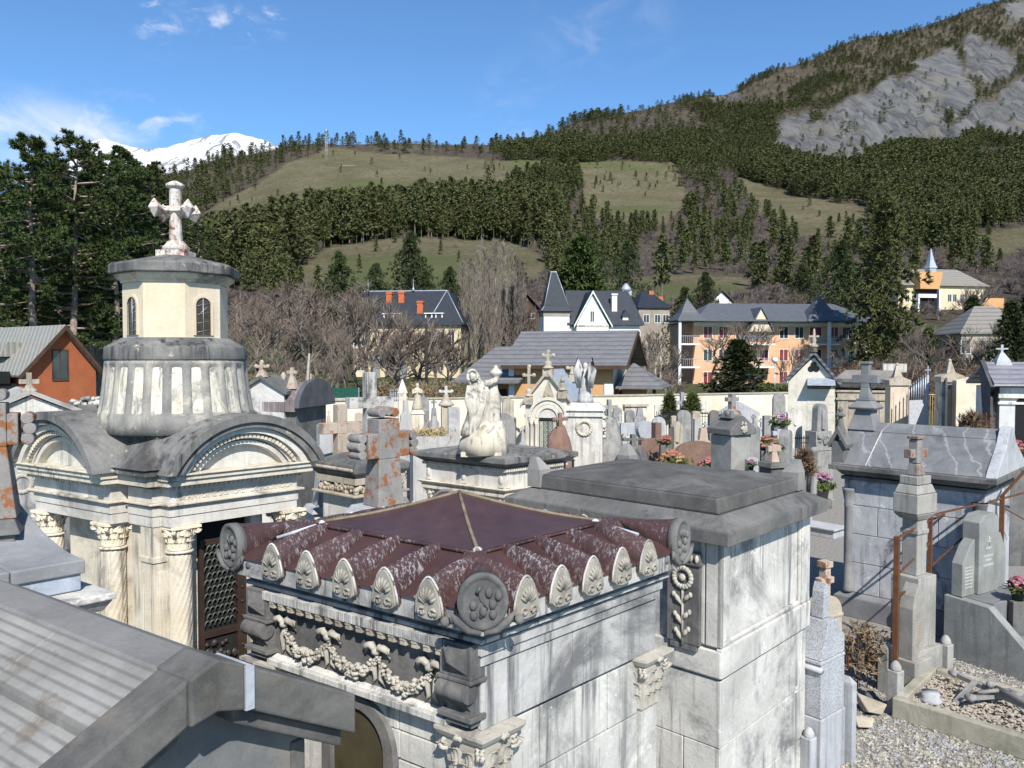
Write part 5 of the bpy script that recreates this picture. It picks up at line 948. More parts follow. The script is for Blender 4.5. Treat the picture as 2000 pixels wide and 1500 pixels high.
# ---- domed tomb
def arcpts(cx, w, z0, rise, n=28):
    R = (w * w / 4 + rise * rise) / (2 * rise); g = math.asin(min(1, w / 2 / R)); return [(cx + R * math.sin(x), z0 + rise - R + R * math.cos(x)) for x in np.linspace(-g, g, n + 1)]
def text_mesh(s, size, depth):
    c = bpy.data.curves.new('lettering', 'FONT'); c.body = s; c.size = size; c.extrude = depth; c.align_x = 'LEFT'; o = bpy.data.objects.new('tmp_text', c); COL.objects.link(o)
    dg = bpy.context.evaluated_depsgraph_get(); me = bpy.data.meshes.new_from_object(o.evaluated_get(dg)); v = [tuple(q.co) for q in me.vertices]; fc = [tuple(p.vertices) for p in me.polygons]; bpy.data.objects.remove(o); bpy.data.curves.remove(c); bpy.data.meshes.remove(me); return v, fc
def letters(parent, fr, fn, s, size, mat, width=None, name='lettering', depth=.006):   # fn(x, z, out) -> local point
    v, fc = text_mesh(s, size, depth); w = max(p[0] for p in v); k = (width / w) if width else 1; m = MB(fr); m.add([fn(p[0] * k, p[1], p[2]) for p in v], fc); return part(name, m, mat, parent)
def tomb_domed():
    f = Fr((285, 1000), (65, 962), (582, 960), 2.9); a, b = f.a, f.b; t = thing('domed_tomb', 'cream domed tomb with arched gables, twisted columns and octagonal lantern under a cross', 'tomb', f.w(a / 2, b / 2, 0)); o = .26
    m = MB(f); m.box(o + .02, a - o, o + .3, b - o, 0, 3.12); m.box(o + .02, a - o, o, o + .29, 0, 3.12); part('wall', m, CREAM, t, .005)
    m = MB(f); m.box(.17, .40, .17, .40, 0, 2.70); m.box(.155, .415, .155, .415, 2.30, 2.36)
    for q in ((.21, .36, .155, .165), (.155, .165, .21, .36)): m.box(q[0], q[0] + .02, q[2], q[3], 1.1, 2.2); m.box(q[1] - .02, q[1], q[2], q[3], 1.1, 2.2)
    part('corner_pier', m, CREAM, t, .005)
    # facet frames: L runs along x at y=0, R runs along y at x=0
    xl0, xl1 = f.xs(208, 0), a; yr0, yr1 = f.ys(330, 0), b
    def bx(m, side, s0, s1, d0, d1, z0, z1):
        if side == 'L': m.box(s0, s1, d0, d1, z0, z1)
        else: m.box(d0, d1, s0, s1, z0, z1)
    zf0, zf1 = 2.945, 3.085
    m = MB(f); m2 = MB(f); m3 = MB(f)
    for side, s0, s1 in (('L', xl0, xl1), ('R', yr0, yr1)):
        bx(m, side, s0, s1, .02, .5, 2.69, 2.80); bx(m, side, s0 - .01, s1 + .01, .008, .5, 2.804, 2.905); bx(m2, side, s0 - .05, s1 + .06, -.04, .5, 2.925, 2.95); bx(m2, side, s0 - .03, s1 + .03, -.02, .5, 2.906, 2.924); bx(m3, side, s0, s1, .02, .5, 2.951, 3.10)
    m.box(.16, .6, .16, .6, 2.69, 2.80); m.box(.15, .6, .15, .6, 2.804, 2.905); m2.box(.11, .6, .11, .6, 2.926, 2.949); m3.box(.16, .6, .16, .6, 2.952, 3.10)
    part('architrave', m, WHITE, t, .004); part('shelf_moulding', m2, CREAM, t, .006); fz = part('frieze', m3, WHITE, t)
    sc = letters(fz, f, lambda x, z, q: (.02 - q - .003, yr0 + .06 + x, 2.975 + z), 'Flle ANTOINE SIGNORET DE TOURNOUX', .115, CREAM, yr1 - yr0 - .12, depth=.008)
    m = MB(f); m2 = MB(f)
    for side, s0, s1 in (('L', xl0, xl1), ('R', yr0, yr1)):
        m2 = MB(f); n = int((s1 - s0 + .1) / .055)
        for k in range(n): bx(m2, side, s0 - .04 + k * .055, s0 - .04 + k * .055 + .03, -.055, .1, 3.10, 3.142)
        part('dentils', m2, CREAM, t)
        bx(m, side, s0 - .02, s1 + .02, -.02, .5, 3.101, 3.141); bx(m, side, s0 - .10, s1 + .12, -.11, .5, 3.143, 3.20); bx(m, side, s0 - .12, s1 + .14, -.135, .5, 3.204, 3.255); bx(m, side, s0 - .14, s1 + .16, -.16, .5, 3.256, 3.275)
    m.box(.04, .6, .04, .6, 3.142, 3.27); part('cornice', m, CREAM, t, .006)
    # arched gables + barrel vaults
    z0 = 3.276
    spans = {'L': ((xl0 - .16 + xl1 + .2) / 2, xl1 - xl0 + .36, f.z(a / 2, -.2, 806) - z0), 'R': ((yr0 - .16 + yr1 + .2) / 2, yr1 - yr0 + .36, f.z(-.2, b / 2, 810) - z0)}
    def place(side, s, d, z): return (s, d, z) if side == 'L' else (d, s, z)
    def ring(m, side, wo, ro, wi, ri, d0, d1, n=28):
        c, w, r = spans[side]; O = arcpts(c, w + wo, z0, r + ro, n); I = arcpts(c, w + wi, z0, r + ri, n); k = n + 1
        pts = [place(side, x, d0, z) for x, z in O] + [place(side, x, d0, z) for x, z in I] + [place(side, x, d1, z) for x, z in O] + [place(side, x, d1, z) for x, z in I]
        m.add(pts, [(j, j + 1, k + j + 1, k + j) for j in range(n)] + [(j, 2 * k + j, 2 * k + j + 1, j + 1) for j in range(n)] + [(k + j, k + j + 1, 3 * k + j + 1, 3 * k + j) for j in range(n)] + [(0, k, 3 * k, 2 * k), (n, 2 * k + n, 3 * k + n, k + n)], False)
    mv = MB(f); me_ = MB(f); mw = MB(f); md = MB(f); mt = MB(f)
    for side in 'LR':
        c, w, r = spans[side]; dep = (b if side == 'L' else a) - .0
        ring(mv, side, 0, 0, -.16, -.09, -.24, dep * .62); ring(me_, side, -.03, -.035, -.34, -.15, -.205, .3); ring(mw, side, -.35, -.152, -.52, -.215, -.15, .3); ring(mw, side, -.76, -.30, -.88, -.345, -.06, .3)
        md = MB(f); O = arcpts(c, w - .62, z0, r - .25, 30)
        for j in range(1, 30):
            x, z = O[j]; x2, z2 = O[j - 1]; g = math.atan2(z2 - z, x2 - x); q = .016
            md.add([place(side, x + q * (sx * math.cos(g)) - q * 1.3 * sz * math.sin(g), d, z + q * sx * math.sin(g) + q * 1.3 * sz * math.cos(g)) for d in (-.12, .2) for sx, sz in ((-1, -1), (1, -1), (1, 1), (-1, 1))], [(0, 1, 2, 3), (4, 5, 6, 7), (0, 1, 5, 4), (1, 2, 6, 5), (2, 3, 7, 6), (3, 0, 4, 7)])
        part('arch_dentils', md, CREAM, t); ring(mw, side, -.53, -.22, -.72, -.285, -.07, .3)
        I = arcpts(c, w - .70, z0, r - .28, 28); mt = MB(f); mt.ext([place(side, x, .03, z) for x, z in I], (0, .05, 0) if side == 'L' else (.05, 0, 0)); part('tympanum', mt, WHITE, t)
    # far sides keep the same vaults so the roof is whole
    for side in 'LR':
        c, w, r = spans[side]; dep = b if side == 'L' else a; ring(mv, side, 0, 0, -.16, -.09, dep * .621, dep + .24)
    vt = part('vault_roof', mv, BLACKTOP, t); part('gable_edge', me_, BLACKTOP, vt); part('archivolt', mw, WHITE, t)
    m = MB(f); m.box(-.02, .5, -.02, .5, 3.256, 3.33); m.fru((-.05, .6, -.05, .6), 3.331, (.3, .7, .3, .7), 3.62); part('corner_eave', m, BLACKTOP, t, .01); m = MB(f); m.box(.3, a - .3, .3, b - .3, 3.2, 3.86); part('roof_core', m, BLACKTOP, vt)
    NICHE = stone('niche_stone', (.46, .42, .33), (.56, .53, .46), (.17, .165, .15), sc=2.2, streak=.9, st_amt=.8, lichen=(.19, .185, .17), li_th=.56)
    # drum with niches
    cx, cy = a / 2 - .03, b / 2 - .0; d0 = f.w(cx, cy, 0)[1]; W_ = Ax(f.w(cx, cy, 0)[0] + .14, f.w(cx, cy, 0)[1], 0); N_ = 24
    prof = [(.86, 3.66)] + [(.86 - .085 * ((z - 3.86) / .62) ** .75, z) for z in np.linspace(3.86, 4.48, 15)]
    def mod(g, z):
        p = (g * N_ / (2 * math.pi)) % 1.0; x = abs(p - .5) * 2; zt = 4.435 - .045 * (1 - math.sqrt(max(0, 1 - min(1, x / .62) ** 2)))
        return 1 - .05 * (1 if (x < .62 and 3.87 < z < zt) else 0) * math.sqrt(max(0, 1 - (x / .62) ** 2)) ** .5
    m = MB(W_); m.lathe(0, 0, prof, N_ * 10, mod); dm = part('fluted_drum', m, DRUM, t); m = MB(W_)
    for k in range(N_):
        g0 = 2 * math.pi * (k + .5) / N_; hw = 2 * math.pi / N_ * .27
        def rr(z): return (.86 - .085 * (max(0, z - 3.86) / .62) ** .75) - .028
        o = [(-1, 3.88), (1, 3.88)] + [(math.cos(q), 4.375 + .055 * math.sin(q)) for q in np.linspace(0, math.pi, 9)]; m.add([(rr(z) * math.cos(g0 + x * hw), rr(z) * math.sin(g0 + x * hw), z) for x, z in o] + [((rr(z) - .03) * math.cos(g0 + x * hw), (rr(z) - .03) * math.sin(g0 + x * hw), z) for x, z in o], [tuple(range(11))] + [(i_, (i_ + 1) % 11, 11 + (i_ + 1) % 11, 11 + i_) for i_ in range(11)])
    part('niches', m, NICHE, dm)
    m = MB(W_); m.lathe(0, 0, [(.74, 4.478), (.785, 4.482), (.79, 4.50), (.78, 4.62), (.775, 4.63), (.60, 4.735), (.5, 4.74)], 48); part('drum_band', m, BLACKTOP, t, .006)
    # octagon lantern
    az = math.radians(9); va = -math.pi / 2 + az + math.pi / 8; R8 = .535 / math.cos(math.pi / 8)
    m = MB(W_); m.lathe(0, 0, [(R8, 4.735), (R8, 5.36)], 8, a0=va, smooth=False); lan = part('lantern', m, OCHRE, t)
    m = MB(W_); m.lathe(0, 0, [(R8 + .02, 5.361), (R8 + .025, 5.385), (R8 + .06, 5.41), (R8 + .09, 5.44), (R8 + .09, 5.46)], 8, a0=va, smooth=False); part('lantern_cornice', m, CREAM, lan)
    m = MB(W_); m.lathe(0, 0, [(.66 / math.cos(math.pi / 8), 5.462), (.67 / math.cos(math.pi / 8), 5.47), (.67 / math.cos(math.pi / 8), 5.565), (.64 / math.cos(math.pi / 8), 5.588), (.2, 5.705)], 8, a0=va, smooth=False); part('lantern_roof', m, BLACKTOP, t, .008)
    for k in range(8):
        al = az + k * math.pi / 4
        if k % 2 == 0: continue
        n = np.array([math.sin(al), -math.cos(al)]); s = np.array([math.cos(al), math.sin(al)]); wr, zs, zb = .095, 5.10, 4.765
        def ap(r, off, zb_): return [(n[0] * off - s[0] * r, n[1] * off - s[1] * r, zb_), (n[0] * off + s[0] * r, n[1] * off + s[1] * r, zb_)] + [(n[0] * off + s[0] * r * math.cos(g), n[1] * off + s[1] * r * math.cos(g), zs + r * math.sin(g)) for g in np.linspace(0, math.pi, 13)]
        m = MB(W_); m.ext(ap(wr, .537, zb), (n[0] * -.02, n[1] * -.02, 0)); w_ = part('arched_window', m, plain('dark_leaded_glass', (.05, .04, .03), .25, 0, .5, 14), lan); m = MB(W_); pa, pb = ap(wr, .54, zb), ap(wr + .028, .54, zb); kk = len(pa); off = n * .012
        m.add([(p[0] + off[0], p[1] + off[1], p[2]) for p in pa] + [(p[0] + off[0], p[1] + off[1], p[2]) for p in pb] + [(p[0] - off[0], p[1] - off[1], p[2]) for p in pb], [(j, (j + 1) % kk, kk + (j + 1) % kk, kk + j) for j in range(kk)] + [(kk + j, kk + (j + 1) % kk, 2 * kk + (j + 1) % kk, 2 * kk + j) for j in range(kk)]); part('window_frame', m, OCHRE, w_)
        m = MB(W_); q = n * .542
        for zz in np.linspace(4.80, 5.1, 4): m.tube([(q[0] - s[0] * .08, q[1] - s[1] * .08, zz), (q[0] + s[0] * .08, q[1] + s[1] * .08, zz + .03)], .0022, 4)
        m.tube([(q[0], q[1], 4.77), (q[0], q[1], 5.19)], .005, 4); m.tube([(q[0] - s[0] * .05, q[1] - s[1] * .05, 5.0), (q[0] + s[0] * .05, q[1] + s[1] * .05, 5.09)], .004, 4); part('glazing_bars', m, ZINC, w_)
    # cross: moulded foot, shaft, four arms ending in pyramids
    m = MB(W_); m.box(-.17, .17, -.17, .17, 5.68, 5.765); m.lathe(0, 0, [(.12, 5.765), (.15, 5.78), (.155, 5.81), (.125, 5.835), (.105, 5.865), (.09, 5.885)], 20); m.lathe(0, 0, [(.076, 5.88), (.068, 6.1), (.068, 6.52)], 8, a0=math.pi / 8, smooth=False); m.lathe(0, 0, [(.072, 6.50), (.105, 6.525), (.105, 6.55), (.075, 6.57), (.03, 6.59)], 8, a0=math.pi / 8, smooth=False)
    for al in (9 - 45, 9 + 45, 9 + 135, 9 + 225):
        al = math.radians(al); d = np.array([math.sin(al), -math.cos(al)]); s = np.array([math.cos(al), math.sin(al)]); zc = 6.245
        def pt(o, p, z): return (d[0] * o + s[0] * p, d[1] * o + s[1] * p, zc + z)
        def sec(o, r, dz=0): return [pt(o, -r, dz), pt(o, 0, -r * 1.15 + dz), pt(o, r, dz), pt(o, 0, r * 1.15 + dz)]
        pts = sec(.03, .06, -.01) + sec(.17, .046, -.02) + sec(.265, .10, .0) + sec(.335, .008, .0)
        m.add(pts, [(4 * j + i, 4 * j + (i + 1) % 4, 4 * j + 4 + (i + 1) % 4, 4 * j + 4 + i) for j in range(3) for i in range(4)] + [(12, 13, 14, 15)])
    part('cross', m, PAINTW, t, .006)
    # twisted columns
    def col(x, y):
        m = MB(f); tw = lambda g, z: 1 + .045 * math.cos(14 * (g + 3.1 * z)); m.lathe(x, y, [(.118, z) for z in np.linspace(.35, 2.36, 60)] + [(.108, 2.385)], 84, tw); c = part('column', m, CREAM, t); m = MB(f); m.lathe(x, y, [(.13, .0), (.16, .05), (.16, .28), (.14, .35)], 20); part('column_base', m, CREAM, c); m = MB(f); m.lathe(x, y, [(.118, 2.386), (.138, 2.39), (.138, 2.41), (.118, 2.415)], 24); part('neck_ring', m, CREAM, c); m = MB(f); capital(m, x, y, 2.416, 2.688, .108, int(x * 100)); part('leaf_capital', m, CARVE2, c)
    CARVE2 = stone('carved_cream_stone', (.60, .52, .38), (.70, .62, .48), (.26, .20, .14), sc=2.2, st_amt=.8)
    for u in (95, 215): col(f.xs(u, .14), .14)
    for u in (345, 556): col(.14, f.ys(u, .14))
    # bronze door in the right facet
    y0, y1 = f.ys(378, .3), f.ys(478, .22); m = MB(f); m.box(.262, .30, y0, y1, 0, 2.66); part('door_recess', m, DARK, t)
    m = MB(f); m.box(.23, .262, y1 - .11, y1, 0, 2.45); m.box(.23, .262, y0, y0 + .05, 0, 2.45); m.box(.23, .262, y0 + .051, y1 - .111, 1.32, 1.40); m.box(.23, .262, y0 + .051, y1 - .111, 2.38, 2.45)
    for z in np.arange(.3, 2.4, .17): m.ell((.228, y1 - .055, z), (.02, .02, .02), 8, 6)
    D_ = part('door', m, DOORM, t, .004); m = MB(f)
    for r in range(12):
        for c in range(6):
            yy = y0 + .08 + (c + .5 * (r % 2)) * (y1 - y0 - .2) / 6; zz = 1.45 + r * .078; m.tube([(.235, yy - .035, zz), (.232, yy - .02, zz + .055), (.23, yy, zz + .07), (.232, yy + .02, zz + .055), (.235, yy + .035, zz)], .009, 5)
    part('scale_grille', m, plain('green_bronze', (.11, .12, .10), .5, .4), D_); m = MB(f); carved(m, 9, (.24, (y0 + y1) / 2 - .02, 1.05), 34, (.006, .2, .2), .035, (.5, .99, 1)); part('door_relief', m, plain('dark_bronze', (.06, .05, .045), .5, .4), D_)
    m = MB(f); m.box(.15, .262, y1 + .004, y1 + .12, 0, 2.69); part('door_jamb', m, CREAM, t, .004)
tomb_domed()
# ------------------------------------------------------------ foreground roofs at the lower left
def roof_front():
    m1 = Fr((943, 1243), (452, 1118), (1330, 1106), 3.05)
    A = PZ(393, 1281, 3.30)
    class F_(Fr):
        def __init__(s): s.C = A.copy(); s.C[2] = 0; s.e1 = m1.e1; s.e2 = m1.e2; s.a = s.b = 1
    f = F_(); t = thing('slab_roofed_tomb', 'tomb with ribbed stone slab roof and blank gable in the near left corner', 'tomb', f.w(1.2, 0, 0)); sl = .56; W_ = 1.15; WR = .64; zr = 3.30; X1 = 3.2
    def zz(y): return zr - abs(y) * sl
    m = MB(f); m.ext([(.12, -W_ + .1, 0), (.12, WR - .1, 0), (.12, WR - .1, zz(WR) - .02), (.12, 0, zr - .14), (.12, -W_ + .1, zz(W_) - .02)], (X1, 0, 0)); part('wall', m, stone('mottled_grey_gable', (.10, .105, .11), (.17, .165, .15), (.20, .15, .10), sc=1.3, st_amt=.35, bmp=.2), t)
    m = MB(f)                               # raking cornice on the gable: flat cap, two arms
    for sg in (-1, 1):
        w_ = W_ if sg < 0 else WR; y0, y1 = sg * .11, sg * (w_ + .02); m.ext([(-.10, y0, zz(.11) + .02), (-.10, y1, zz(w_) + .02), (-.10, y1, zz(w_) - .165), (-.10, y0, zz(.11) - .165)], (.21, 0, 0)); m.ext([(-.03, y0, zz(.11) - .168), (-.03, y1 - sg * .02, zz(w_) - .155), (-.03, y1 - sg * .02, zz(w_) - .24), (-.03, y0, zz(.11) - .245)], (.14, 0, 0))
    RKS = stone('brown_grey_rake', (.052, .052, .050), (.115, .112, .105), (.15, .128, .095), sc=1.8, st_amt=.45)
    rk = part('raking_cornice', m, RKS, t, .012)
    m = MB(f); m.ext([(-.115, -.112, zz(.11) + .022), (-.115, 0, zr + .012), (-.115, .112, zz(.11) + .022), (-.115, .112, zz(.11) - .168), (-.115, 0, zr - .20), (-.115, -.112, zz(.11) - .168)], (.24, 0, 0)); part('apex_block', m, RKS, t, .01)
    m = MB(f); m.box(-.118, .125, .113, .15, zz(.13) - .16, zz(.13) + .018); part('mortar_patch', m, stone('rough_mortar', (.24, .26, .29), (.34, .36, .39), (.13, .13, .13), sc=4), rk); 
    def rib(name, sc):
        mt, N, L, bs = newmat(name); p, nr = pos(N); ax = f.e2; v = N.new('ShaderNodeVectorMath'); v.operation = 'DOT_PRODUCT'; L.new(p, v.inputs[0]); v.inputs[1].default_value = (-float(f.e1[1]), float(f.e1[0]), 0)
        wv = N.new('ShaderNodeMath'); wv.operation = 'SINE'; wob = math_(N, L, 'MULTIPLY', noise(N, L, p, 3, 3), .004); q = math_(N, L, 'ADD', v.outputs['Value'], wob); L.new(math_(N, L, 'MULTIPLY', q, 2 * math.pi / .042), wv.inputs[0]); s01 = math_(N, L, 'MULTIPLY_ADD', wv.outputs[0], .5); s01.node.inputs[2].default_value = .5
        col = mix(N, L, mrange(N, L, noise(N, L, p, 2.0, 8, .7), .35, .65), (.165, .162, .152), (.265, .258, .24)); col = mix(N, L, mrange(N, L, noise(N, L, p, 3.3, 7, .75), .55, .68, 0, .7), col, (.12, .085, .055)); col = mix(N, L, mrange(N, L, noise(N, L, p, 4, 6, .7), .58, .72, 0, .6), col, (.24, .27, .30))
        f_ = math_(N, L, 'MULTIPLY', mrange(N, L, s01, .0, .45, .6, 0), mrange(N, L, noise(N, L, p, 7, 4), .15, .5)); col = mix(N, L, f_, col, (.085, .08, .07)); L.new(col, bs.inputs['Base Color']); bs.inputs['Roughness'].default_value = .85; bs.inputs['Specular IOR Level'].default_value = .25
        bump(N, L, bs, math_(N, L, 'ADD', s01, noise(N, L, p, 30, 4, .7)), .45, .006); return mt
    RIB = rib('ribbed_roof_slab', 1)
    ys = [0, .36, .37, W_ + .08]; xs = [.125, .95, 1.75, 2.6, X1 + .2]
    for sg in (-1, 1):
        m = MB(f)
        for k in range(4):
            for j, (y0, y1, lift) in enumerate(((.10, .37, .045), (.35, (W_ if sg < 0 else WR) + .08, 0))):
                xa, xb = xs[k] + .002, xs[k + 1] - .002; m.ext([(xa, sg * y0, zr - y0 * sl - .05 + lift), (xa, sg * y1, zr - y1 * sl - .05 + lift), (xa, sg * y1, zr - y1 * sl - .12 + lift), (xa, sg * y0, zr - y0 * sl - .14 + lift)], (xb - xa, 0, 0))
        part('roof_slabs', m, RIB, t, .01)
    m = MB(f); m.box(.126, X1 + .2, -.105, .105, zr - .14, zr - .052); part('ridge_cap', m, stone('grey_ridge_cap', (.14, .138, .13), (.2, .195, .185), (.1, .09, .08)), t, .012)
    m = MB(f); m.box(.105, .2, WR - .16, WR - .09, 0, zz(WR) - .2); part('corner_pilaster', m, RKS, t, .01)
roof_front()
def roof_back():
    m1 = Fr((943, 1243), (452, 1118), (1330, 1106), 3.05); E = P(168, 1092, 5.0)
    class F_(Fr):
        def __init__(s): s.C = E.copy(); s.C[2] = 0; s.e1 = m1.e1; s.e2 = m1.e2; s.a = s.b = 1
    f = F_(); zE = float(E[2]); t = thing('curved_roof_tomb', 'tomb with concave blue grey slab roof at the left edge below the domed tomb', 'tomb', f.w(.8, -1, 0)); n = 14
    prof = [(0, zE)] + [(x, zE + .30 * (x / .95) ** 1.9 if x < .95 else zE + .30 + .02 * (x - .95)) for x in np.linspace(.05, 1.3, n)]
    m = MB(f)
    for k in range(7):
        y0, y1 = -k * .42 - .003, -(k + 1) * .42 + .003; m.ext([(x, y0, z) for x, z in prof] + [(x, y0, z - .09) for x, z in reversed(prof)], (0, y1 - y0, 0))
    part('roof_slabs', m, stone('ribbed_blue_slabs', (.15, .155, .16), (.235, .24, .245), (.18, .165, .13), streak=0, lichen=(.33, .37, .42), li_th=.62), t, .01)
    m = MB(f); m.box(.02, 1.2, -3, -.02, zE - .20, zE - .085); part('blue_mortar_course', m, stone('blue_mortar', (.24, .28, .34), (.34, .38, .43), (.14, .14, .14), sc=3), t, .01)
    m = MB(f); m.box(-.17, 1.3, -3, .10, zE - .25, zE - .205); m.fru((-.10, 1.3, -3, .05), zE - .33, (-.155, 1.3, -3, .09), zE - .252); m.box(-.06, 1.3, -3, .02, zE - .42, zE - .333); part('cornice', m, GREYW, t, .01)
    m = MB(f); m.box(.05, 1.2, -3, -.05, 0, zE - .42); part('wall', m, GREYD, t); m = MB(f); m.tube([(-.09, -.02, zE - .52), (-.09, -.26, zE - .52)], .075, 12); part('scroll_end', m, GREYD, t)
roof_back()
# ------------------------------------------------------------ crosses and small monuments near the tombs
def lobes(m, c, u, w, n, r, th):            # three rounded lobes at an arm end: u outward, w sideways, n thickness dir
    for k in (-1, 0, 1):
        q = [c[i] + w[i] * r * .66 * k + u[i] * r * (.62 if k == 0 else .5) for i in range(3)]; pts = []
        for s in (-1, 1): pts += [tuple(q[i] + (u[i] * math.cos(g) + w[i] * math.sin(g)) * r * .38 + n[i] * s * th * .98 for i in range(3)) for g in np.linspace(0, 2 * math.pi, 17)[:-1]]
        m.add(pts, [tuple(range(15, -1, -1)), tuple(range(16, 32))] + [(i, (i + 1) % 16, 16 + (i + 1) % 16, 16 + i) for i in range(16)], False)
def stone_cross(name, label, u, d, vt, vb, arm, az, mat, sh=.11, th=.09, varm=None, ped=None, pedmat=None, cat='stone cross', taper=1.5, lobe=True, group=None, pz=0):
    f = AxP(u, d, az); zb, zt = ZAT(vb, d), ZAT(vt, d); za = ZAT(varm, d) if varm else zb + (zt - zb) * .68; t = thing(name, label, cat, f.o, group)
    m = MB(f); m.fru((-sh * taper, sh * taper, -th * taper, th * taper), zb, (-sh, sh, -th, th), za - sh * 1.1); m.box(-sh, sh, -th, th, za - sh * 1.1, zt - (sh * .8 if lobe else 0)); m.box(-arm + (sh * .8 if lobe else 0), -sh - .001, -th + .002, th - .002, za - sh, za + sh); m.box(sh + .001, arm - (sh * .8 if lobe else 0), -th + .002, th - .002, za - sh, za + sh)
    if lobe:
        lobes(m, (-arm + sh * .8, 0, za), (-1, 0, 0), (0, 0, 1), (0, 1, 0), sh, th); lobes(m, (arm - sh * .8, 0, za), (1, 0, 0), (0, 0, 1), (0, 1, 0), sh, th); lobes(m, (0, 0, zt - sh * .8), (0, 0, 1), (1, 0, 0), (0, 1, 0), sh, th)
    part('cross', m, mat, t, .008); m = MB(f); w = ped or sh * 2.2
    m.box(-w, w, -w, w, pz, zb - .10); m.fru((-w * 1.25, w * 1.25, -w * 1.25, w * 1.25), zb - .098, (-w, w, -w, w), zb - .001); part('pedestal', m, pedmat or GREYD, t, .01); return t
stone_cross('trefoil_stone_cross', 'big grey stone cross crusted with orange lichen behind the maroon roof', 748, 7.4, 798, 985, .325, 45, LICH, sh=.115, th=.10, varm=868, ped=.22, pedmat=PALEB, taper=1.3)
stone_cross('trefoil_stone_cross', 'rusty lichened stone cross cut by the left edge of the picture', -22, 5.2, 762, 1010, .255, 25, LICH, sh=.105, th=.08, varm=838, ped=.15)
stone_cross('beige_stone_cross', 'plain beige stone cross with orange top above the dark frieze', 664, 12.4, 790, 898, .34, 40, LICH2, sh=.085, th=.085, varm=835, ped=.22, pedmat=BEIGE, lobe=False, taper=1.1, pz=2.6)
stone_cross('block_armed_cross', 'pale grey cross with block shaped arm ends left of the statue', 722, 14.5, 727, 868, .44, 35, stone('pale_cross_stone', (.33, .315, .29), (.46, .44, .40), (.07, .07, .07), sc=1.6, streak=.8, st_amt=.95), sh=.10, th=.10, varm=786, ped=.3, lobe=False, taper=1.2)
stone_cross('grey_marble_cross', 'broad pale grey cross shaft leaning out beside the domed tomb gable', 632, 13, 830, 985, .24, 30, PALEB, sh=.10, th=.10, varm=880, ped=.24, pedmat=PALEB, lobe=False, taper=1.6)
def small_mausoleum():
    f = Fr((692, 918), (608, 905), (800, 905), 2.85); a, b = f.a, f.b; t = thing('small_frieze_tomb', 'small cream tomb with blackened carved frieze below the beige cross', 'tomb', f.w(a / 2, b / 2, 0))
    m = MB(f); m.box(.12, a - .12, .12, b - .12, 0, 2.42); part('wall', m, WHITE, t, .01); m = MB(f); m.box(0, a, 0, b, 2.78, 2.88); m.fru((.06, a - .06, .06, b - .06), 2.70, (0, a, 0, b), 2.779); m.fru((0, a, 0, b), 2.881, (.3, a - .3, .3, b - .3), 3.02); part('frieze', m, GREYD, t, .01)
    m = MB(f); m.box(.05, a - .05, .05, b - .05, 2.60, 2.699); m.box(.0, a, 0, b, 2.42, 2.455); part('moulding', m, BEIGE, t, .008); m = MB(f)
    for k in range(26): carved(m, k, (.09, .1 + k * (b - .2) / 25, 2.52), 3, (.02, .02, .05), .035, (1, .99, 1))
    part('carving', m, BEIGE, t); m = MB(f)
    for k in range(26): carved(m, k + 50, (.1 + k * (a - .2) / 25, .09, 2.52), 3, (.02, .02, .05), .035, (1, .99, 1))
    part('carving', m, BEIGE, t); m = MB(f)
    for k in range(24): m.ell((.06 + k * (a - .12) / 23, -.005, 2.83), (.035, .02, .03), 6, 4)
    part('egg_moulding', m, BEIGE, t)
small_mausoleum()
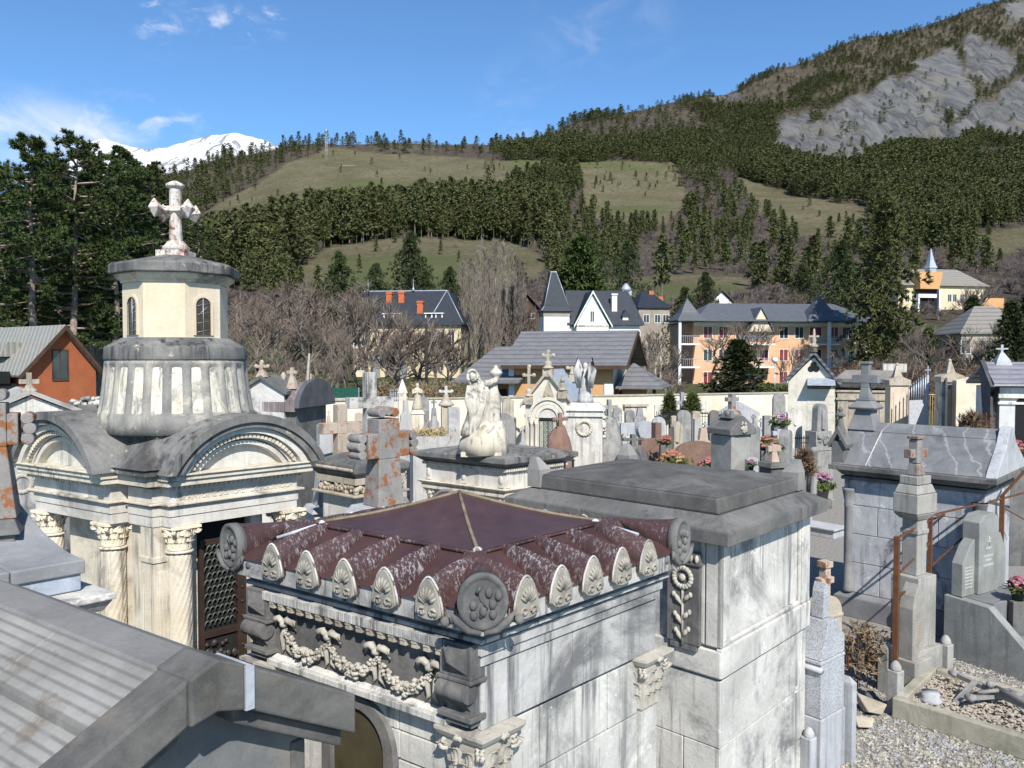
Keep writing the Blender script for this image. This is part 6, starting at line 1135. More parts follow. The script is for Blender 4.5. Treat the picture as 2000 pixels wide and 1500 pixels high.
# ---- flat tomb carrying the mourning statue
def tomb_statue():
    f = Fr((987, 898), (803, 880), (1130, 882), 2.6); a, b = f.a, f.b; t = thing('statue_tomb', 'cream tomb with flat dark roof slab and dentil cornice under the mourning statue', 'tomb', f.w(a / 2, b / 2, 0))
    def st(m, i, z0, z1): m.box(i, a - i, i, b - i, z0, z1)
    m = MB(f); st(m, 0, 2.50, 2.60); m.fru((0, a, 0, b), 2.601, (a * .35, a * .65, b * .35, b * .65), 2.74); part('roof_slab', m, BLACKTOP, t, .01); m = MB(f); m.fru((.16, a - .16, .16, b - .16), 2.40, (.03, a - .03, .03, b - .03), 2.499); part('cornice', m, GREYD, t)
    m = MB(f); n = 34
    for k in range(n): x = .15 + k * (a - .3) / n; m.box(x, x + .038, .12, .2, 2.335, 2.398)
    for k in range(28): y = .15 + k * (b - .3) / 28; m.box(.12, .2, y, y + .038, 2.335, 2.398)
    part('dentils', m, CREAM, t); m = MB(f); st(m, .2, 2.0, 2.398); part('frieze', m, WHITE, t)
    for x in (.22, a * .5 - .06, a - .34): m = MB(f); m.box(x, x + .12, .185, .22, 2.02, 2.32); m.ell((x + .06, .18, 2.17), (.05, .02, .09), 10, 6); part('frieze_block', m, WHITE, t)
    for y in (.22, b - .34): m = MB(f); m.box(.185, .22, y, y + .12, 2.02, 2.32); part('frieze_block', m, WHITE, t)
    m = MB(f); m.fru((.14, a - .14, .14, b - .14), 1.93, (.06, a - .06, .06, b - .06), 1.999); st(m, .13, 1.84, 1.929); part('moulding', m, CREAM, t, .01); m = MB(f); st(m, .25, 0, 1.839); part('wall', m, CREAM, t)
    for c in ((.3, .3), (a - .3, .3)): m = MB(f); capital(m, c[0], c[1], 1.55, 1.838, .1, 3); part('leaf_capital', m, CREAM, t)
    # statue: a shrouded figure bowed over an urn on a rock
    d = 15.3; g = AxP(942, d, -8, 0); zb = 2.66; S_ = thing('mourning_statue', 'weathered cream statue of a shrouded mourning figure standing on a rock', 'statue', g.w(0, 0, zb)); sc = d / FPX
    def z(v): return ZAT(v, d)
    def x(u): return (u - 942) * sc
    m = MB(g); m.loft([(x(945), 0, zb - .02, .50, .40), (x(945), 0, z(858), .47, .38), (x(950), 0, z(845), .40, .33), (x(955), .03, z(830), .30, .27), (x(965), .05, z(822), .20, .2)], 28, .10, 5, 4); m.box(x(905), x(985), -.3, .42, zb - .06, zb + .03); part('rock', m, CREAM, S_)
    STAT = stone('statue_stone', (.37, .34, .285), (.50, .47, .40), (.075, .073, .07), sc=2.4, streak=.85, st_amt=.8); m = MB(g)
    rings = [(x(921), -.08, z(850), .20, .19), (x(922), -.08, z(842), .21, .20), (x(926), -.07, z(828), .19, .19), (x(931), -.06, z(812), .185, .185), (x(934), -.05, z(796), .185, .18), (x(936), -.04, z(782), .20, .18), (x(937), -.03, z(768), .215, .18), (x(936), -.03, z(757), .215, .175), (x(933), -.03, z(748), .19, .16), (x(929), -.04, z(741), .13, .135), (x(927), -.06, z(736), .115, .13), (x(926), -.08, z(730), .112, .125, .4), (x(926), -.08, z(726), .09, .10, .3), (x(926), -.07, z(723), .04, .05, 0)]
    m.loft(rings, 72, .085, 11, 8)
    # mantle falling in long folds to the left, and the raised arm holding the urn side
    for k in range(9):
        o = k * .030; m.tube([(x(918) + o * .9, -.24 + .012 * k, z(752)), (x(914) + o * .75, -.25, z(780)), (x(922) + o * .5, -.245, z(805)), (x(914) + o * .7, -.24, z(828)), (x(906) + o * .9, -.23, z(850))], [.018, .030, .034, .034, .028], 7)
    for k in range(5): m.tube([(x(938) + k * .03, -.2, z(760)), (x(944) + k * .018, -.22, z(785)), (x(934) + k * .02, -.23, z(815)), (x(924) + k * .02, -.22, z(846))], [.02, .030, .034, .03], 7)
    m.tube([(x(943), -.10, z(756)), (x(953), -.06, z(766)), (x(956), 0, z(778)), (x(948), -.12, z(784))], [.075, .075, .062, .045], 10)
    part('draped_figure', m, STAT, S_); m = MB(g); m.ell((x(928), -.19, z(737)), (.062, .055, .085), 14, 10); m.ell((x(928), -.243, z(739)), (.014, .022, .024), 8, 6); m.ell((x(928), -.232, z(743)), (.028, .014, .007), 8, 5)
    for sg in (-1, 1): m.ell((x(928) + sg * .026, -.232, z(735)), (.018, .012, .009), 8, 5)
    part('face', m, STAT, S_); m = MB(g)
    m.tube([(x(926) + .095 * math.cos(q), -.20 + .02 * math.sin(q), z(734) + .115 * math.sin(q)) for q in np.linspace(-.9, math.pi + .9, 20)], [.03] * 20, 8); part('hood', m, STAT, S_)
    m = MB(g); U_ = x(967); m.lathe(U_, .12, [(.06, z(745)), (.06, z(740)), (.07, z(737)), (.09, z(735)), (.10, z(733)), (.125, z(730)), (.13, z(727)), (.10, z(724)), (.05, z(720)), (.035, z(716)), (.02, z(713))], 20); m.loft([(x(956), .08, z(846), .24, .2), (x(957), .08, z(822), .21, .18), (x(959), .08, z(795), .17, .16), (x(958), .08, z(770), .16, .15), (x(954), .08, z(752), .15, .14), (x(952), .06, z(742), .10, .10, .3)], 44, .11, 9, 3); m.tube([(x(945), -.06, z(752)), (x(958), -.1, z(748)), (x(968), -.04, z(743)), (x(970), .06, z(738))], [.075, .07, .06, .045], 10); part('urn', m, STAT, S_)
    # round shouldered grey stele behind with a small iron cross
tomb_statue()
# ---- slate roofed tomb at the right
def tomb_slate():
    f = Fr((1940, 935), (1627, 905), (1998, 909), 2.66); a, b = f.a, f.b; t = thing('slate_slab_tomb', 'white stained tomb with white veined grey slab roof at the right', 'tomb', f.w(a / 2, b / 2, 0)); ym = b * .46; zr = f.z(a / 2, ym - .15, 846); zt = f.z(a / 2, ym, 832)
    STW = stone('whitewashed_stone', (.27, .275, .285), (.40, .405, .41), (.06, .065, .08), sc=1.1, streak=.5, st_amt=1.0, lichen=(.52, .52, .52), li_th=.60)
    m = MB(f); m.box(.15, a - .14, .17, b - .16, .42, 2.42); courses(m, f, 'L', .145, .22, a - .24, [.42, .95, 1.45, 1.95, 2.42], [(.9, 1.7), (1.3,), (.8, 1.75), (1.2,)], .012); part('wall', m, STW, t, .006); m = MB(f)
    for (x, w) in ((.16, .09), (a - .28, .09)): m.lathe(x + .05, .15, [(.085, .42), (.095, .46), (.075, .52), (.07, 1.0), (.07, 1.9), (.085, 1.95), (.07, 1.98), (.11, 2.2), (.12, 2.24)], 14); part('corner_column', m, stone('grey_column_%d' % int(x * 100), (.15, .15, .15), (.22, .22, .215), (.08, .08, .08), streak=.6), t)
    m = MB(f); m.box(.02, a - .02, .04, b - .04, .0, .34); m.fru((.02, a - .02, .04, b - .04), .341, (.13, a - .13, .14, b - .14), .419); part('plinth', m, stone('dark_plinth', (.12, .12, .125), (.18, .18, .185)), t, .01)
    m = MB(f); m.box(-.07, a + .05, -.09, b + .05, 2.57, 2.655); m.fru((.10, a - .12, .10, b - .12), 2.47, (.05, a - .02, .04, b - .02), 2.569); m.box(.10, a - .1, .10, b - .1, 2.39, 2.45); part('cornice', m, GREYD, t, .01)
    m = MB(f); x0, x1 = .02, a + .02
    m.ext([(x0, .02, 2.66), (x0, ym - .17, zr), (x0, ym - .17, zr - .3), (x0, .06, 2.657)], (x1 - x0, 0, 0)); m.ext([(x0, b - .02, 2.66), (x0, ym + .17, zr), (x0, ym + .17, zr - .3), (x0, b - .06, 2.657)], (x1 - x0, 0, 0)); rf = part('roof_slab', m, SLATE, t, .01)
    m = MB(f); m.ext([(x0 - .02, ym - .22, zr - .02), (x0 - .02, ym, zt + .02), (x0 - .02, ym + .22, zr - .02), (x0 - .02, ym + .16, zr - .10), (x0 - .02, ym - .16, zr - .10)], (x1 - x0 + .04, 0, 0)); part('ridge_slab', m, SLATE, rf, .012)
    m = MB(f); m.ext([(-.05, .0, 2.657), (-.05, .1, 2.76), (-.05, ym - .3, zr - .08), (-.05, ym - .1, zt + .06), (-.05, ym + .1, zt + .06), (-.05, ym + .3, zr - .08), (-.05, b - .1, 2.76), (-.05, b, 2.657)], (.16, 0, 0)); part('swept_gable', m, PALEB, t, .01)
    m = MB(f)
    for x in (a * .78,): m.tube([(x, .015, 2.664), (x - .02, ym - .18, zr + .004)], .012, 4)
    part('joint', m, WHITE, rf)
    # pinnacle on the left front corner, flared cross at the ridge end
    px = f.xs(1643, .15); m = MB(f); m.box(px - .11, px + .11, .04, .26, 2.66, 3.05); m.ext([(px - .17, .0, 3.0), (px, .0, 3.32), (px + .17, .0, 3.0), (px + .15, .0, 2.93), (px, .0, 3.19), (px - .15, .0, 2.93)], (0, .3, 0)); m.lathe(px, .15, [(.09, 3.18), (.05, 3.42), (.035, 3.47), (.09, 3.49), (.09, 3.52), (.03, 3.55), (.05, 3.60), (.02, 3.65)], 10); part('corner_pinnacle', m, GREYD, t, .006)
    cx, cy = f.xs(1692, ym), ym; d_ = f.w(cx, cy, 0)[1]
    def z(v): return ZAT(v, d_)
    m = MB(f); m.fru((cx - .24, cx + .24, cy - .24, cy + .24), zt - .12, (cx - .13, cx + .13, cy - .13, cy + .13), z(799)); q = .22; m.fru((cx - q, cx + q, cy - q, cy + q), z(799), (cx - q - .02, cx + q + .02, cy - q - .02, cy + q + .02), z(795)); m.fru((cx - q - .02, cx + q + .02, cy - q - .02, cy + q + .02), z(795) + .001, (cx - .12, cx + .12, cy - .12, cy + .12), z(782)); m.box(cx - .13, cx + .13, cy - .13, cy + .13, z(782) + .001, z(778)); m.fru((cx - .10, cx + .10, cy - .09, cy + .09), z(778) + .001, (cx - .07, cx + .07, cy - .07, cy + .07), z(757)); m.box(cx - .07, cx + .07, cy - .07, cy + .07, z(757), z(711)); m.box(cx - .09, cx + .09, cy - .09, cy + .09, z(711), z(706)); m.box(cx - .071 - .16, cx + .071 + .16, cy - .075, cy + .075, z(748), z(732)); part('finial_cross', m, stone('dark_cross_stone', (.13, .132, .135), (.20, .20, .20)), t, .008)
tomb_slate()
# ---- tall pillar cross in front of it
def pillar_cross():
    d = 10.9; f = AxP(1791, d, 32); z = lambda v: ZAT(v, d); t = thing('pillar_cross', 'tall grey stone pillar ending in a small orange lichened cross', 'monument', f.o); STN = stone('weathered_grey_pillar', (.22, .21, .19), (.31, .30, .27), (.13, .12, .10), streak=.6)
    m = MB(f); m.box(-.30, .30, -.26, .26, 0, .5); m.box(-.22, .22, -.2, .2, .5, z(1120)); m.box(-.12, .12, -.11, .11, z(1120) + .001, z(1010)); m.box(-.14, .14, -.13, .13, z(1040), z(1031)); m.fru((-.15, .15, -.13, .13), z(1012), (-.24, .24, -.18, .18), z(1000)); m.box(-.24, .24, -.18, .18, z(999), z(962)); m.fru((-.23, .23, -.17, .17), z(961), (-.18, .18, -.14, .14), z(945)); m.box(-.17, .17, -.13, .13, z(944), z(928)); part('pillar', m, STN, t, .01)
    m = MB(f); m.fru((-.10, .10, -.08, .08), z(927), (-.07, .07, -.06, .06), z(905)); m.box(-.07, .07, -.06, .06, z(904), z(858)); m.box(-.09, .09, -.08, .08, z(857), z(851)); m.box(-.2, -.071, -.055, .055, z(893), z(876)); m.box(.071, .2, -.055, .055, z(893), z(876)); part('cross', m, LICH, t, .008)
pillar_cross()
# ---- rusty iron canopy frame
def canopy():
    d = 10.6; t = thing('rusty_canopy_frame', 'rusty iron frame of posts and sloping rails over the grave at the right', 'frame', P(1830, 1300, 0 + d) * [1, 1, 0]); Q = lambda u, v, dd: tuple(P(u, v, dd)); p1 = (XAT(1757, 10.3), 10.3); p2 = (XAT(1822, 11.3), 11.3); p3 = (XAT(1962, 12.6), 12.6); p4 = (XAT(1856, 12.9), 12.9)
    def post(p, zt, r): m = MB(); m.tube([(p[0], p[1], 0), (p[0], p[1], zt)], r, 4, False); part('post', m, RUST, t)
    z1, z2, z3, z4 = ZAT(1048, p1[1]), ZAT(1000, p2[1]), ZAT(968, p3[1]), ZAT(990, p4[1])
    post(p1, z1, .045); post(p2, z2, .035); post(p3, z3, .045); post(p4, z4, .03)
    def rail(a, b, r=.018): m = MB(); m.tube([a, b], r, 4, False); part('rail', m, RUST, t)
    rail((p1[0], p1[1], z1 - .02), (p2[0], p2[1], z2 - .12)); rail((p2[0], p2[1], z2 - .05), (p3[0], p3[1], z3 - .05)); rail((p1[0], p1[1], ZAT(1165, p1[1])), (p2[0], p2[1], ZAT(1130, p2[1]))); rail((p2[0], p2[1], z2 - .12), (p4[0], p4[1], z4 - .1)); rail((p3[0], p3[1], z3 - .05), Q(2040, 952, 13.4)); rail((p3[0], p3[1], z3), Q(2015, 905, 12.4), .03); rail((p1[0], p1[1], ZAT(1125, p1[1])), (p2[0], p2[1], ZAT(1060, p2[1])), .012); rail(Q(1820, 1105, 11.3), Q(1880, 1050, 12.4), .012); rail((p3[0], p3[1], ZAT(990, p3[1])), Q(2010, 1020, 12.9), .012)
canopy()
# ---- triptych headstone with stepped base and flowers
def triptych():
    d = 11.9; f = AxP(1925, d, 31); z = lambda v: ZAT(v, d); t = thing('triptych_headstone', 'large grey headstone with tall engraved centre and two low wings', 'headstone', f.o); ST = stone('worn_grey_headstone', (.17, .175, .165), (.245, .25, .235), (.12, .12, .11), streak=.6); k = d / FPX
    zb = .94; m = MB(f); m.ext([(-.27, -.10, zb), (.27, -.10, zb), (.27, -.10, z(1012)), (.14, -.10, z(1001)), (-.14, -.10, z(1003)), (-.27, -.10, z(1016))], (0, .26, 0)); c = part('centre_slab', m, ST, t, .01)
    m = MB(f); m.ext([(-.60, -.04, zb), (-.275, -.04, zb), (-.275, -.04, z(1048)), (-.42, -.04, z(1060)), (-.60, -.04, z(1092))], (0, .17, 0)); wl = part('wing_slab', m, ST, t, .01); m = MB(f); m.ext([(.275, -.04, zb), (.60, -.04, zb), (.60, -.04, z(1080)), (.44, -.04, z(1045)), (.275, -.04, z(1040))], (0, .17, 0)); wr = part('wing_slab', m, ST, t, .01)
    m = MB(f)
    for i, (w, zz) in enumerate(((.16, .62), (.26, .50), (.2, .44), (.3, .36))):
        for j in range(int(w / .035)): m.box(-.15 + (.3 - w) / 2 + j * .035, -.15 + (.3 - w) / 2 + j * .035 + .022, -.104, -.10, zb + zz + .05, zb + zz + .085)
    m.tube([(-.05, -.103, zb + .78), (.05, -.103, zb + .78)], .008, 4); m.tube([(0, -.103, zb + .72), (0, -.103, zb + .86)], .008, 4); part('engraving', m, stone('pale_engraving', (.34, .34, .31), (.42, .42, .38)), c); m = MB(f)
    for r in range(7):
        for j in range(5): m.box(-.53 + j * .04, -.53 + j * .04 + .028, -.044, -.041, zb + .12 + r * .05, zb + .14 + r * .05)
    m.tube([(-.54, -.0405, zb + .10), (-.54, -.0405, zb + .46)], .002, 3)
    for r in range(7): m.box(-.54, -.53, -.0415, -.0402, zb + .125 + r * .05, zb + .135 + r * .05); m.box(-.51, -.37, -.0412, -.0402, zb + .128 + r * .05, zb + .132 + r * .05)
    part('engraving', m, stone('pale_engraving_wing', (.34, .34, .31), (.42, .42, .38)), wl)
    m = MB(f); m.ext([(-.66, .20, 0), (-.66, -.98, 0), (-.66, -.98, .42), (-.66, -.45, zb - .03), (-.66, .20, zb - .003)], (.16, 0, 0)); m.ext([(.50, .20, 0), (.50, -.98, 0), (.50, -.98, .42), (.50, -.45, zb - .03), (.50, .20, zb - .003)], (.16, 0, 0)); part('side_slab', m, ST, t, .01); m = MB(f); m.box(-.499, .499, -.45, .19, 0, zb - .004); m.box(-.499, .499, -1.9, -.451, 0, .45); part('tomb_slab', m, stone('dark_tomb_slab', (.12, .12, .125), (.18, .18, .18)), t, .012)
triptych()
def flowers(name, label, p, n, r, cols, pot=None, h=.0, seed=0, cat='flowers', group=None, pr=.6, group_cat=None):
    q = random.Random(seed); t = thing(name, label, cat, p, group); x, y, z = [float(i) for i in p]
    hp = 0
    if z > .06: m = MB(); m.box(x - r * .7, x + r * .7, y - r * .5, y + r * .5, 0, z - .004); part('stone_trough', m, GREYD, t, .01)
    if pot: hp = r * .9; m = MB(); m.lathe(x, y, [(r * pr * .7, z), (r * pr, z + hp), (r * pr * 1.08, z + hp), (r * pr * .9, z + hp * .96)], 14); part('pot', m, pot, t)
    lv = blades(np.array([(x + q.gauss(0, .4) * r, y + q.gauss(0, .4) * r, z + hp * .9 + q.random() * r * .5) for _ in range(n * 2)]), 4, r * .5, r * .10, .8); me = soup('leaves', lv - np.array([x, y, z])); o = put('leaves', me, M_FLAME, t)
    for k, c in enumerate(cols):
        m = MB()
        for _ in range(n // len(cols)):
            a, g, R = q.random() * 6.28, q.random(), r * q.uniform(.5, 1); cx, cy, cz = x + R * math.cos(a) * math.sqrt(g), y + R * math.sin(a) * math.sqrt(g), z + hp + r * (.35 + .75 * (1 - g)) + h; s = r * q.uniform(.12, .2); m.ell((cx, cy, cz), (s, s, s * .6), 7, 4, lambda a_, t_: 1 + .3 * math.cos(5 * a_), False)
        part('blossom', m, plain('petal_%s_%d' % (name, k), tuple(x * .45 + .05 for x in c), .6, 0, .3, 30), t)
    return t
PINK, RED, ORA, YELF, WHF, PURP = (.50, .10, .20), (.40, .03, .035), (.52, .15, .05), (.5, .35, .06), (.65, .6, .58), (.22, .08, .3)
flowers('potted_flowers', 'pot of pink and red flowers on the dark slab at the right edge', P(1988, 1172, 11.4), 90, .17, (PINK, RED, (.55, .25, .3)), plain('dark_green_pot', (.02, .04, .03), .5), seed=3, cat='potted flowers')
flowers('potted_flowers', 'pot of pale pink flowers on the round white slab left of the slate tomb', P(1606, 974, 23.5), 60, .34, (PINK, WHF, PURP), plain('grey_pot', (.2, .2, .19), .7), seed=5, cat='potted flowers', h=.1)
# ---- stele, granite monument, bollards, kerb, fallen crucifix
def base_pt(u, v): return PZ(u, v, 0)
def stele_on_block():
    B = base_pt(1800, 1352); d = B[1]; f = Ax(B[0], d, 34); z = lambda v: ZAT(v, d); t = thing('inscribed_stele', 'weathered stele with pointed top and worn inscription on a stone block', 'stele', f.o); ST = stone('brown_grey_stele', (.20, .19, .17), (.30, .285, .25), (.11, .11, .11), streak=.6)
    m = MB(f); m.box(-.21, .21, -.02, .36, 0, .44); part('block', m, ST, t, .01); m = MB(f); m.ext([(-.15, .05, .44), (.15, .05, .44), (.15, .05, z(1190)), (.11, .05, z(1165)), (.0, .05, z(1143)), (-.11, .05, z(1165)), (-.15, .05, z(1190))], (0, .2, 0)); s = part('slab', m, ST, t, .01); m = MB(f); q = random.Random(4)
    for r in range(13):
        x = -.12
        while x < .10: w = q.uniform(.015, .05); m.box(x, x + w, .046, .05, .52 + r * .038, .535 + r * .038); x += w + .012
    part('inscription', m, BEIGE, s)
    b = base_pt(1746, 1340)
stele_on_block()
def bollard(u, vb, vt, w, label, az=33, mat=None, cap='round'):
    B = base_pt(u, vb); d = B[1]; f = Ax(B[0], d, az); h = ZAT(vt, d); w = w * d / FPX / 2.6; t = thing('stone_post', label, 'stone post', f.o, 'low stone posts round the graves'); m = MB(f)
    m.box(-w, w, -w, w, 0, h - w * 1.6)
    if cap == 'round': m.loft([(0, 0, h - w * 1.6, w * .99, w * .99), (0, 0, h - w * .8, w * .85, w * .85), (0, 0, h - .2 * w, w * .45, w * .45), (0, 0, h, w * .1, w * .1)], 12)
    else: m.fru((-w, w, -w, w), h - w * 1.59, (-w * .12, w * .12, -w * .12, w * .12), h)
    part('shaft', m, mat or stone('lichened_post_%d' % u, (.24, .24, .22), (.34, .335, .31), (.14, .13, .11), streak=.5, lichen=(.30, .22, .13), li_th=.66), t, .012)
bollard(1748, 1392, 1290, 30, 'stone post with mossy round top at the kerb corner'); bollard(1729, 1350, 1248, 28, 'square grey stone post beside the rusty canopy post', cap='pyr'); bollard(1846, 1305, 1240, 28, 'pale stone post right of the inscribed stele'); bollard(1958, 1308, 1238, 42, 'grey pyramid topped post in front of the dark slab', cap='pyr'); bollard(1579, 1520, 1420, 30, 'pale blue grey post left of the granite stele', mat=PALEB); bollard(1984, 1322, 1245, 30, 'broken brownish post at the right edge', cap='pyr')
def granite_stele():
    B = base_pt(1626, 1508); d = B[1]; f = Ax(B[0], d, 40); f.e1 = f.e1 * 1.35; f.e2 = f.e2 * 1.2; z = lambda v: ZAT(v, d); t = thing('granite_stele', 'rough pale granite stele with moulded side and broken top', 'stele', f.o)
    m = MB(f); m.box(-.19, .20, -.0, .26, 0, z(1395)); part('plinth', m, PALEB, t, .01); m = MB(f); m.box(-.18, .19, .01, .25, z(1394), z(1292)); m.box(-.19, .192, .005, .26, z(1291), z(1284)); m.ext([(-.18, .01, z(1283)), (.19, .01, z(1283)), (.19, .01, z(1248)), (.12, .01, z(1238)), (.07, .01, z(1212)), (-.07, .01, z(1212)), (-.13, .01, z(1252))], (0, .24, 0)); m.ext([(-.05, .08, z(1211)), (.06, .08, z(1211)), (.045, .08, z(1150)), (.0, .08, z(1143)), (-.03, .08, z(1160))], (0, .12, 0)); part('shaft', m, GRANW, t, .008)
    m = MB(f); m.tube([(-.182, .0, z(1300)), (-.182, .26, z(1300))], .03, 10); part('side_moulding', m, PALEB, t)
    m = MB(f); m.box(.23, .30, -.05, .2, 0, z(1350)); m.fru((.23, .30, -.05, .2), z(1350) + .001, (.26, .27, 0, .15), z(1338)); part('wing', m, PALEB, t, .01)
granite_stele()
def round_stele():
    B = base_pt(1618, 1400); d = B[1]; f = Ax(B[0], d, 30); z = lambda v: ZAT(v, d); t = thing('round_topped_stele', 'beige round topped stele with a stump of stone cross behind the granite stele', 'stele', f.o); R = .24; zc = z(1200)
    m = MB(f); m.ext([(-R, 0, 0), (R, 0, 0), (R, 0, zc)] + [(R * math.cos(g), 0, zc + R * .95 * math.sin(g)) for g in np.linspace(.1, math.pi - .1, 14)] + [(-R, 0, zc)], (0, .18, 0)); m.box(-R - .02, R + .02, -.03, .2, 0, z(1300)); m.box(-R - .01, R + .01, -.015, .19, zc - .05, zc - .01); part('slab', m, BEIGE, t, .008); m = MB(f); m.box(-.05, .05, .03, .13, zc + R * .95, z(1110)); m.box(-.07, .07, .01, .15, z(1110), z(1098)); m.box(-.12, .12, .03, .13, z(1142), z(1130)); part('cross_stump', m, LICH2, t, .006)
round_stele()
def kerb():
    A = PZ(1742, 1362, .26); A[2] = 0; e = np.array([.683, -.73, 0]); g = np.array([.69, .72, 0])
    class K_(Ax):
        def __init__(s): s.o = A; s.e1 = e; s.e2 = g; s.lean = 0
    f = K_(); t = thing('grave_kerb', 'mossy concrete kerb round the gravel grave with the fallen crucifix', 'grave kerb', f.w(1, .8, 0)); m = MB(f); m.box(0, 3.2, 0, .13, 0, .26); m.box(0, .13, .131, 1.5, 0, .26); m.box(.131, 3.2, 1.37, 1.5, 0, .26); part('kerb', m, CONC, t, .015)
    m = MB(f); m.grid(lambda u, v: (.132 + 3 * u, .132 + 1.236 * v, .15 + .05 * math.sin(u * 9 + v * 4) * .5 + .04 * math.sin(v * 7 - u * 13) * .6), 40, 20); part('gravel_bed', m, stone('brown_gravel', (.26, .22, .17), (.40, .36, .30), sc=5, speck=.5, bmp=1), t)
    tr = []
    for _ in range(2600):
        p = f.w(rnd(.14, 3.1), rnd(.14, 1.36), rnd(.17, .215)); s_ = rnd(.012, .035); q_ = np.array([(1, 0, 0), (-.9, .1, 0), (0, 1, .1), (.1, -1, 0), (0, .1, .7)]) * s_ * rng.uniform(.6, 1.3, (5, 3)) + p; tr += [q_[[0, 2, 4]], q_[[2, 1, 4]], q_[[1, 3, 4]], q_[[3, 0, 4]]]
    o = put('loose_stones', soup('loose_stones', np.array(tr) - np.array(t.location)), stone('brown_stone_chips', (.22, .185, .145), (.40, .36, .30), (.10, .085, .065), sc=9), t); o['kind'] = 'stuff'
    # fallen cast iron crucifix
    c = thing('fallen_crucifix', 'rusted grey metal crucifix lying on the gravel grave', 'crucifix', f.w(1.3, .7, .2)); met = stone('bare_grey_metal', (.16, .155, .15), (.24, .23, .22), (.07, .06, .055), sc=5, rough=.6)
    p0, p1 = np.array(f.w(.42, 1.12, .36)), np.array(f.w(2.3, .42, .24)); d = (p1 - p0) / np.linalg.norm(p1 - p0); s = np.cross(d, [0, 0, 1]); s /= np.linalg.norm(s)
    m = MB(); m.tube([tuple(p0), tuple(p1)], .038, 4, False); q = p0 + d * .55; m.tube([tuple(q - s * .42 + [0, 0, -.10]), tuple(q + s * .42)], .036, 4, False)
    for e_ in (p0, q - s * .42 + [0, 0, -.1], q + s * .42): m.ell(tuple(e_), (.075, .075, .04), 10, 5, lambda a_, t_: 1 + .2 * math.cos(3 * a_))
    m.tube([tuple(q + d * .02 + [0, 0, .05]), tuple(q + d * .75 + [0, 0, .06])], [.05, .03], 8); m.tube([tuple(q - s * .3 + [0, 0, -.02]), tuple(q + d * .08 + [0, 0, .06]), tuple(q + s * .3 + [0, 0, .05])], [.018, .03, .018], 6); m.ell(tuple(q - d * .06 + [0, 0, .07]), (.045, .045, .05), 8, 6); part('crucifix', m, met, c)
    m = MB(f); m.add([(.55, .55, .20), (.62, .50, .19), (.75, .9, .40), (.70, .93, .42), (.55, .55, .22), (.62, .50, .21), (.75, .9, .42), (.70, .93, .44)], [(3, 2, 1, 0), (4, 5, 6, 7), (0, 1, 5, 4), (1, 2, 6, 5), (2, 3, 7, 6), (3, 0, 4, 7)]); part('broken_bar', m, met, c)
    w = thing('white_plaque', 'small white plaque leaning on the gravel grave at the right edge', 'plaque', f.w(2.25, .55, .2)); m = MB(f); m.ext([(2.1, .5, .2), (2.5, .5, .2), (2.5, .62, .38), (2.1, .62, .38)], (0, .02, .012)); part('plate', m, WHITE, w)
    m = MB(f); m.lathe(.33, .42, [(.13, .18), (.14, .22), (.10, .24), (.11, .30)], 16); v = thing('stone_vase_foot', 'small round stone foot on the corner of the gravel grave', 'stone foot', f.w(.33, .42, .18)); part('foot', m, PALEB, v)
    y = thing('yellow_leaf', 'single yellow leaf lying on the gravel path', 'leaf', PZ(1868, 1437, .01)); o = PZ(1868, 1437, .01); m = MB(); m.ell((o[0], o[1], .035), (.06, .045, .022), 9, 5, lambda a_, t_: 1 + .18 * math.cos(5 * a_)); part('blade', m, plain('yellow_leaf_tissue', (.55, .38, .04), .6), y)
kerb()
def pebbles():
    n = 15000; u = rng.uniform(1560, 2080, n); v = rng.uniform(1270, 1560, n); tr = []
    ico = np.array([(1, 0, 0), (-.9, .1, 0), (0, 1, .1), (.1, -1, 0), (0, .1, .7), (0, 0, -.7)]); fc = [(0, 2, 4), (2, 1, 4), (1, 3, 4), (3, 0, 4), (2, 0, 5), (1, 2, 5), (3, 1, 5), (0, 3, 5)]
    for i in range(n):
        p = PZ(u[i], v[i], 0); s = .012 + .022 * rng.random() ** 2.5; q = ico * s * rng.uniform(.7, 1.3, (6, 3)); a = rnd(0, 6.28); c, s_ = math.cos(a), math.sin(a); q = q @ np.array([[c, s_, 0], [-s_, c, 0], [0, 0, 1]]); q = q + [p[0], p[1], s * .3]
        for t in fc: tr.append(q[list(t)])
    mt, N, L, bs = newmat('loose_gravel_stones'); p, _ = pos(N); vo = N.new('ShaderNodeTexVoronoi'); vo.inputs['Scale'].default_value = 22; L.new(p, vo.inputs['Vector']); sp = N.new('ShaderNodeSeparateColor'); L.new(vo.outputs['Color'], sp.inputs[0])
    col = mix(N, L, sp.outputs[0], (.14, .13, .11), (.40, .37, .31)); col = mix(N, L, mrange(N, L, sp.outputs[1], .8, .85), col, (.26, .27, .29)); col = mix(N, L, mrange(N, L, noise(N, L, p, 2, 5), .58, .7, 0, .6), col, (.10, .12, .05)); L.new(col, bs.inputs['Base Color']); bs.inputs['Roughness'].default_value = .9
    tag(put('loose_gravel', soup('loose_gravel', tr), mt), 'loose beige gravel covering the path in the lower right corner', 'gravel', None, 'stuff')
pebbles()
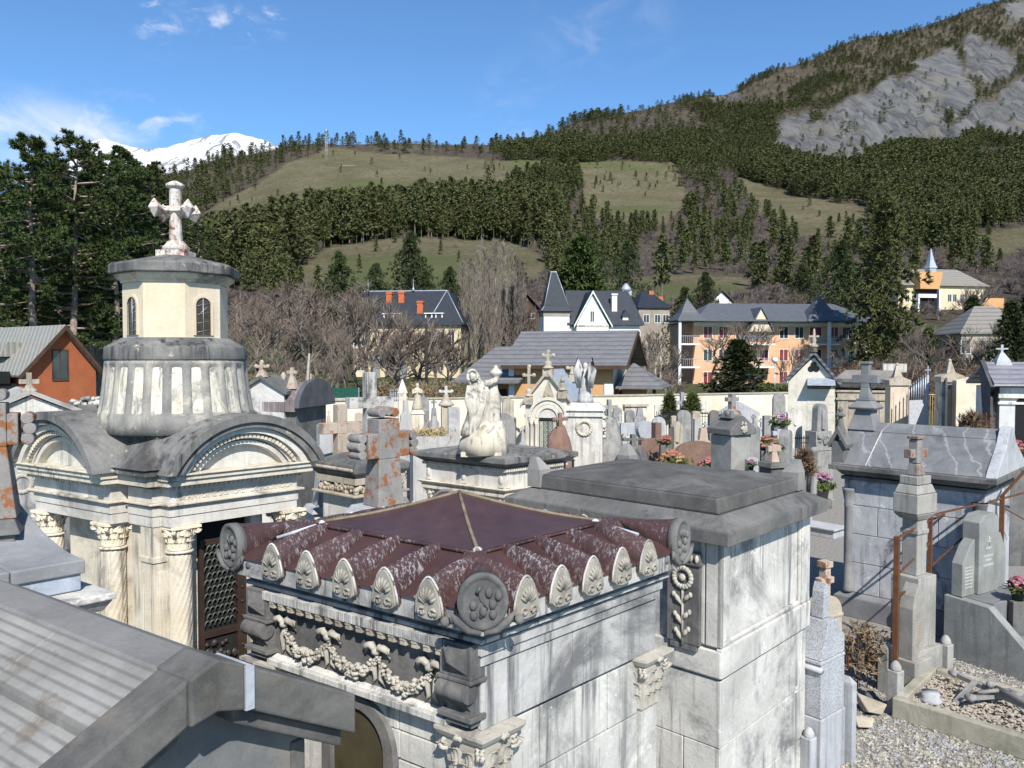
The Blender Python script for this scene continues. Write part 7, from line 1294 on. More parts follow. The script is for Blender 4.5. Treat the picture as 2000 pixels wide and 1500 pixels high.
def rubble():
    q = random.Random(12); i = 0
    for (u, v, s, lb) in ((1703, 1392, .16, 'pile block of yellowish broken stone beside the granite stele'), (1690, 1425, .12, 'flat broken stone slab in front of the rubble'), (1680, 1300, .22, 'shaded grey boulder below the slate tomb'), (1655, 1275, .2, 'broken stone slab in shade left of the boulder'), (1700, 1368, .10, 'small cube shaped stone on the rubble')):
        B = base_pt(u, v); t = thing('broken_stone', lb, 'broken stone', B, 'broken stones beside the graves'); m = MB(); pts = [(q.uniform(-1, 1), q.uniform(-1, 1), q.uniform(0, 1)) for _ in range(14)]; bm = bmesh.new(); [bm.verts.new((B[0] + p[0] * s, B[1] + p[1] * s, p[2] * s * 1.3)) for p in pts]; r = bmesh.ops.convex_hull(bm, input=bm.verts); bm.verts.ensure_lookup_table(); keep = [x for x in bm.verts if x.link_faces]; ix = {x: k for k, x in enumerate(keep)}; m.add([tuple(x.co) for x in keep], [tuple(ix[y] for y in fc.verts) for fc in bm.faces]); bm.free(); part('stone', m, BEIGE if i < 2 else GREYD, t, .01); i += 1
    B = base_pt(1685, 1345); t = thing('withered_rose_bush', 'brown withered bush behind iron rods beside the granite stele', 'bush', B); c = np.stack([rng.normal(B[0], .16, 260), rng.normal(B[1], .12, 260), rng.uniform(.25, .85, 260)], -1); put('twigs', soup('twigs', blades(c, 4, .10, .012, .4) - B), M_SHRUB, t)
    for k in range(4): m = MB(); m.tube([(B[0] - .2 + k * .13, B[1], 0), (B[0] - .2 + k * .13, B[1], .75)], .008, 5); part('rod', m, RUST, t)
    m = MB(); 
    B = base_pt(1575, 1330); t = thing('iron_scroll_railing', 'black wrought iron scroll railing in shade beside the grey tomb', 'railing', B); m = MB()
    for k in range(3): cx = B[0] + .02 + k * .16; m.tube([(cx + .07 * math.cos(g) * (1 - g / 9), B[1], 1.05 + .07 * math.sin(g) * (1 - g / 9)) for g in np.linspace(0, 7, 20)], .008, 5); m.tube([(cx, B[1], 0), (cx, B[1], .95)], .01, 5)
    m.tube([(B[0] - .1, B[1], .95), (B[0] + .5, B[1], .95)], .012, 5); part('ironwork', m, IRON, t)
rubble()
# ------------------------------------------------------------ perimeter wall, chapels and gate
def wall():
    zt = 2.6; A, B = PZ(586, 781, zt), PZ(1538, 766, zt); A[2] = B[2] = 0; t = thing('cemetery_wall', 'peeling cream plaster wall closing the cemetery', 'wall', (A + B) / 2); d = (B - A) / np.linalg.norm(B - A); n = np.array([-d[1], d[0], 0]); L_ = float(np.linalg.norm(B - A))
    class K_(Ax):
        def __init__(s): s.o = A; s.e1 = d; s.e2 = n; s.lean = 0
    f = K_(); m = MB(f); N_ = 60; m.grid(lambda u, v: (u * L_, .0, v * (zt - .08)), N_, 4, False); m.box(-1, L_ + 2, .02, .4, 0, zt - .085); part('plaster', m, WALLM, t); m = MB(f); m.box(-.3, 5, -.08, .5, zt - .08, zt + .04); m.box(5.02, L_ + 2, -.05, .46, zt - .08, zt); part('coping', m, CONC, t, .02)
    m = MB(f); 
    for x in (L_ * .683, L_ * .8): pass
    A2, B2 = PZ(1872, 736, 2.6), PZ(2060, 735, 2.6)
    return f, L_
WF, WL = wall()
def wall2():
    d0 = 27; f = AxP(1868, d0, -8); zt = ZAT(735, d0); X = 6; t = thing('broken_plaster_wall', 'patchy cream and pink plaster wall right of the gate', 'wall', f.o); m = MB(f); m.ext([(0, 0, 0), (X, 0, 0), (X, 0, zt), (.55, 0, zt), (.25, 0, zt - .1), (0, 0, zt - .14)], (0, .35, 0)); part('plaster', m, stone('patchy_plaster', (.50, .43, .31), (.62, .56, .44), (.42, .30, .24), sc=.5, st_amt=.9, lichen=(.34, .26, .2), li_th=.66), t, .01); m = MB(f); m.ext([(.5, -.04, zt), (X, -.04, zt), (X, -.04, zt + .05), (.5, -.04, zt + .05)], (0, .45, 0)); part('coping', m, CONC, t)
wall2()
def chapel():
    d = 36; f = AxP(1071, d, -20); z = lambda v: ZAT(v, d); k = d / FPX; t = thing('arched_chapel', 'small cream chapel with round arched doorway and zinc roof against the wall', 'chapel', f.o); W_ = 1.12; D = 2.4; ze, za = z(784), z(727)
    m = MB(f); m.ext([(-W_, 0, 0), (W_, 0, 0), (W_, 0, ze), (0, 0, za - .05), (-W_, 0, ze)], (0, D, 0)); part('wall', m, CREAM2, t, .01); m = MB(f)
    sl = (za - ze) / W_
    for sg in (-1, 1): m.ext([(sg * .004, -.14, za + .02), (sg * (W_ + .2), -.14, ze - .2 * sl + .02), (sg * (W_ + .2), -.14, ze - .2 * sl + .13), (sg * .004, -.14, za + .14)], (0, D + .2, 0))
    part('roof', m, ZINC, t); m = MB(f)
    for sg in (-1, 1): m.ext([(sg * .005, -.18, za - .06), (sg * (W_ + .22), -.18, ze - .22 * sl - .06), (sg * (W_ + .22), -.18, ze - .22 * sl + .11), (sg * .005, -.18, za + .13)], (0, .1, 0))
    part('raking_cornice', m, BEIGE, t, .01)
    zc = z(816)
    def ring(m, r0, r1, y0, y1): 
        n = 20; q = [(r * math.cos(g), y, zc + r * math.sin(g)) for y in (y0, y1) for r in (r0, r1) for g in np.linspace(0, math.pi, n + 1)]; k_ = n + 1; m.add(q, [(j, j + 1, k_ + j + 1, k_ + j) for j in range(n)] + [(j, 2 * k_ + j, 2 * k_ + j + 1, j + 1) for j in range(n)] + [(k_ + j, k_ + j + 1, 3 * k_ + j + 1, 3 * k_ + j) for j in range(n)])
    m = MB(f); ring(m, .95, .82, -.10, .02); ring(m, .75, .62, -.05, .02); part('arch_moulding', m, CREAM2, t); m = MB(f); ring(m, .60, .44, -.09, .02); m.box(-.95, -.44, -.06, .02, zc - .12, zc - .004); m.box(.44, .95, -.06, .02, zc - .12, zc - .004); part('inner_arch', m, CREAM2, t, .01); m = MB(f); m.ext([(.43 * math.cos(g), -.02, zc + .43 * math.sin(g)) for g in np.linspace(0, math.pi, 14)], (0, .015, 0)); part('tympanum', m, WHITE, t)
    for x in (-.78, -.56, .56, .78): m = MB(f); m.lathe(x, -.10, [(.09, 0), (.09, .12), (.07, .16), (.065, zc - .3), (.09, zc - .26), (.07, zc - .24), (.11, zc - .125)], 12); part('colonnette', m, CREAM2, t)
    m = MB(f); m.box(-.43, .43, -.025, .0, 0, zc - .14); dr = part('door', m, plain('pale_green_glass_door', (.32, .34, .28), .4), t); m = MB(f)
    for x in (-.42, -.22, -.02, .02, .22, .42): m.tube([(x, -.035, 0), (x, -.035, zc - .15)], .014, 4)
    for s in (-.12, .12):
        for zz in np.arange(.3, zc - .2, .2): m.tube([(s + .06 * math.cos(g), -.035, zz + .07 * math.sin(g)) for g in np.linspace(0, 6.28, 9)], .011, 4)
    part('ironwork', m, IRON, dr); m = MB(f); m.box(-.44, .44, -.04, .01, zc - .16, zc - .02); part('lintel', m, DARK, t); m = MB(f); m.ext([(-.3, -.02, ze + .18), (.3, -.02, ze + .18), (0, -.02, za - .32)], (0, .018, 0)); carved(m, 3, (0, -.02, ze + .3), 14, (.18, .01, .08), .05, (1, .5, 1)); part('gable_relief', m, BEIGE, t)
    def fin(x, y, z0, vt, cross=True, s=1):
        m = MB(f); zt = z(vt); m.box(x - .13 * s, x + .13 * s, y - .13, y + .13, z0 - .2, z0 + .15); m.lathe(x, y, [(.12 * s, z0 + .15), (.15 * s, z0 + .2), (.09 * s, z0 + .3), (.10 * s, z0 + .45), (.05 * s, z0 + .52)], 10)
        if cross: m.box(x - .06, x + .06, y - .05, y + .05, z0 + .5, zt); q = z0 + .5 + (zt - z0 - .5) * .62; m.box(x - .22, x - .046, y - .04, y + .04, q - .06, q + .06); m.box(x + .046, x + .22, y - .04, y + .04, q - .045, q + .045); [m.ell((x + a, y, q + b), (.10, .06, .10), 8, 6) for a, b in ((-.24, 0), (.24, 0))]; m.ell((x, y, zt), (.10, .06, .10), 8, 6)
        else: m.ell((x, y, z0 + .62), (.12, .12, .13), 10, 8); m.lathe(x, y, [(.07, z0 + .7), (.03, z0 + .85), (.01, zt)], 8)
        part('finial_cross' if cross else 'finial_urn', m, BEIGE, t, .004)
    fin(0, -.02, za, 687, True, 1.8); fin(-W_ + .2, -.06, ze + .05, 716, True, 1.4); fin(W_ - .42, -.06, ze + .35, 733, False, 1.5); fin(.52, D - .2, za - .3, 720, True)
chapel()
def gothic():
    d = 33; f = AxP(1590, d, -20); z = lambda v: ZAT(v, d); k = d / FPX; xl, xr = ux(f, 1540), ux(f, 1632); ze, za = z(743), z(692); D = 3; xm = ux(f, 1589); t = thing('gothic_chapel', 'pale gothic chapel with trefoil opening and zinc awning near the gate', 'chapel', f.o)
    m = MB(f); m.ext([(xl, 0, 0), (xr, 0, 0), (xr, 0, ze), (xm, 0, za - .12), (xl, 0, ze)], (0, D, 0)); part('wall', m, CREAM2, t, .01); sl1 = (za - ze) / (xm - xl); sl2 = (za - ze) / (xr - xm)
    m = MB(f); m.ext([(xl - .2, -.2, ze - .2 * sl1), (xm, -.2, za), (xm, -.2, za + .16), (xl - .26, -.2, ze - .2 * sl1 + .13)], (0, D + .3, 0)); m.ext([(xm + .003, -.2, za), (xr + .2, -.2, ze - .2 * sl2), (xr + .26, -.2, ze - .2 * sl2 + .13), (xm + .003, -.2, za + .16)], (0, D + .3, 0)); part('roof', m, SLATEG, t)
    m = MB(f); c = z(718)
    for g in (math.pi / 2, math.pi / 2 + 2.09, math.pi / 2 - 2.09): m.ext([(xm + .12 * math.cos(g) + .13 * math.cos(q), -.012, c + .12 * math.sin(g) + .13 * math.sin(q)) for q in np.linspace(0, 6.28, 13)[:-1]], (0, .01, 0))
    part('trefoil_opening', m, DARK, t); xa, xb = ux(f, 1577), ux(f, 1631); m = MB(f); m.ext([(xa, -.004, z(738)), (xa, -.62, z(751)), (xa, -.62, z(752)), (xa, -.004, z(739.5))], (xb - xa, 0, 0)); part('awning', m, ZINC, t); m = MB(f); m.box(xa, xb, -.01, .0, z(773), z(740)); part('window_band', m, plain('dark_brown_glazing', (.10, .085, .06), .3), t)
    m = MB(f)
    for i in range(9): zz = .25 + i * .33; m.box(xa, xb - .01, -.012, -.001, zz, zz + .322)
    part('door_boards', m, CREAM2, t, .004); m = MB(f); m.lathe(xm, -.1, [(.16, za + .1), (.12, za + .3), (.2, za + .33), (.1, za + .42), (.07, z(668)), (.1, z(664)), (.06, z(660)), (.05, z(648)), (.02, z(642))], 10); m.box(xm - .2, xm + .2, -.15, -.05, z(659), z(655)); part('finial_cross', m, LICH2, t)
    # flat roofed neighbour
    g = AxP(1700, 32.2, -22); z2 = lambda v: ZAT(v, 32.2); x0, x1 = ux(g, 1636, 0), ux(g, 1762, 0); zt = z2(737); t2 = thing('flat_roofed_mausoleum', 'pale flat roofed mausoleum with dark window slits beside the gothic chapel', 'mausoleum', g.o)
    m = MB(g); m.box(x0, x1, 0, 2.6, 0, zt - .55); part('wall', m, BEIGE, t2, .01); m = MB(g); m.box(x0 - .12, x1 + .12, -.14, 2.7, zt - .22, zt - .06); m.fru((x0 - .02, x1 + .02, -.03, 2.62), zt - .42, (x0 - .1, x1 + .1, -.12, 2.7), zt - .221); part('cornice', m, GREYD, t2, .01); m = MB(g); m.fru((x0 - .1, x1 + .1, -.12, 2.68), zt - .058, (x0 + .3, x1 - .3, .4, 2.2), zt + .28); part('roof', m, stone('brown_grey_roof', (.13, .12, .11), (.2, .18, .16)), t2)
    m = MB(g); m.box(x0 - .04, x1 + .04, -.06, 2.64, zt - .62, zt - .54); m.box(x0 - .05, x1 + .05, -.08, 2.65, zt - .95, zt - .86); part('moulding', m, BEIGE, t2, .008)
    for ua, ub in ((1676, 1689), (1705, 1714)): a, b = ux(g, ua), ux(g, ub); m = MB(g); m.box(a, b, -.01, .0, zt - 1.9, zt - 1.05); part('window', m, DARK, t2)
    for x in (x0 + .02, x0 + 1.05, x0 + 1.6, x1 - .42): m = MB(g); m.box(x, x + .4, -.03, -.001, .2, zt - .96); part('pilaster', m, BEIGE, t2, .006)
    m = MB(g); q = ux(g, 1752, 1.2); m.box(q - .55, q + .35, 1, 1.8, zt + .2, zt + .55); part('white_block', m, WHITE, t2)
gothic()
def gate():
    z = lambda v, d: ZAT(v, d)
    for (u, d, vt, vs, lb, w) in ((1757, 29, 712, 740, 'banded brick and stone gate pillar left of the gate', .32), (1861, 27.5, 704, 733, 'tall pale gate pillar with stone pinnacle right of the gate', .36)):
        f = AxP(u, d, -8); zs, zt = z(vs, d), z(vt, d); t = thing('gate_pillar', lb, 'gate pillar', f.o); m = MB(f); m.box(-w, w, 0, .6, 0, zs - .25); part('shaft', m, CREAM if u > 1800 else stone('banded_pillar', (.42, .32, .24), (.52, .44, .34)), t, .01); m = MB(f); m.ext([(-w - .06, -.06, zs - .245), (w + .06, -.06, zs - .245), (w + .06, -.06, zs - .05), (0, -.06, zs + .12), (-w - .06, -.06, zs - .05)], (0, .7, 0)); part('cap', m, BEIGE, t, .01); m = MB(f); m.fru((-.17, .17, .12, .46), zs + .0, (-.03, .03, .26, .32), zt); m.ell((0, .29, zt), (.06, .06, .06), 8, 6); part('pinnacle', m, BEIGE, t)
        m = MB(f); m.box(-w * .6, w * .6, -.012, -.002, .9, zs - .5); part('sunk_panel', m, OCHRE, t)
    d = 28; f = AxP(1776, d, 28); t = thing('white_gate_leaf', 'open white iron gate leaf with solid lower panel', 'gate', f.o); X = ux(f, 1812); zp, zt = z(782, d), z(733, d); m = MB(f); m.box(0, X, -.02, .02, .08, zp); part('panel', m, WHITEP, t, .01)
    n = 8
    for i in range(n + 1): x = X * i / n; h = zt - (n - i) * .06; m = MB(f); m.tube([(x, 0, zp), (x, 0, h)], .022, 5); m.lathe(x, 0, [(.03, h), (.0, h + .13)], 5); part('bar', m, ZINC, t)
    m = MB(f); m.tube([(X, 0, 0), (X, 0, zt)], .05, 6); m.box(X - .15, X + .15, -.02, .02, zt + .16, zt + .20); m.box(X - .02, X + .02, -.02, .02, zt, zt + .32); part('cross_stile', m, ZINC, t)
    f = AxP(1848, 27.6, 62); t = thing('dark_gate_leaf', 'open dark gate leaf seen edge on beside the right gate pillar', 'gate', f.o); m = MB(f); zt = z(733, 27.6); m.box(-.9, 0, -.03, .03, .08, 1.7); m.ext([(-.9, -.03, 1.7), (0, -.03, 1.7), (0, -.03, zt), (-.9, -.03, zt - .5)], (0, .06, 0)); part('panel', m, plain('grey_sheet_gate', (.07, .075, .085), .6), t)
    f = AxP(1815, 33, 0); t = thing('park_railing', 'low yellow topped railing beyond the open gate', 'railing', f.o); m = MB(f); zt = ZAT(771, 33); m.tube([(-.2, 0, zt), (1.1, 0, zt)], .035, 5); m.tube([(-.2, 0, .9), (1.1, 0, .9)], .03, 5)
    for i in range(13): m.tube([(-.15 + i * .1, 0, .9), (-.15 + i * .1, 0, zt)], .012, 4)
    part('railing', m, plain('ochre_paint', (.38, .28, .12), .6), t); m = MB(f); m.box(-.3, 1.2, -.1, .1, 0, .9); part('kerb_wall', m, CONC, t)
gate()
def right_tomb():
    d = 22; f = AxP(1945, d, -14); z = lambda v: ZAT(v, d); X = 3; ze, zr = z(748), z(707); t = thing('slate_chapel_tomb', 'white tomb with slate roof and dark arched window at the right edge', 'tomb', f.o); D = 2
    m = MB(f); m.box(.1, X, 0, D, 0, ze - .12); part('wall', m, stone('white_blocks', (.42, .42, .41), (.52, .52, .51), (.24, .24, .25), streak=.5), t, .01); m = MB(f); m.ext([(-.12, -.25, ze), (-.02, D / 2, zr), (-.02, D / 2, zr - .1), (-.12, -.25, ze - .08)], (X, 0, 0)); m.ext([(-.02, D / 2 + .003, zr), (-.12, D + .2, ze), (-.12, D + .2, ze - .08), (-.02, D / 2 + .003, zr - .1)], (X, 0, 0))
    part('roof', m, roofm('purple_grey_slates', (.17, .165, .185), (.24, .235, .26), 2.4), t); m = MB(f); m.ext([(-.22, -.3, ze - .1), (-.1, D / 2, zr + .05), (-.1, D / 2, zr - .3), (-.2, -.2, ze - .4), (-.2, -.2, 0), (-.2, .1, 0), (-.2, .1, ze - .4)], (.12, 0, 0)); part('dark_gable', m, stone('black_gable', (.05, .05, .055), (.09, .09, .095)), t); m = MB(f); m.box(.05, X, -.08, .02, ze - .42, ze - .3); m.box(.05, X, -.05, .02, ze - .6, ze - .53); part('moulding', m, WHITE, t, .006)
    m = MB(f); xc = ux(f, 2002); m.ext([(xc - .22, -.012, .9), (xc + .22, -.012, .9)] + [(xc + .22 * math.cos(g), -.012, z(790) + .22 * math.sin(g)) for g in np.linspace(0, math.pi, 11)], (0, .01, 0)); part('arched_window', m, DARK, t); m = MB(f); q = ux(f, 1956, D / 2); m.lathe(q, D / 2, [(.3, zr - .1), (.24, zr + .05), (.06, z(688))], 4, a0=.8, smooth=False); m.box(q - .03, q + .03, D / 2 - .03, D / 2 + .03, z(688), z(672)); m.box(q - .16, q + .16, D / 2 - .025, D / 2 + .025, z(682), z(679)); part('ridge_cross', m, PALEB, t)
right_tomb()
# ------------------------------------------------------------ tombs at the left behind the domed tomb
def left_tombs():
    d = 17; f = AxP(58, d, 38); z = lambda v: ZAT(v, d); t = thing('tiled_gable_tomb', 'small gabled tomb with ribbed stone roof and beige cross at far left', 'tomb', f.o); ze, za = z(805), z(770); W_ = .8
    m = MB(f); m.ext([(-W_, 0, 0), (W_, 0, 0), (W_, 0, ze), (0, 0, za - .05), (-W_, 0, ze)], (0, 2.4, 0)); part('wall', m, WHITE, t); m = MB(f); m.ext([(-W_ - .15, -.1, ze - .06), (0, -.1, za), (0, -.1, za + .1), (-W_ - .18, -.1, ze + .03)], (0, 2.6, 0)); m.ext([(.003, -.1, za), (W_ + .15, -.1, ze - .06), (W_ + .18, -.1, ze + .03), (.003, -.1, za + .1)], (0, 2.6, 0)); part('roof', m, ROOFST, t)
    m = MB(f); m.lathe(0, .1, [(.14, za), (.16, za + .08), (.09, za + .14), (.07, za + .2)], 10); m.box(-.05, .05, .05, .15, za + .18, z(728)); m.box(-.19, .19, .06, .14, z(750), z(741)); part('cross', m, BEIGE, t, .006)
    f = Fr((112, 872), (-60, 884), (190, 860), 3.0); t = thing('ashlar_tomb', 'grey ashlar tomb wall with carved wreath at the left edge', 'tomb', f.w(.5, .5, 0)); a, b = f.a, f.b; m = MB(f); m.box(.05, a, .05, b, 0, 2.9); courses(m, f, 'L', .03, .03, a, [1.2, 1.75, 2.3, 2.9], [(.5, 1.2), (.8,), (.4, 1.1)]); part('wall', m, GREYM, t, .006); m = MB(f); m.box(-.02, a, -.02, b, 2.901, 3.0); m.box(0, a, 0, b, 1.12, 1.19); part('cornice', m, GREYD, t, .01); x = f.xs(38, 0); zz = f.z(x, 0, 945); m = MB(f)
    for g in range(22): q = 6.28 * g / 22; m.ell((x + .14 * math.cos(q), .02, zz + .14 * math.sin(q)), (.04, .03, .04), 7, 5)
    part('wreath', m, CARVE, t)
    d = 20; f = AxP(160, d, 10); z = lambda v: ZAT(v, d); t = thing('ruined_flat_tomb', 'flat grey tomb slab with broken carving below the terracotta house', 'tomb', f.o); m = MB(f); m.box(-.9, .35, 0, 1, 0, z(790)); part('slab', m, GREYD, t, .02); m = MB(f); carved(m, 4, (.1, .2, z(785)), 22, (.35, .2, .08), .1, (1, .99, .7)); part('broken_carving', m, GREYW, t); 
    d = 20; f = AxP(85, d, 20); z = lambda v: ZAT(v, d); t = thing('urn_gable_tomb', 'dark gable with small urn between the beige cross and the domed tomb', 'tomb', f.o); m = MB(f); m.ext([(-.55, 0, 0), (.6, 0, 0), (.6, 0, z(812)), (0, 0, z(778)), (-.55, 0, z(812))], (0, 1, 0)); part('gable', m, GREYD, t, .02); m = MB(f); m.lathe(.15, -.1, [(.1, z(812)), (.05, z(806)), (.1, z(800)), (.11, z(794)), (.05, z(789)), (.02, z(786))], 12); part('urn', m, GREYD, t)
    d = 21; f = AxP(512, d, -10); z = lambda v: ZAT(v, d); t = thing('cross_gable_tomb', 'grey gabled tomb front with lichened cross left of the barrel roof', 'tomb', f.o); ze, za = z(766), z(740); W_ = .62; m = MB(f); m.ext([(-W_, 0, 0), (W_, 0, 0), (W_, 0, ze), (0, 0, za), (-W_, 0, ze)], (0, 1.4, 0)); part('front', m, GREYW, t); m = MB(f)
    for sg in (-1, 1): m.ext([(sg * .003, -.1, za), (sg * (W_ + .12), -.1, ze - .06), (sg * (W_ + .12), -.1, ze + .03), (sg * .003, -.1, za + .1)], (0, 1.6, 0))
    part('roof', m, GREYD, t); m = MB(f); m.fru((-.14, .14, -.1, .1), za + .05, (-.05, .05, -.05, .05), z(722)); m.box(-.045, .045, -.045, .045, z(722), z(707)); m.box(-.17, .17, -.04, .04, z(718), z(713)); [m.ell((a_, 0, b_), (.06, .05, .06), 8, 6) for a_, b_ in ((-.17, z(715.5)), (.17, z(715.5)), (0, z(707)))]; part('cross', m, LICH2, t)
    d = 21; f = AxP(533, d, -12); t = thing('barrel_roofed_tomb', 'tomb with maroon sheet barrel roof and black round end', 'tomb', f.o); z = lambda v: ZAT(v, d); X0, X1 = ux(f, 506), ux(f, 578); zb, zt = z(789), z(748); m = MB(f); R = 1.0
    m.ext([(X0, 1 - R * math.cos(g), zb + (zt - zb) * math.sin(g)) for g in np.linspace(0, math.pi, 17)], (X1 - X0, 0, 0), False); part('barrel_roof', m, stone('faded_maroon_sheet', (.10, .075, .08), (.16, .125, .13), (.3, .28, .28), sc=2, streak=.4), t); m = MB(f); m.box(X0 + .05, X1 - .05, .1, 1.9, 0, zb - .003); part('wall', m, GREYD, t); m = MB(f); m.ext([(X1 + .002, 1 - 1.12 * math.cos(g), zb - .1 + (zt - zb + .2) * math.sin(g)) for g in np.linspace(0, math.pi, 17)], (.14, 0, 0)); part('round_end', m, stone('black_round_end', (.05, .055, .06), (.09, .09, .1)), t)
    for k in range(7): m = MB(f); x = X0 + .08 + k * (X1 - X0 - .16) / 6; m.box(x - .07, x + .07, -.06, .02, zb - .2, zb + .06); part('eave_tile', m, stone('tile_%d' % k, (.12, .10, .10), (.2, .17, .17)), t)
    x = ux(f, 571, .3); m = MB(f); m.fru((x - .14, x + .14, .2, .4), z(760), (x - .05, x + .05, .25, .35), z(735)); m.box(x - .045, x + .045, .25, .35, z(735), z(718)); m.box(x - .15, x + .15, .26, .34, z(730), z(724)); part('cross', m, LICH2, t); x = ux(f, 543, .5); m = MB(f); m.lathe(x, .8, [(.1, zt - .05), (.06, zt + .1), (.09, zt + .18), (.02, zt + .28)], 8); part('knob', m, LICH2, t)
left_tombs()
# ------------------------------------------------------------ headstones of the middle rows
def slab(kind, w, h):                       # front outline of a slab, x across, z up
    c = [(-w, 0), (w, 0)]
    if kind == 'round': return c + [(w * math.cos(g), h - w + w * math.sin(g)) for g in np.linspace(0, math.pi, 13)]
    if kind == 'low': return c + [(w, h - .35 * w)] + [(w * .98 * math.cos(g), h - .35 * w + .35 * w * math.sin(g)) for g in np.linspace(.15, math.pi - .15, 9)] + [(-w, h - .35 * w)]
    if kind == 'point': return c + [(w, h - w * 1.1), (w * .8, h - w * .75), (w * .35, h - w * .3), (0, h), (-w * .35, h - w * .3), (-w * .8, h - w * .75), (-w, h - w * 1.1)]
    if kind == 'ped': return c + [(w, h - w * .7), (w * 1.12, h - w * .7), (w * 1.12, h - w * .55), (0, h), (-w * 1.12, h - w * .55), (-w * 1.12, h - w * .7), (-w, h - w * .7)]
    if kind == 'shoulder': return c + [(w, h * .72), (w * .82, h * .76), (w * .8, h * .82), (w * .45, h * .86), (w * .3, h), (-w * .3, h), (-w * .45, h * .86), (-w * .8, h * .82), (-w * .82, h * .76), (-w, h * .72)]
    if kind == 'heart': return [(w * math.sin(g) * (1 + .05 * math.cos(3 * g)), h * .5 - h * .5 * math.cos(g)) for g in np.linspace(0, 2 * math.pi, 22)[:-1]]
    return c + [(w, h), (-w, h)]
def grave(kind, u, d, vt, wpx, mat, label, az=20, name='headstone', vb=None, cross=None, th=.13, plinth=True, cat=None, relief=None, face=None):
    f = AxP(u, d, az); w = wpx * d / FPX / 2 / math.cos(math.radians(az)) ; zb = 0 if vb is None else ZAT(vb, d); h = ZAT(vt, d) - zb; t = thing(name, label, cat or 'headstone', f.w(0, 0, zb)); p0 = .18 if plinth else 0
    m = MB(f); o = slab(kind, w, h - p0); m.ext([(x, 0, zb + p0 + z) for x, z in o], (0, th, 0)); s = part('slab', m, mat, t, .008)
    if face: m = MB(f); m.ext([(x * .78, -.008, zb + p0 + .06 + z * .88) for x, z in o], (0, .006, 0)); part('face', m, face, s)
    if vb is not None: m = MB(f); m.box(-w * .7, w * .7, .02, th - .02, 0, zb - .004); part('support', m, GREYD, t)
    if plinth: m = MB(f); m.box(-w * 1.2, w * 1.2, -.08, th + .08, zb, zb + .17); part('plinth', m, mat, t, .01)
    if relief: m = MB(f); carved(m, int(u), (0, -.01, zb + h * .62), relief, (w * .5, .01, h * .16), .035, (1, .6, 1)); part('relief', m, mat, s)
    if cross:
        hc = (cross * d / FPX); c = hc * .11; zt = zb + h; m = MB(f); m.box(-c, c, th / 2 - c, th / 2 + c, zt - .02, zt + hc); m.box(-hc * .34, -c - .001, th / 2 - c * .9, th / 2 + c * .9, zt + hc * .58, zt + hc * .8); m.box(c + .001, hc * .34, th / 2 - c * .9, th / 2 + c * .9, zt + hc * .58, zt + hc * .8); part('cross', m, mat, t, .004)
    return t
GR1 = stone('grey_headstone', (.18, .177, .17), (.275, .27, .255), (.09, .09, .088), sc=1.5, streak=.7, lichen=(.33, .27, .17), li_th=.66); GR2 = stone('light_grey_headstone', (.29, .285, .27), (.385, .375, .355), (.16, .16, .17), streak=.5); PINKG = stone('pinkish_stone', (.33, .25, .2), (.42, .34, .28), (.18, .13, .11), streak=.4)
G = grave
G('round', 612, 35.6, 820, 34, BEIGE, 'beige round topped stele standing against the plaster wall at left', 15, relief=4)
G('flat', 786, 30, 768, 15, CREAM, 'narrow cream stele carrying a tall spire', 15, cross=None, name='spired_stele'); 
G('shoulder', 793, 26.5, 782, 25, GR2, 'tall pale speckled headstone left of the praying statue', 18)
G('point', 827, 28, 772, 22, GR1, 'grey gothic headstone with carved flowers', 18, relief=12, cross=9)
G('shoulder', 848, 25.5, 797, 24, GR1, 'small grey headstone with pale face and iron cross', 15, cross=16, face=GR2)
G('flat', 887, 25, 795, 22, GR2, 'flat topped white grey headstone right of the small cross', 18)
G('ped', 993, 30, 777, 22, BEIGE, 'beige pedimented stele beside the mourning statue', 12)
G('round', 982, 17.2, 806, 50, GR1, 'round shouldered grey stele right behind the mourning statue', 38, cross=34, th=.3)
G('shoulder', 1022, 24, 845, 18, GR2, 'small white stele with tiny cross left of the arched chapel', 15, cross=12)
G('round', 1207, 35, 795, 18, GR1, 'grey round topped stele right of the rocky cross', 14); G('round', 1232, 33, 800, 20, GR1, 'dark greenish stele below the white wall plaque', 14); G('shoulder', 1251, 32, 797, 30, GR1, 'grey stele with raised cross relief', 14, relief=None)
G('flat', 1227, 26, 826, 28, PALEB, 'pale blue panel shaped headstone', 20, plinth=False); G('heart', 1264, 22, 822, 36, GRANW, 'pale rounded granite headstone resting on brown granite', 25, vb=860, plinth=False, th=.16); G('flat', 1275, 19.5, 857, 46, GRANB, 'square brown granite headstone', 24, th=.16); G('flat', 1287, 20.5, 826, 13, GRANB, 'narrow brown granite pillar beside the pale rounded headstone', 24, th=.2)
G('round', 1288, 29, 814, 27, PALEB, 'blue grey arched headstone behind the brown granite', 14); G('point', 1326, 24, 823, 18, BEIGE, 'small beige obelisk shaped stele', 20, th=.25); G('round', 1338, 27, 801, 28, GR1, 'tall grey round topped headstone in the middle rows', 20); G('flat', 1364, 27.5, 818, 14, GR2, 'short pale grey headstone right of the tall round one', 16); G('low', 1361, 30, 803, 16, BEIGE, 'beige low arched headstone before the wall', 14)
G('round', 1397, 28, 801, 22, stone('dark_oval_stone', (.10, .095, .09), (.16, .145, .13), (.22, .15, .11), st_amt=.6), 'dark round topped headstone with medallion', 18, relief=9); G('shoulder', 1376, 22, 836, 40, PINKG, 'orange brown cross shaped granite headstone', 20); G('low', 1365, 19.5, 862, 88, GRANB, 'wide brown granite headstone with flowers in front', 22, th=.16)
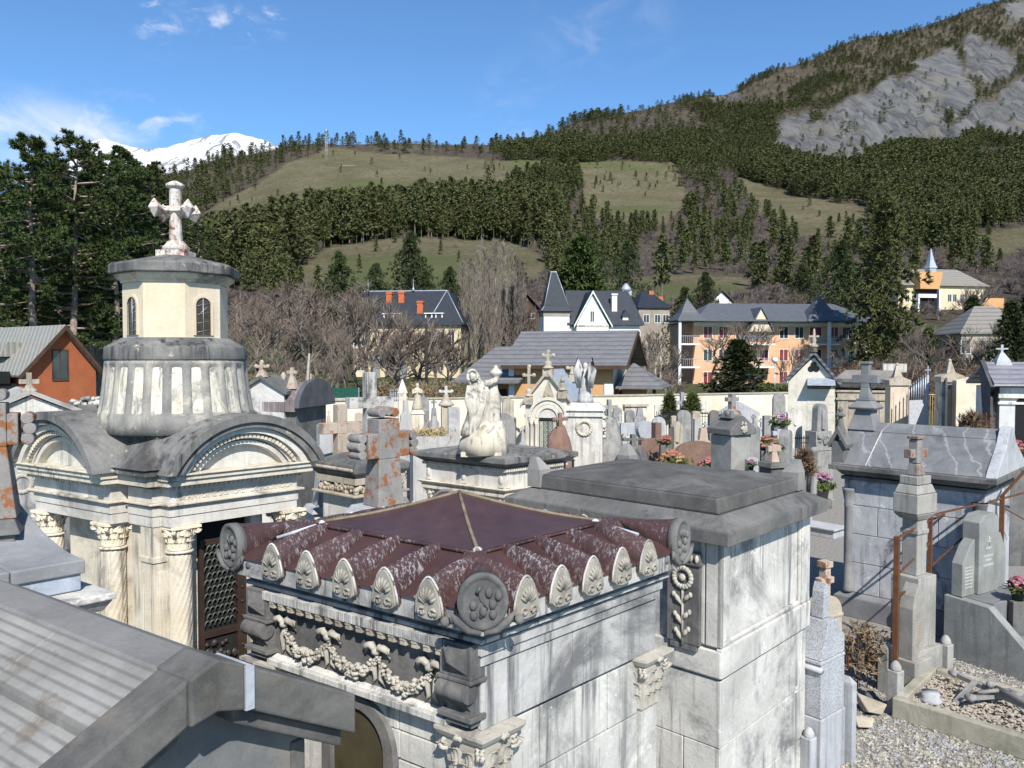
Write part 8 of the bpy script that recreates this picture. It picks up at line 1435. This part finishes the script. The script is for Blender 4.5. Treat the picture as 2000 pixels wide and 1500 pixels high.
G('ped', 1446, 39.5, 785, 76, PALEB, 'wide pale blue grey pedimented wall tomb', 14, name='wall_tomb', th=.5, cat='wall tomb'); G('round', 1523, 41, 767, 26, GR1, 'grey round headed stele fixed high on the wall', 14); G('round', 1545, 21, 840, 18, GR1, 'dark shaded round topped headstone in front of the gothic chapel', 55, th=.25); G('ped', 1554, 25, 797, 30, WHITE, 'white pedimented headstone with small statue before the gothic chapel', 8, relief=5)
G('point', 1477, 18, 826, 22, GR1, 'dark grey pointed headstone behind the lichened pillar', 30, cross=16); G('low', 1472, 13.8, 893, 24, GRANW, 'small white plaque stone with flower pot', 22, plinth=False, th=.08)
G('round', 1190, 20.5, 800, 14, GR1, 'thin grey stele just left of the rocky cross', 20); G('low', 1318, 33, 812, 12, BEIGE, 'tiny beige headstone by the wall railing', 14); G('flat', 1500, 26, 812, 14, GR1, 'small dark memorial plaque among flowers', 16); G('low', 1415, 31, 822, 16, GR2, 'light headstone left of the lichened pillar', 14); G('flat', 936, 24, 846, 14, GR2, 'low grey stone behind the flat tomb roof', 18)
G('low', 1252, 16.5, 905, 30, GR1, 'low rough grey slab behind the flat stone roof', 28); G('round', 868, 31, 812, 12, BEIGE, 'small beige round headed stele by the wall', 14); G('low', 700, 33, 806, 14, BEIGE, 'beige headstone behind the block armed cross', 14); G('shoulder', 642, 30, 812, 16, PINKG, 'pinkish headstone left of the beige cross', 18, cross=10); G('flat', 670, 24, 830, 14, PALEB, 'blue grey post like headstone behind the beige cross', 18, th=.2)
# more detailed monuments
def spire(u, d, v0, v1, w, mat, label):
    f = AxP(u, d, 15); t = thing('stone_spire', label, 'spire monument', f.w(0, .07, 0)); m = MB(f); z0, z1 = ZAT(v0, d), ZAT(v1, d); m.box(-w * .7, w * .7, .14, .14 + w, 0, z0 - .003); m.fru((-w, w, .14 - w * .2, .14 + w), z0, (-.02, .02, .17, .2), z1); m.ext([(-w, .12, z0 - .2), (w, .12, z0 - .2), (0, .12, z0 + .25)], (0, .03, 0)); part('spire', m, mat, t, .006)
spire(787, 30.4, 768, 741, .20, WHITE, 'white stone spire rising above the cream stele')
def statue_small(u, d, vt, vb, vp, label, mat, seed, wings=False, az=0, pw=.3, pedm=None, wr=False):
    f = AxP(u, d, az); z = lambda v: ZAT(v, d); H = z(vt) - z(vb); t = thing('angel_statue' if wings else 'praying_statue', label, 'statue', f.o); zb = z(vb); q = H / 1.0; m = MB(f)
    m.box(-pw, pw, -pw, pw, 0, z(vp) if vp else zb - .15); m.fru((-pw * 1.15, pw * 1.15, -pw * 1.15, pw * 1.15), (z(vp) if vp else zb - .15) + .001, (-pw * .8, pw * .8, -pw * .8, pw * .8), zb); part('pedestal', m, pedm or CREAM, t, .01)
    m = MB(f); m.loft([(0, 0, zb, .20 * q, .19 * q), (0, 0, zb + .08 * H, .19 * q, .18 * q), (.01, 0, zb + .3 * H, .15 * q, .14 * q), (.01, 0, zb + .5 * H, .125 * q, .12 * q), (0, 0, zb + .62 * H, .14 * q, .12 * q), (0, 0, zb + .74 * H, .16 * q, .11 * q), (0, 0, zb + .80 * H, .11 * q, .09 * q, .5), (0, -.01, zb + .835 * H, .045 * q, .05 * q, 0), (0, -.015, zb + .86 * H, .06 * q, .065 * q, 0), (0, -.02, zb + .92 * H, .07 * q, .08 * q, 0), (0, -.015, zb + .97 * H, .055 * q, .06 * q, 0), (0, -.01, zb + H, .015 * q, .02 * q, 0)], 36, .09, 9, seed)
    for sg in (-1, 1): m.tube([(sg * .15 * q, 0, zb + .74 * H), (sg * .17 * q, -.06 * q, zb + .60 * H), (sg * .04 * q, -.17 * q, zb + .66 * H)], [.05 * q, .045 * q, .03 * q], 8)
    part('figure', m, mat, t)
    if wings:
        for sg in (-1, 1):
            m = MB(f)
            for k in range(9):
                r = k / 8; m.tube([(sg * .05 * q, .13 * q + .01 * k, zb + (.78 - .05 * r) * H), (sg * (.18 - .09 * r) * q, .19 * q + .012 * k, zb + (1.08 - .22 * r) * H), (sg * (.24 - .12 * r) * q, .22 * q + .01 * k, zb + (.80 - .16 * r) * H), (sg * (.19 - .10 * r) * q, .22 * q, zb + (.36 + .02 * r) * H)], [.03 * q, .055 * q, .05 * q, .010 * q], 6)
            part('wing', m, mat, t)
    if wr:
        zz = z(vp) - .42; W_ = MB(f); [W_.ell((.17 * math.cos(g), pw + .01, zz + .17 * math.sin(g)), (.05, .04, .05), 7, 5) for g in np.linspace(0, 6.1, 20)]; part('wreath', W_, CREAM, t); W_ = MB(f); W_.box(-pw - .05, pw + .05, pw + .001, pw + .05, z(vp) - .14, z(vp) - .05); carved(W_, 5, (-pw - .02, 0, zz), 16, (.02, .16, .25), .05, (1, .99, 1)); part('carving', W_, WHITE, t)
statue_small(815, 28, 748, 800, 808, 'weathered yellowish praying statue on a slim pedestal', stone('yellow_statue', (.36, .32, .24), (.48, .43, .33), (.13, .12, .11), sc=2, streak=.6), 4, az=10, pw=.22)
statue_small(1143, 19.5, 708, 786, 800, 'white and grey winged angel statue on a tall wreathed pedestal', stone('angel_stone', (.34, .335, .33), (.46, .45, .43), (.13, .13, .135), sc=2, streak=.7), 9, True, az=172, pw=.44, pedm=WHITE, wr=True)
def rock_cross(u, d, vt, vb, label, mat, az=20, s=1):
    f = AxP(u, d, az); z = lambda v: ZAT(v, d); t = thing('rocky_cross', label, 'stone cross', f.o); H = z(vt) - z(vb); m = MB(f); m.loft([(0, 0, 0, .32 * s, .28 * s), (0, 0, z(vb), .30 * s, .27 * s), (.01, 0, z(vb) + .3 * H, .24 * s, .2 * s), (.0, 0, z(vb) + .55 * H, .15 * s, .14 * s), (.0, 0, z(vb) + .62 * H, .08 * s, .08 * s)], 18, .2, 5, int(u)); q = random.Random(int(u)); m.v = [(p[0] + q.gauss(0, .028) * s, p[1] + q.gauss(0, .028) * s, p[2] + q.gauss(0, .02)) for p in m.v]; part('rock_base', m, mat, t); m = MB(f); a = .05 * s; m.box(-a, a, -a, a, z(vb) + .5 * H, z(vt)); m.box(-.22 * s, -a - .001, -a * .9, a * .9, z(vb) + .78 * H, z(vb) + .87 * H); m.box(a + .001, .22 * s, -a * .9, a * .9, z(vb) + .78 * H, z(vb) + .87 * H); part('cross', m, mat, t, .01)
rock_cross(1190, 20, 780, 868, 'grey stone cross on a tall rocky pile', GR1, s=1.05); rock_cross(1094, 17, 806, 876, 'reddish brown stone cross on a rocky base in front of the chapel', stone('red_brown_stone', (.17, .10, .075), (.24, .155, .12), (.1, .07, .06)), s=.85); rock_cross(1237, 16, 848, 905, 'dark sculpted rock with blackened urn behind the flat stone roof', GREYD, s=1.1)
def capped_pillar():
    d = 14.3; f = AxP(1449, d, 28); z = lambda v: ZAT(v, d); t = thing('gabled_pillar', 'thick grey pillar monument with gabled cap and orange lichened cross', 'monument', f.o); w = .24; m = MB(f); m.box(-w, w, 0, .5, 0, z(850)); m.box(-w - .02, -w + .06, -.02, .52, 0, z(851)); part('pillar', m, stone('grey_green_pillar', (.20, .20, .18), (.29, .285, .26), (.12, .115, .09), streak=.6), t, .01)
    m = MB(f); m.ext([(-w - .08, -.06, z(849)), (w + .08, -.06, z(849)), (w + .08, -.06, z(838)), (.0, -.06, z(812)), (-w - .08, -.06, z(838))], (0, .62, 0)); m.fru((-.16, .16, .1, .4), z(818), (-.1, .1, .15, .35), z(803)); part('gable_cap', m, GREYD, t, .01); m = MB(f); m.loft([(0, .25, z(815), .15, .15), (0, .25, z(806), .13, .13), (0, .25, z(800), .07, .07)], 14); m.box(-.05, .05, .2, .3, z(800), z(770)); m.box(-.14, .14, .21, .29, z(785), z(777)); part('cross', m, LICH, t); m = MB(f); carved(m, 6, (0, -.07, z(833)), 16, (.06, .01, .09), .03, (1, .6, 1)); part('relief', m, CARVE, t)
capped_pillar()
def carved_obelisk():
    d = 24; f = AxP(1608, d, 24); z = lambda v: ZAT(v, d); t = thing('carved_obelisk', 'carved grey round topped obelisk with torch relief', 'obelisk', f.o); m = MB(f); w = .23; m.ext([(-w, 0, z(842)), (w, 0, z(842)), (w * .85, 0, z(800))] + [(w * .85 * math.cos(g), 0, z(800) + w * .8 * math.sin(g)) for g in np.linspace(.2, math.pi - .2, 8)] + [(-w * .85, 0, z(800))], (0, .24, 0)); m.box(-.32, .32, -.06, .4, z(880), z(842) - .002); m.box(-.36, .36, -.1, .44, 0, z(881)); m.tube([(0, -.01, z(838)), (0, -.01, z(800))], [.08, .055], 8); part('shaft', m, GR1, t, .01); m = MB(f); carved(m, 2, (0, -.07, z(858)), 24, (.24, .02, .12), .055, (1, .7, 1)); part('relief', m, GR1, t); f = AxP(1592, 23.4, 24); t = thing('short_column', 'short stone column standing left of the carved obelisk', 'column', f.o); m = MB(f); m.lathe(0, 0, [(.16, 0), (.16, .3), (.10, .34), (.09, ZAT(885, 23.4)), (.13, ZAT(882, 23.4)), (.13, ZAT(877, 23.4)), (.05, ZAT(873, 23.4))], 14); part('shaft', m, GR1, t)
carved_obelisk()
def stonecone(u, d, v0, v1, vc, label):
    f = AxP(u, d, 10); z = lambda v: ZAT(v, d); t = thing('cross_topped_column', label, 'monument', f.o); m = MB(f); m.box(-.17, .17, 0, .34, 0, z(v0)); m.lathe(0, .17, [(.26, z(v0)), (.27, z(v0) + .06), (.2, z(v0) + .14), (.10, z(v1)), (.08, z(v1) + .1)], 14); part('column', m, BEIGE, t, .01); m = MB(f); a = .045; h = z(vc) - z(v1); m.box(-a, a, .17 - a, .17 + a, z(v1), z(vc)); m.box(-.2, -a - .001, .13, .21, z(v1) + h * .5, z(v1) + h * .72); m.box(a + .001, .2, .13, .21, z(v1) + h * .5, z(v1) + h * .72); [m.ell((x, .17, zz), (.065, .05, .065), 8, 6) for x, zz in ((-.2, z(v1) + h * .61), (.2, z(v1) + h * .61), (0, z(vc)))]; part('cross', m, WHITE, t)
stonecone(872, 27, 793, 777, 757, 'beige column with conical top and white trefoil cross')
def plaque():
    x0 = None; A = P(1216, 786, 38.0)
    wa_ = math.degrees(math.atan2(WF.e1[1], WF.e1[0])); f = Ax(*WF.w(ux(WF, 1240), -.004, 0)[:2], wa_); d = f.o[1]; z = lambda v: ZAT(v, d); t = thing('wall_plaque', 'white memorial panel with ledge fixed to the cemetery wall', 'wall plaque', f.w(0, 0, z(830))); m = MB(f); m.box(-.62, .62, -.15, 0, z(832), z(795)); part('panel', m, WHITE, t, .01); m = MB(f); m.box(-.7, .7, -.24, 0, z(794), z(789)); part('ledge', m, BEIGE, t, .01)
    for i, (u, v0, v1, w, lb) in enumerate(((1287, 790, 812, 20, 'white square plaque on the wall left of the thuja bush'), (1373, 783, 806, 22, 'white square plaque on the wall right of the purple cross'))):
        f = Ax(*WF.w(ux(WF, u), -.004, 0)[:2], wa_); d = f.o[1]; k = w * d / FPX / 2; t = thing('wall_plaque', lb, 'wall plaque', f.w(0, 0, ZAT(v1, d))); m = MB(f); m.box(-k, k, -.08, 0, ZAT(v1, d), ZAT(v0, d)); part('panel', m, WHITE, t, .01)
plaque()
stone_cross('purple_grey_cross', 'slim purple grey cross standing before the wall between two bushes', 1332, 38.5, 766, 800, .34, 14, stone('purple_grey_stone', (.22, .21, .25), (.3, .29, .33)), sh=.09, th=.07, varm=786, ped=.2, lobe=False, taper=1)
def bush(u, d, v0, v1, w, label, mat=None, name='thuja_bush', n=900, bl=.3, bw=.05, up=.7):
    x = XAT(u, d); z0, z1 = ZAT(v1, d), ZAT(v0, d); k = w * d / FPX / 2; zz = rnd(0, 1, n); r = k * np.sqrt(rnd(0, 1, n)) * np.clip(1.25 - zz, .25, 1); a = rnd(0, 6.28, n); c = np.stack([x + r * np.cos(a), d + r * np.sin(a), z0 + zz * (z1 - z0)], -1); t = thing(name, label, 'bush', (x, d, 0)); put('foliage', soup('foliage', blades(c, 3, bl, bw, up) - np.array([x, d, 0])), mat or M_FLAME, t); m = MB(); m.tube([(x, d, 0), (x, d, z1 * .9)], .05, 6); part('stem', m, M_BARK, t)
bush(1308, 38, 775, 826, 26, 'tall feathery green bush before the wall left of the purple cross'); bush(1352, 38, 774, 805, 24, 'spiky green brown bush before the wall right of the purple cross'); bush(1010, 27, 880, 905, 18, 'small dry shrub left of the chapel', M_SHRUB, 'dry_shrub', 300); bush(1900, 18.5, 815, 850, 60, 'dry brown stems before the patchy wall', M_SHRUB, 'dry_shrub', 260, .25, .02); bush(1572, 17, 885, 925, 40, 'dry brown shrub in the shade below the gothic chapel', M_SHRUB, 'dry_shrub', 300, .2, .02); bush(1985, 19, 880, 930, 40, 'reddish dry shrub right of the slate slab tomb', M_SHRUB, 'dry_shrub', 400, .25, .025)
t_ = thing('dried_wreath_bed', 'heap of straw coloured dried flowers before the grey headstones', 'dried flowers', P(842, 848, 24) * [1, 1, 0]); c_ = np.stack([rng.normal(XAT(842, 24), .28, 500), rng.normal(24, .12, 500), rng.uniform(.9, 1.0, 500) * ZAT(850, 24) + rng.uniform(0, .25, 500)], -1); put('straw', soup('straw', blades(c_, 3, .12, .015, .3) - np.array(t_.location)), plain('straw', (.42, .33, .17), .8), t_); m_ = MB(AxP(842, 24, 15)); m_.box(-.6, .6, -.3, .5, 0, ZAT(851, 24)); part('tomb_chest', m_, GR2, t_)
flowers('grave_flowers', 'orange and yellow flowers in front of the wide brown granite', P(1312, 912, 18.0), 90, .34, (ORA, YELF, RED), seed=8, h=.0); flowers('grave_flowers', 'orange flowers on the right of the pale tomb slab', P(1385, 918, 18.0), 60, .26, (ORA, PINK), seed=9); flowers('grave_flowers', 'white and dark flowers heaped around the memorial plaque', P(1522, 830, 24.0), 80, .3, (WHF, PURP, RED), seed=10, cat='flowers'); flowers('potted_flowers', 'small black pot of pink flowers on the white plaque stone', P(1467, 918, 13.6), 30, .09, (PINK, RED), plain('black_pot', (.012, .012, .014), .4), seed=11, cat='potted flowers'); flowers('grave_flowers', 'red orange flowers at the foot of the rocky cross', P(1203, 858, 21), 40, .2, (RED, ORA), seed=12); flowers('grave_flowers', 'orange flowers near the brown granite pillar', P(1300, 868, 19), 40, .2, (ORA, RED), seed=13); flowers('grave_flowers', 'rust coloured flowers before the memorial cross', P(1500, 878, 19), 50, .3, (ORA, (.3, .12, .05)), seed=14); flowers('grave_flowers', 'reddish flowers right of the slate slab tomb', P(1985, 890, 17), 50, .3, (RED, ORA), seed=15)
def chest(u, v, w, l, h, label, az=20, mat=None, z0=0):
    B = PZ(u, v, 0); f = Ax(B[0], B[1], az); t = thing('tomb_chest', label, 'tomb slab', f.o); m = MB(f); m.box(-w, w, 0, l, 0, h * .8); part('chest', m, mat or GR1, t, .01); m = MB(f); m.box(-w - .06, w + .06, -.06, l + .06, h * .8 + .002, h); part('lid', m, mat or GR2, t, .015)
chest(1350, 935, .9, 1.2, .35, 'pale tomb slab with flowers before the wide brown granite', 22, GRANW); chest(1495, 945, .55, 1.3, .5, 'grey tomb chest right of the gabled pillar', 25); chest(1545, 960, .6, 1.4, .3, 'cracked light tomb slab at the foot of the memorial cross', 25, GR2); chest(1510, 915, .4, 1.0, .55, 'dark tomb chest behind the grey tomb roof', 25); chest(1600, 985, .5, .5, .12, 'round pale slab under the pale pink flowers', 25, WHITE); chest(1640, 1050, .3, .8, .25, 'low pale kerb tomb on the grey path', 40, PALEB)
stone_cross('memorial_cross', 'small blue grey cross with dried flowers right of the gabled pillar', 1521, 22, 838, 866, .2, 16, PALEB, sh=.06, th=.05, varm=846, ped=.15, lobe=False, taper=1); stone_cross('carved_foot_cross', 'weathered pinkish cross foot on the cracked slab', 1512, 16, 868, 902, .16, 20, PINKG, sh=.06, th=.05, varm=876, ped=.2, lobe=False, taper=1.6)
def grille(u0, u1, d, vt, vb, label, mat=ZINC, az=14, n=9, spike=True):
    f = AxP(u0, d, az); X = ux(f, u1); zt, zb = ZAT(vt, d), 0; t = thing('iron_grave_railing', label, 'railing', f.o); m = MB(f)
    for i in range(n + 1):
        x = X * i / n; m.tube([(x, 0, zb), (x, 0, zt)], .014, 4)
        if spike: m.lathe(x, 0, [(.03, zt), (.0, zt + .12)], 5)
    m.tube([(0, 0, zt - .12), (X, 0, zt - .12)], .016, 4); m.tube([(0, 0, .25), (X, 0, .25)], .016, 4); part('railing', m, mat, t)
grille(762, 776, 29, 765, 820, 'pale grille of tall pointed bars left of the spired stele', n=4, az=30); grille(1283, 1330, 36, 807, 840, 'dark iron railing before the wall by the feathery bush', IRON, n=12); grille(1555, 1580, 22, 857, 890, 'dark spiked railing before the white pedimented headstone', IRON, n=6); grille(1875, 1945, 19.5, 815, 850, 'rusty leaning grave railing before the patchy wall', RUST, n=8); grille(1335, 1420, 36, 809, 840, 'thin iron railing before the wall right of the bushes', IRON, n=16)
t_ = thing('grave_lantern', 'small black grave lantern on the flat grey tomb roof corner', 'lantern', P(1111, 922, 13.2)); q_ = P(1111, 922, 13.2); m_ = MB(); m_.box(q_[0] - .09, q_[0] + .09, q_[1] - .09, q_[1] + .09, 0, q_[2] + .03); part('foot', m_, WHITE, t_); m_ = MB()
for sx in (-1, 1):
    for sy in (-1, 1): m_.box(q_[0] + sx * .07 - .012, q_[0] + sx * .07 + .012, q_[1] + sy * .07 - .012, q_[1] + sy * .07 + .012, q_[2] + .03, q_[2] + .2)
m_.fru((q_[0] - .1, q_[0] + .1, q_[1] - .1, q_[1] + .1), q_[2] + .2, (q_[0] - .03, q_[0] + .03, q_[1] - .03, q_[1] + .03), q_[2] + .27); part('lantern_frame', m_, IRON, t_)
# crowded small stones between the larger ones
q_ = random.Random(31)
for (lb, gp, us, d0, d1) in (('small weathered grey stone in the crowded row left of the mourning statue', 'small stones left of the mourning statue', (606, 628, 640, 655, 668, 682, 690, 704, 735, 744, 752, 762, 770, 798, 806, 820, 838, 858, 868, 880, 892, 900), 24, 34), ('small weathered stone among the crowded graves right of the winged angel', 'small stones right of the winged angel', (1160, 1168, 1175, 1196, 1205, 1214, 1222, 1231, 1240, 1250, 1258, 1270, 1280, 1296, 1304, 1312, 1320, 1330, 1346, 1356, 1366, 1372, 1384, 1394, 1408, 1416, 1424), 23, 36), ('small weathered stone among the graves between the gabled pillar and the chapel', 'small stones before the gothic chapel', (1462, 1466, 1476, 1484, 1492, 1500, 1508, 1516, 1524, 1530, 1538, 1548, 1562, 1570), 20, 36)):
    for u in tuple(us) + tuple(q_.uniform(min(us), max(us)) for _ in range(len(us) // 2 + 4)):
        d = q_.uniform(d0, d1); k = q_.choice(['round', 'point', 'shoulder', 'flat', 'ped', 'low']); h = q_.uniform(.8, 1.75); t_ = grave(k, u, d, HOR + (EYE - h) * FPX / d, q_.uniform(.35, .6) * FPX / d, q_.choice([GR1, GR2, GR2, BEIGE, WHITE, PALEB, PINKG]), lb, q_.uniform(5, 30), cross=q_.choice([None, None, .35 * FPX / d]), relief=q_.choice([None, None, 4])); t_['group'] = gp
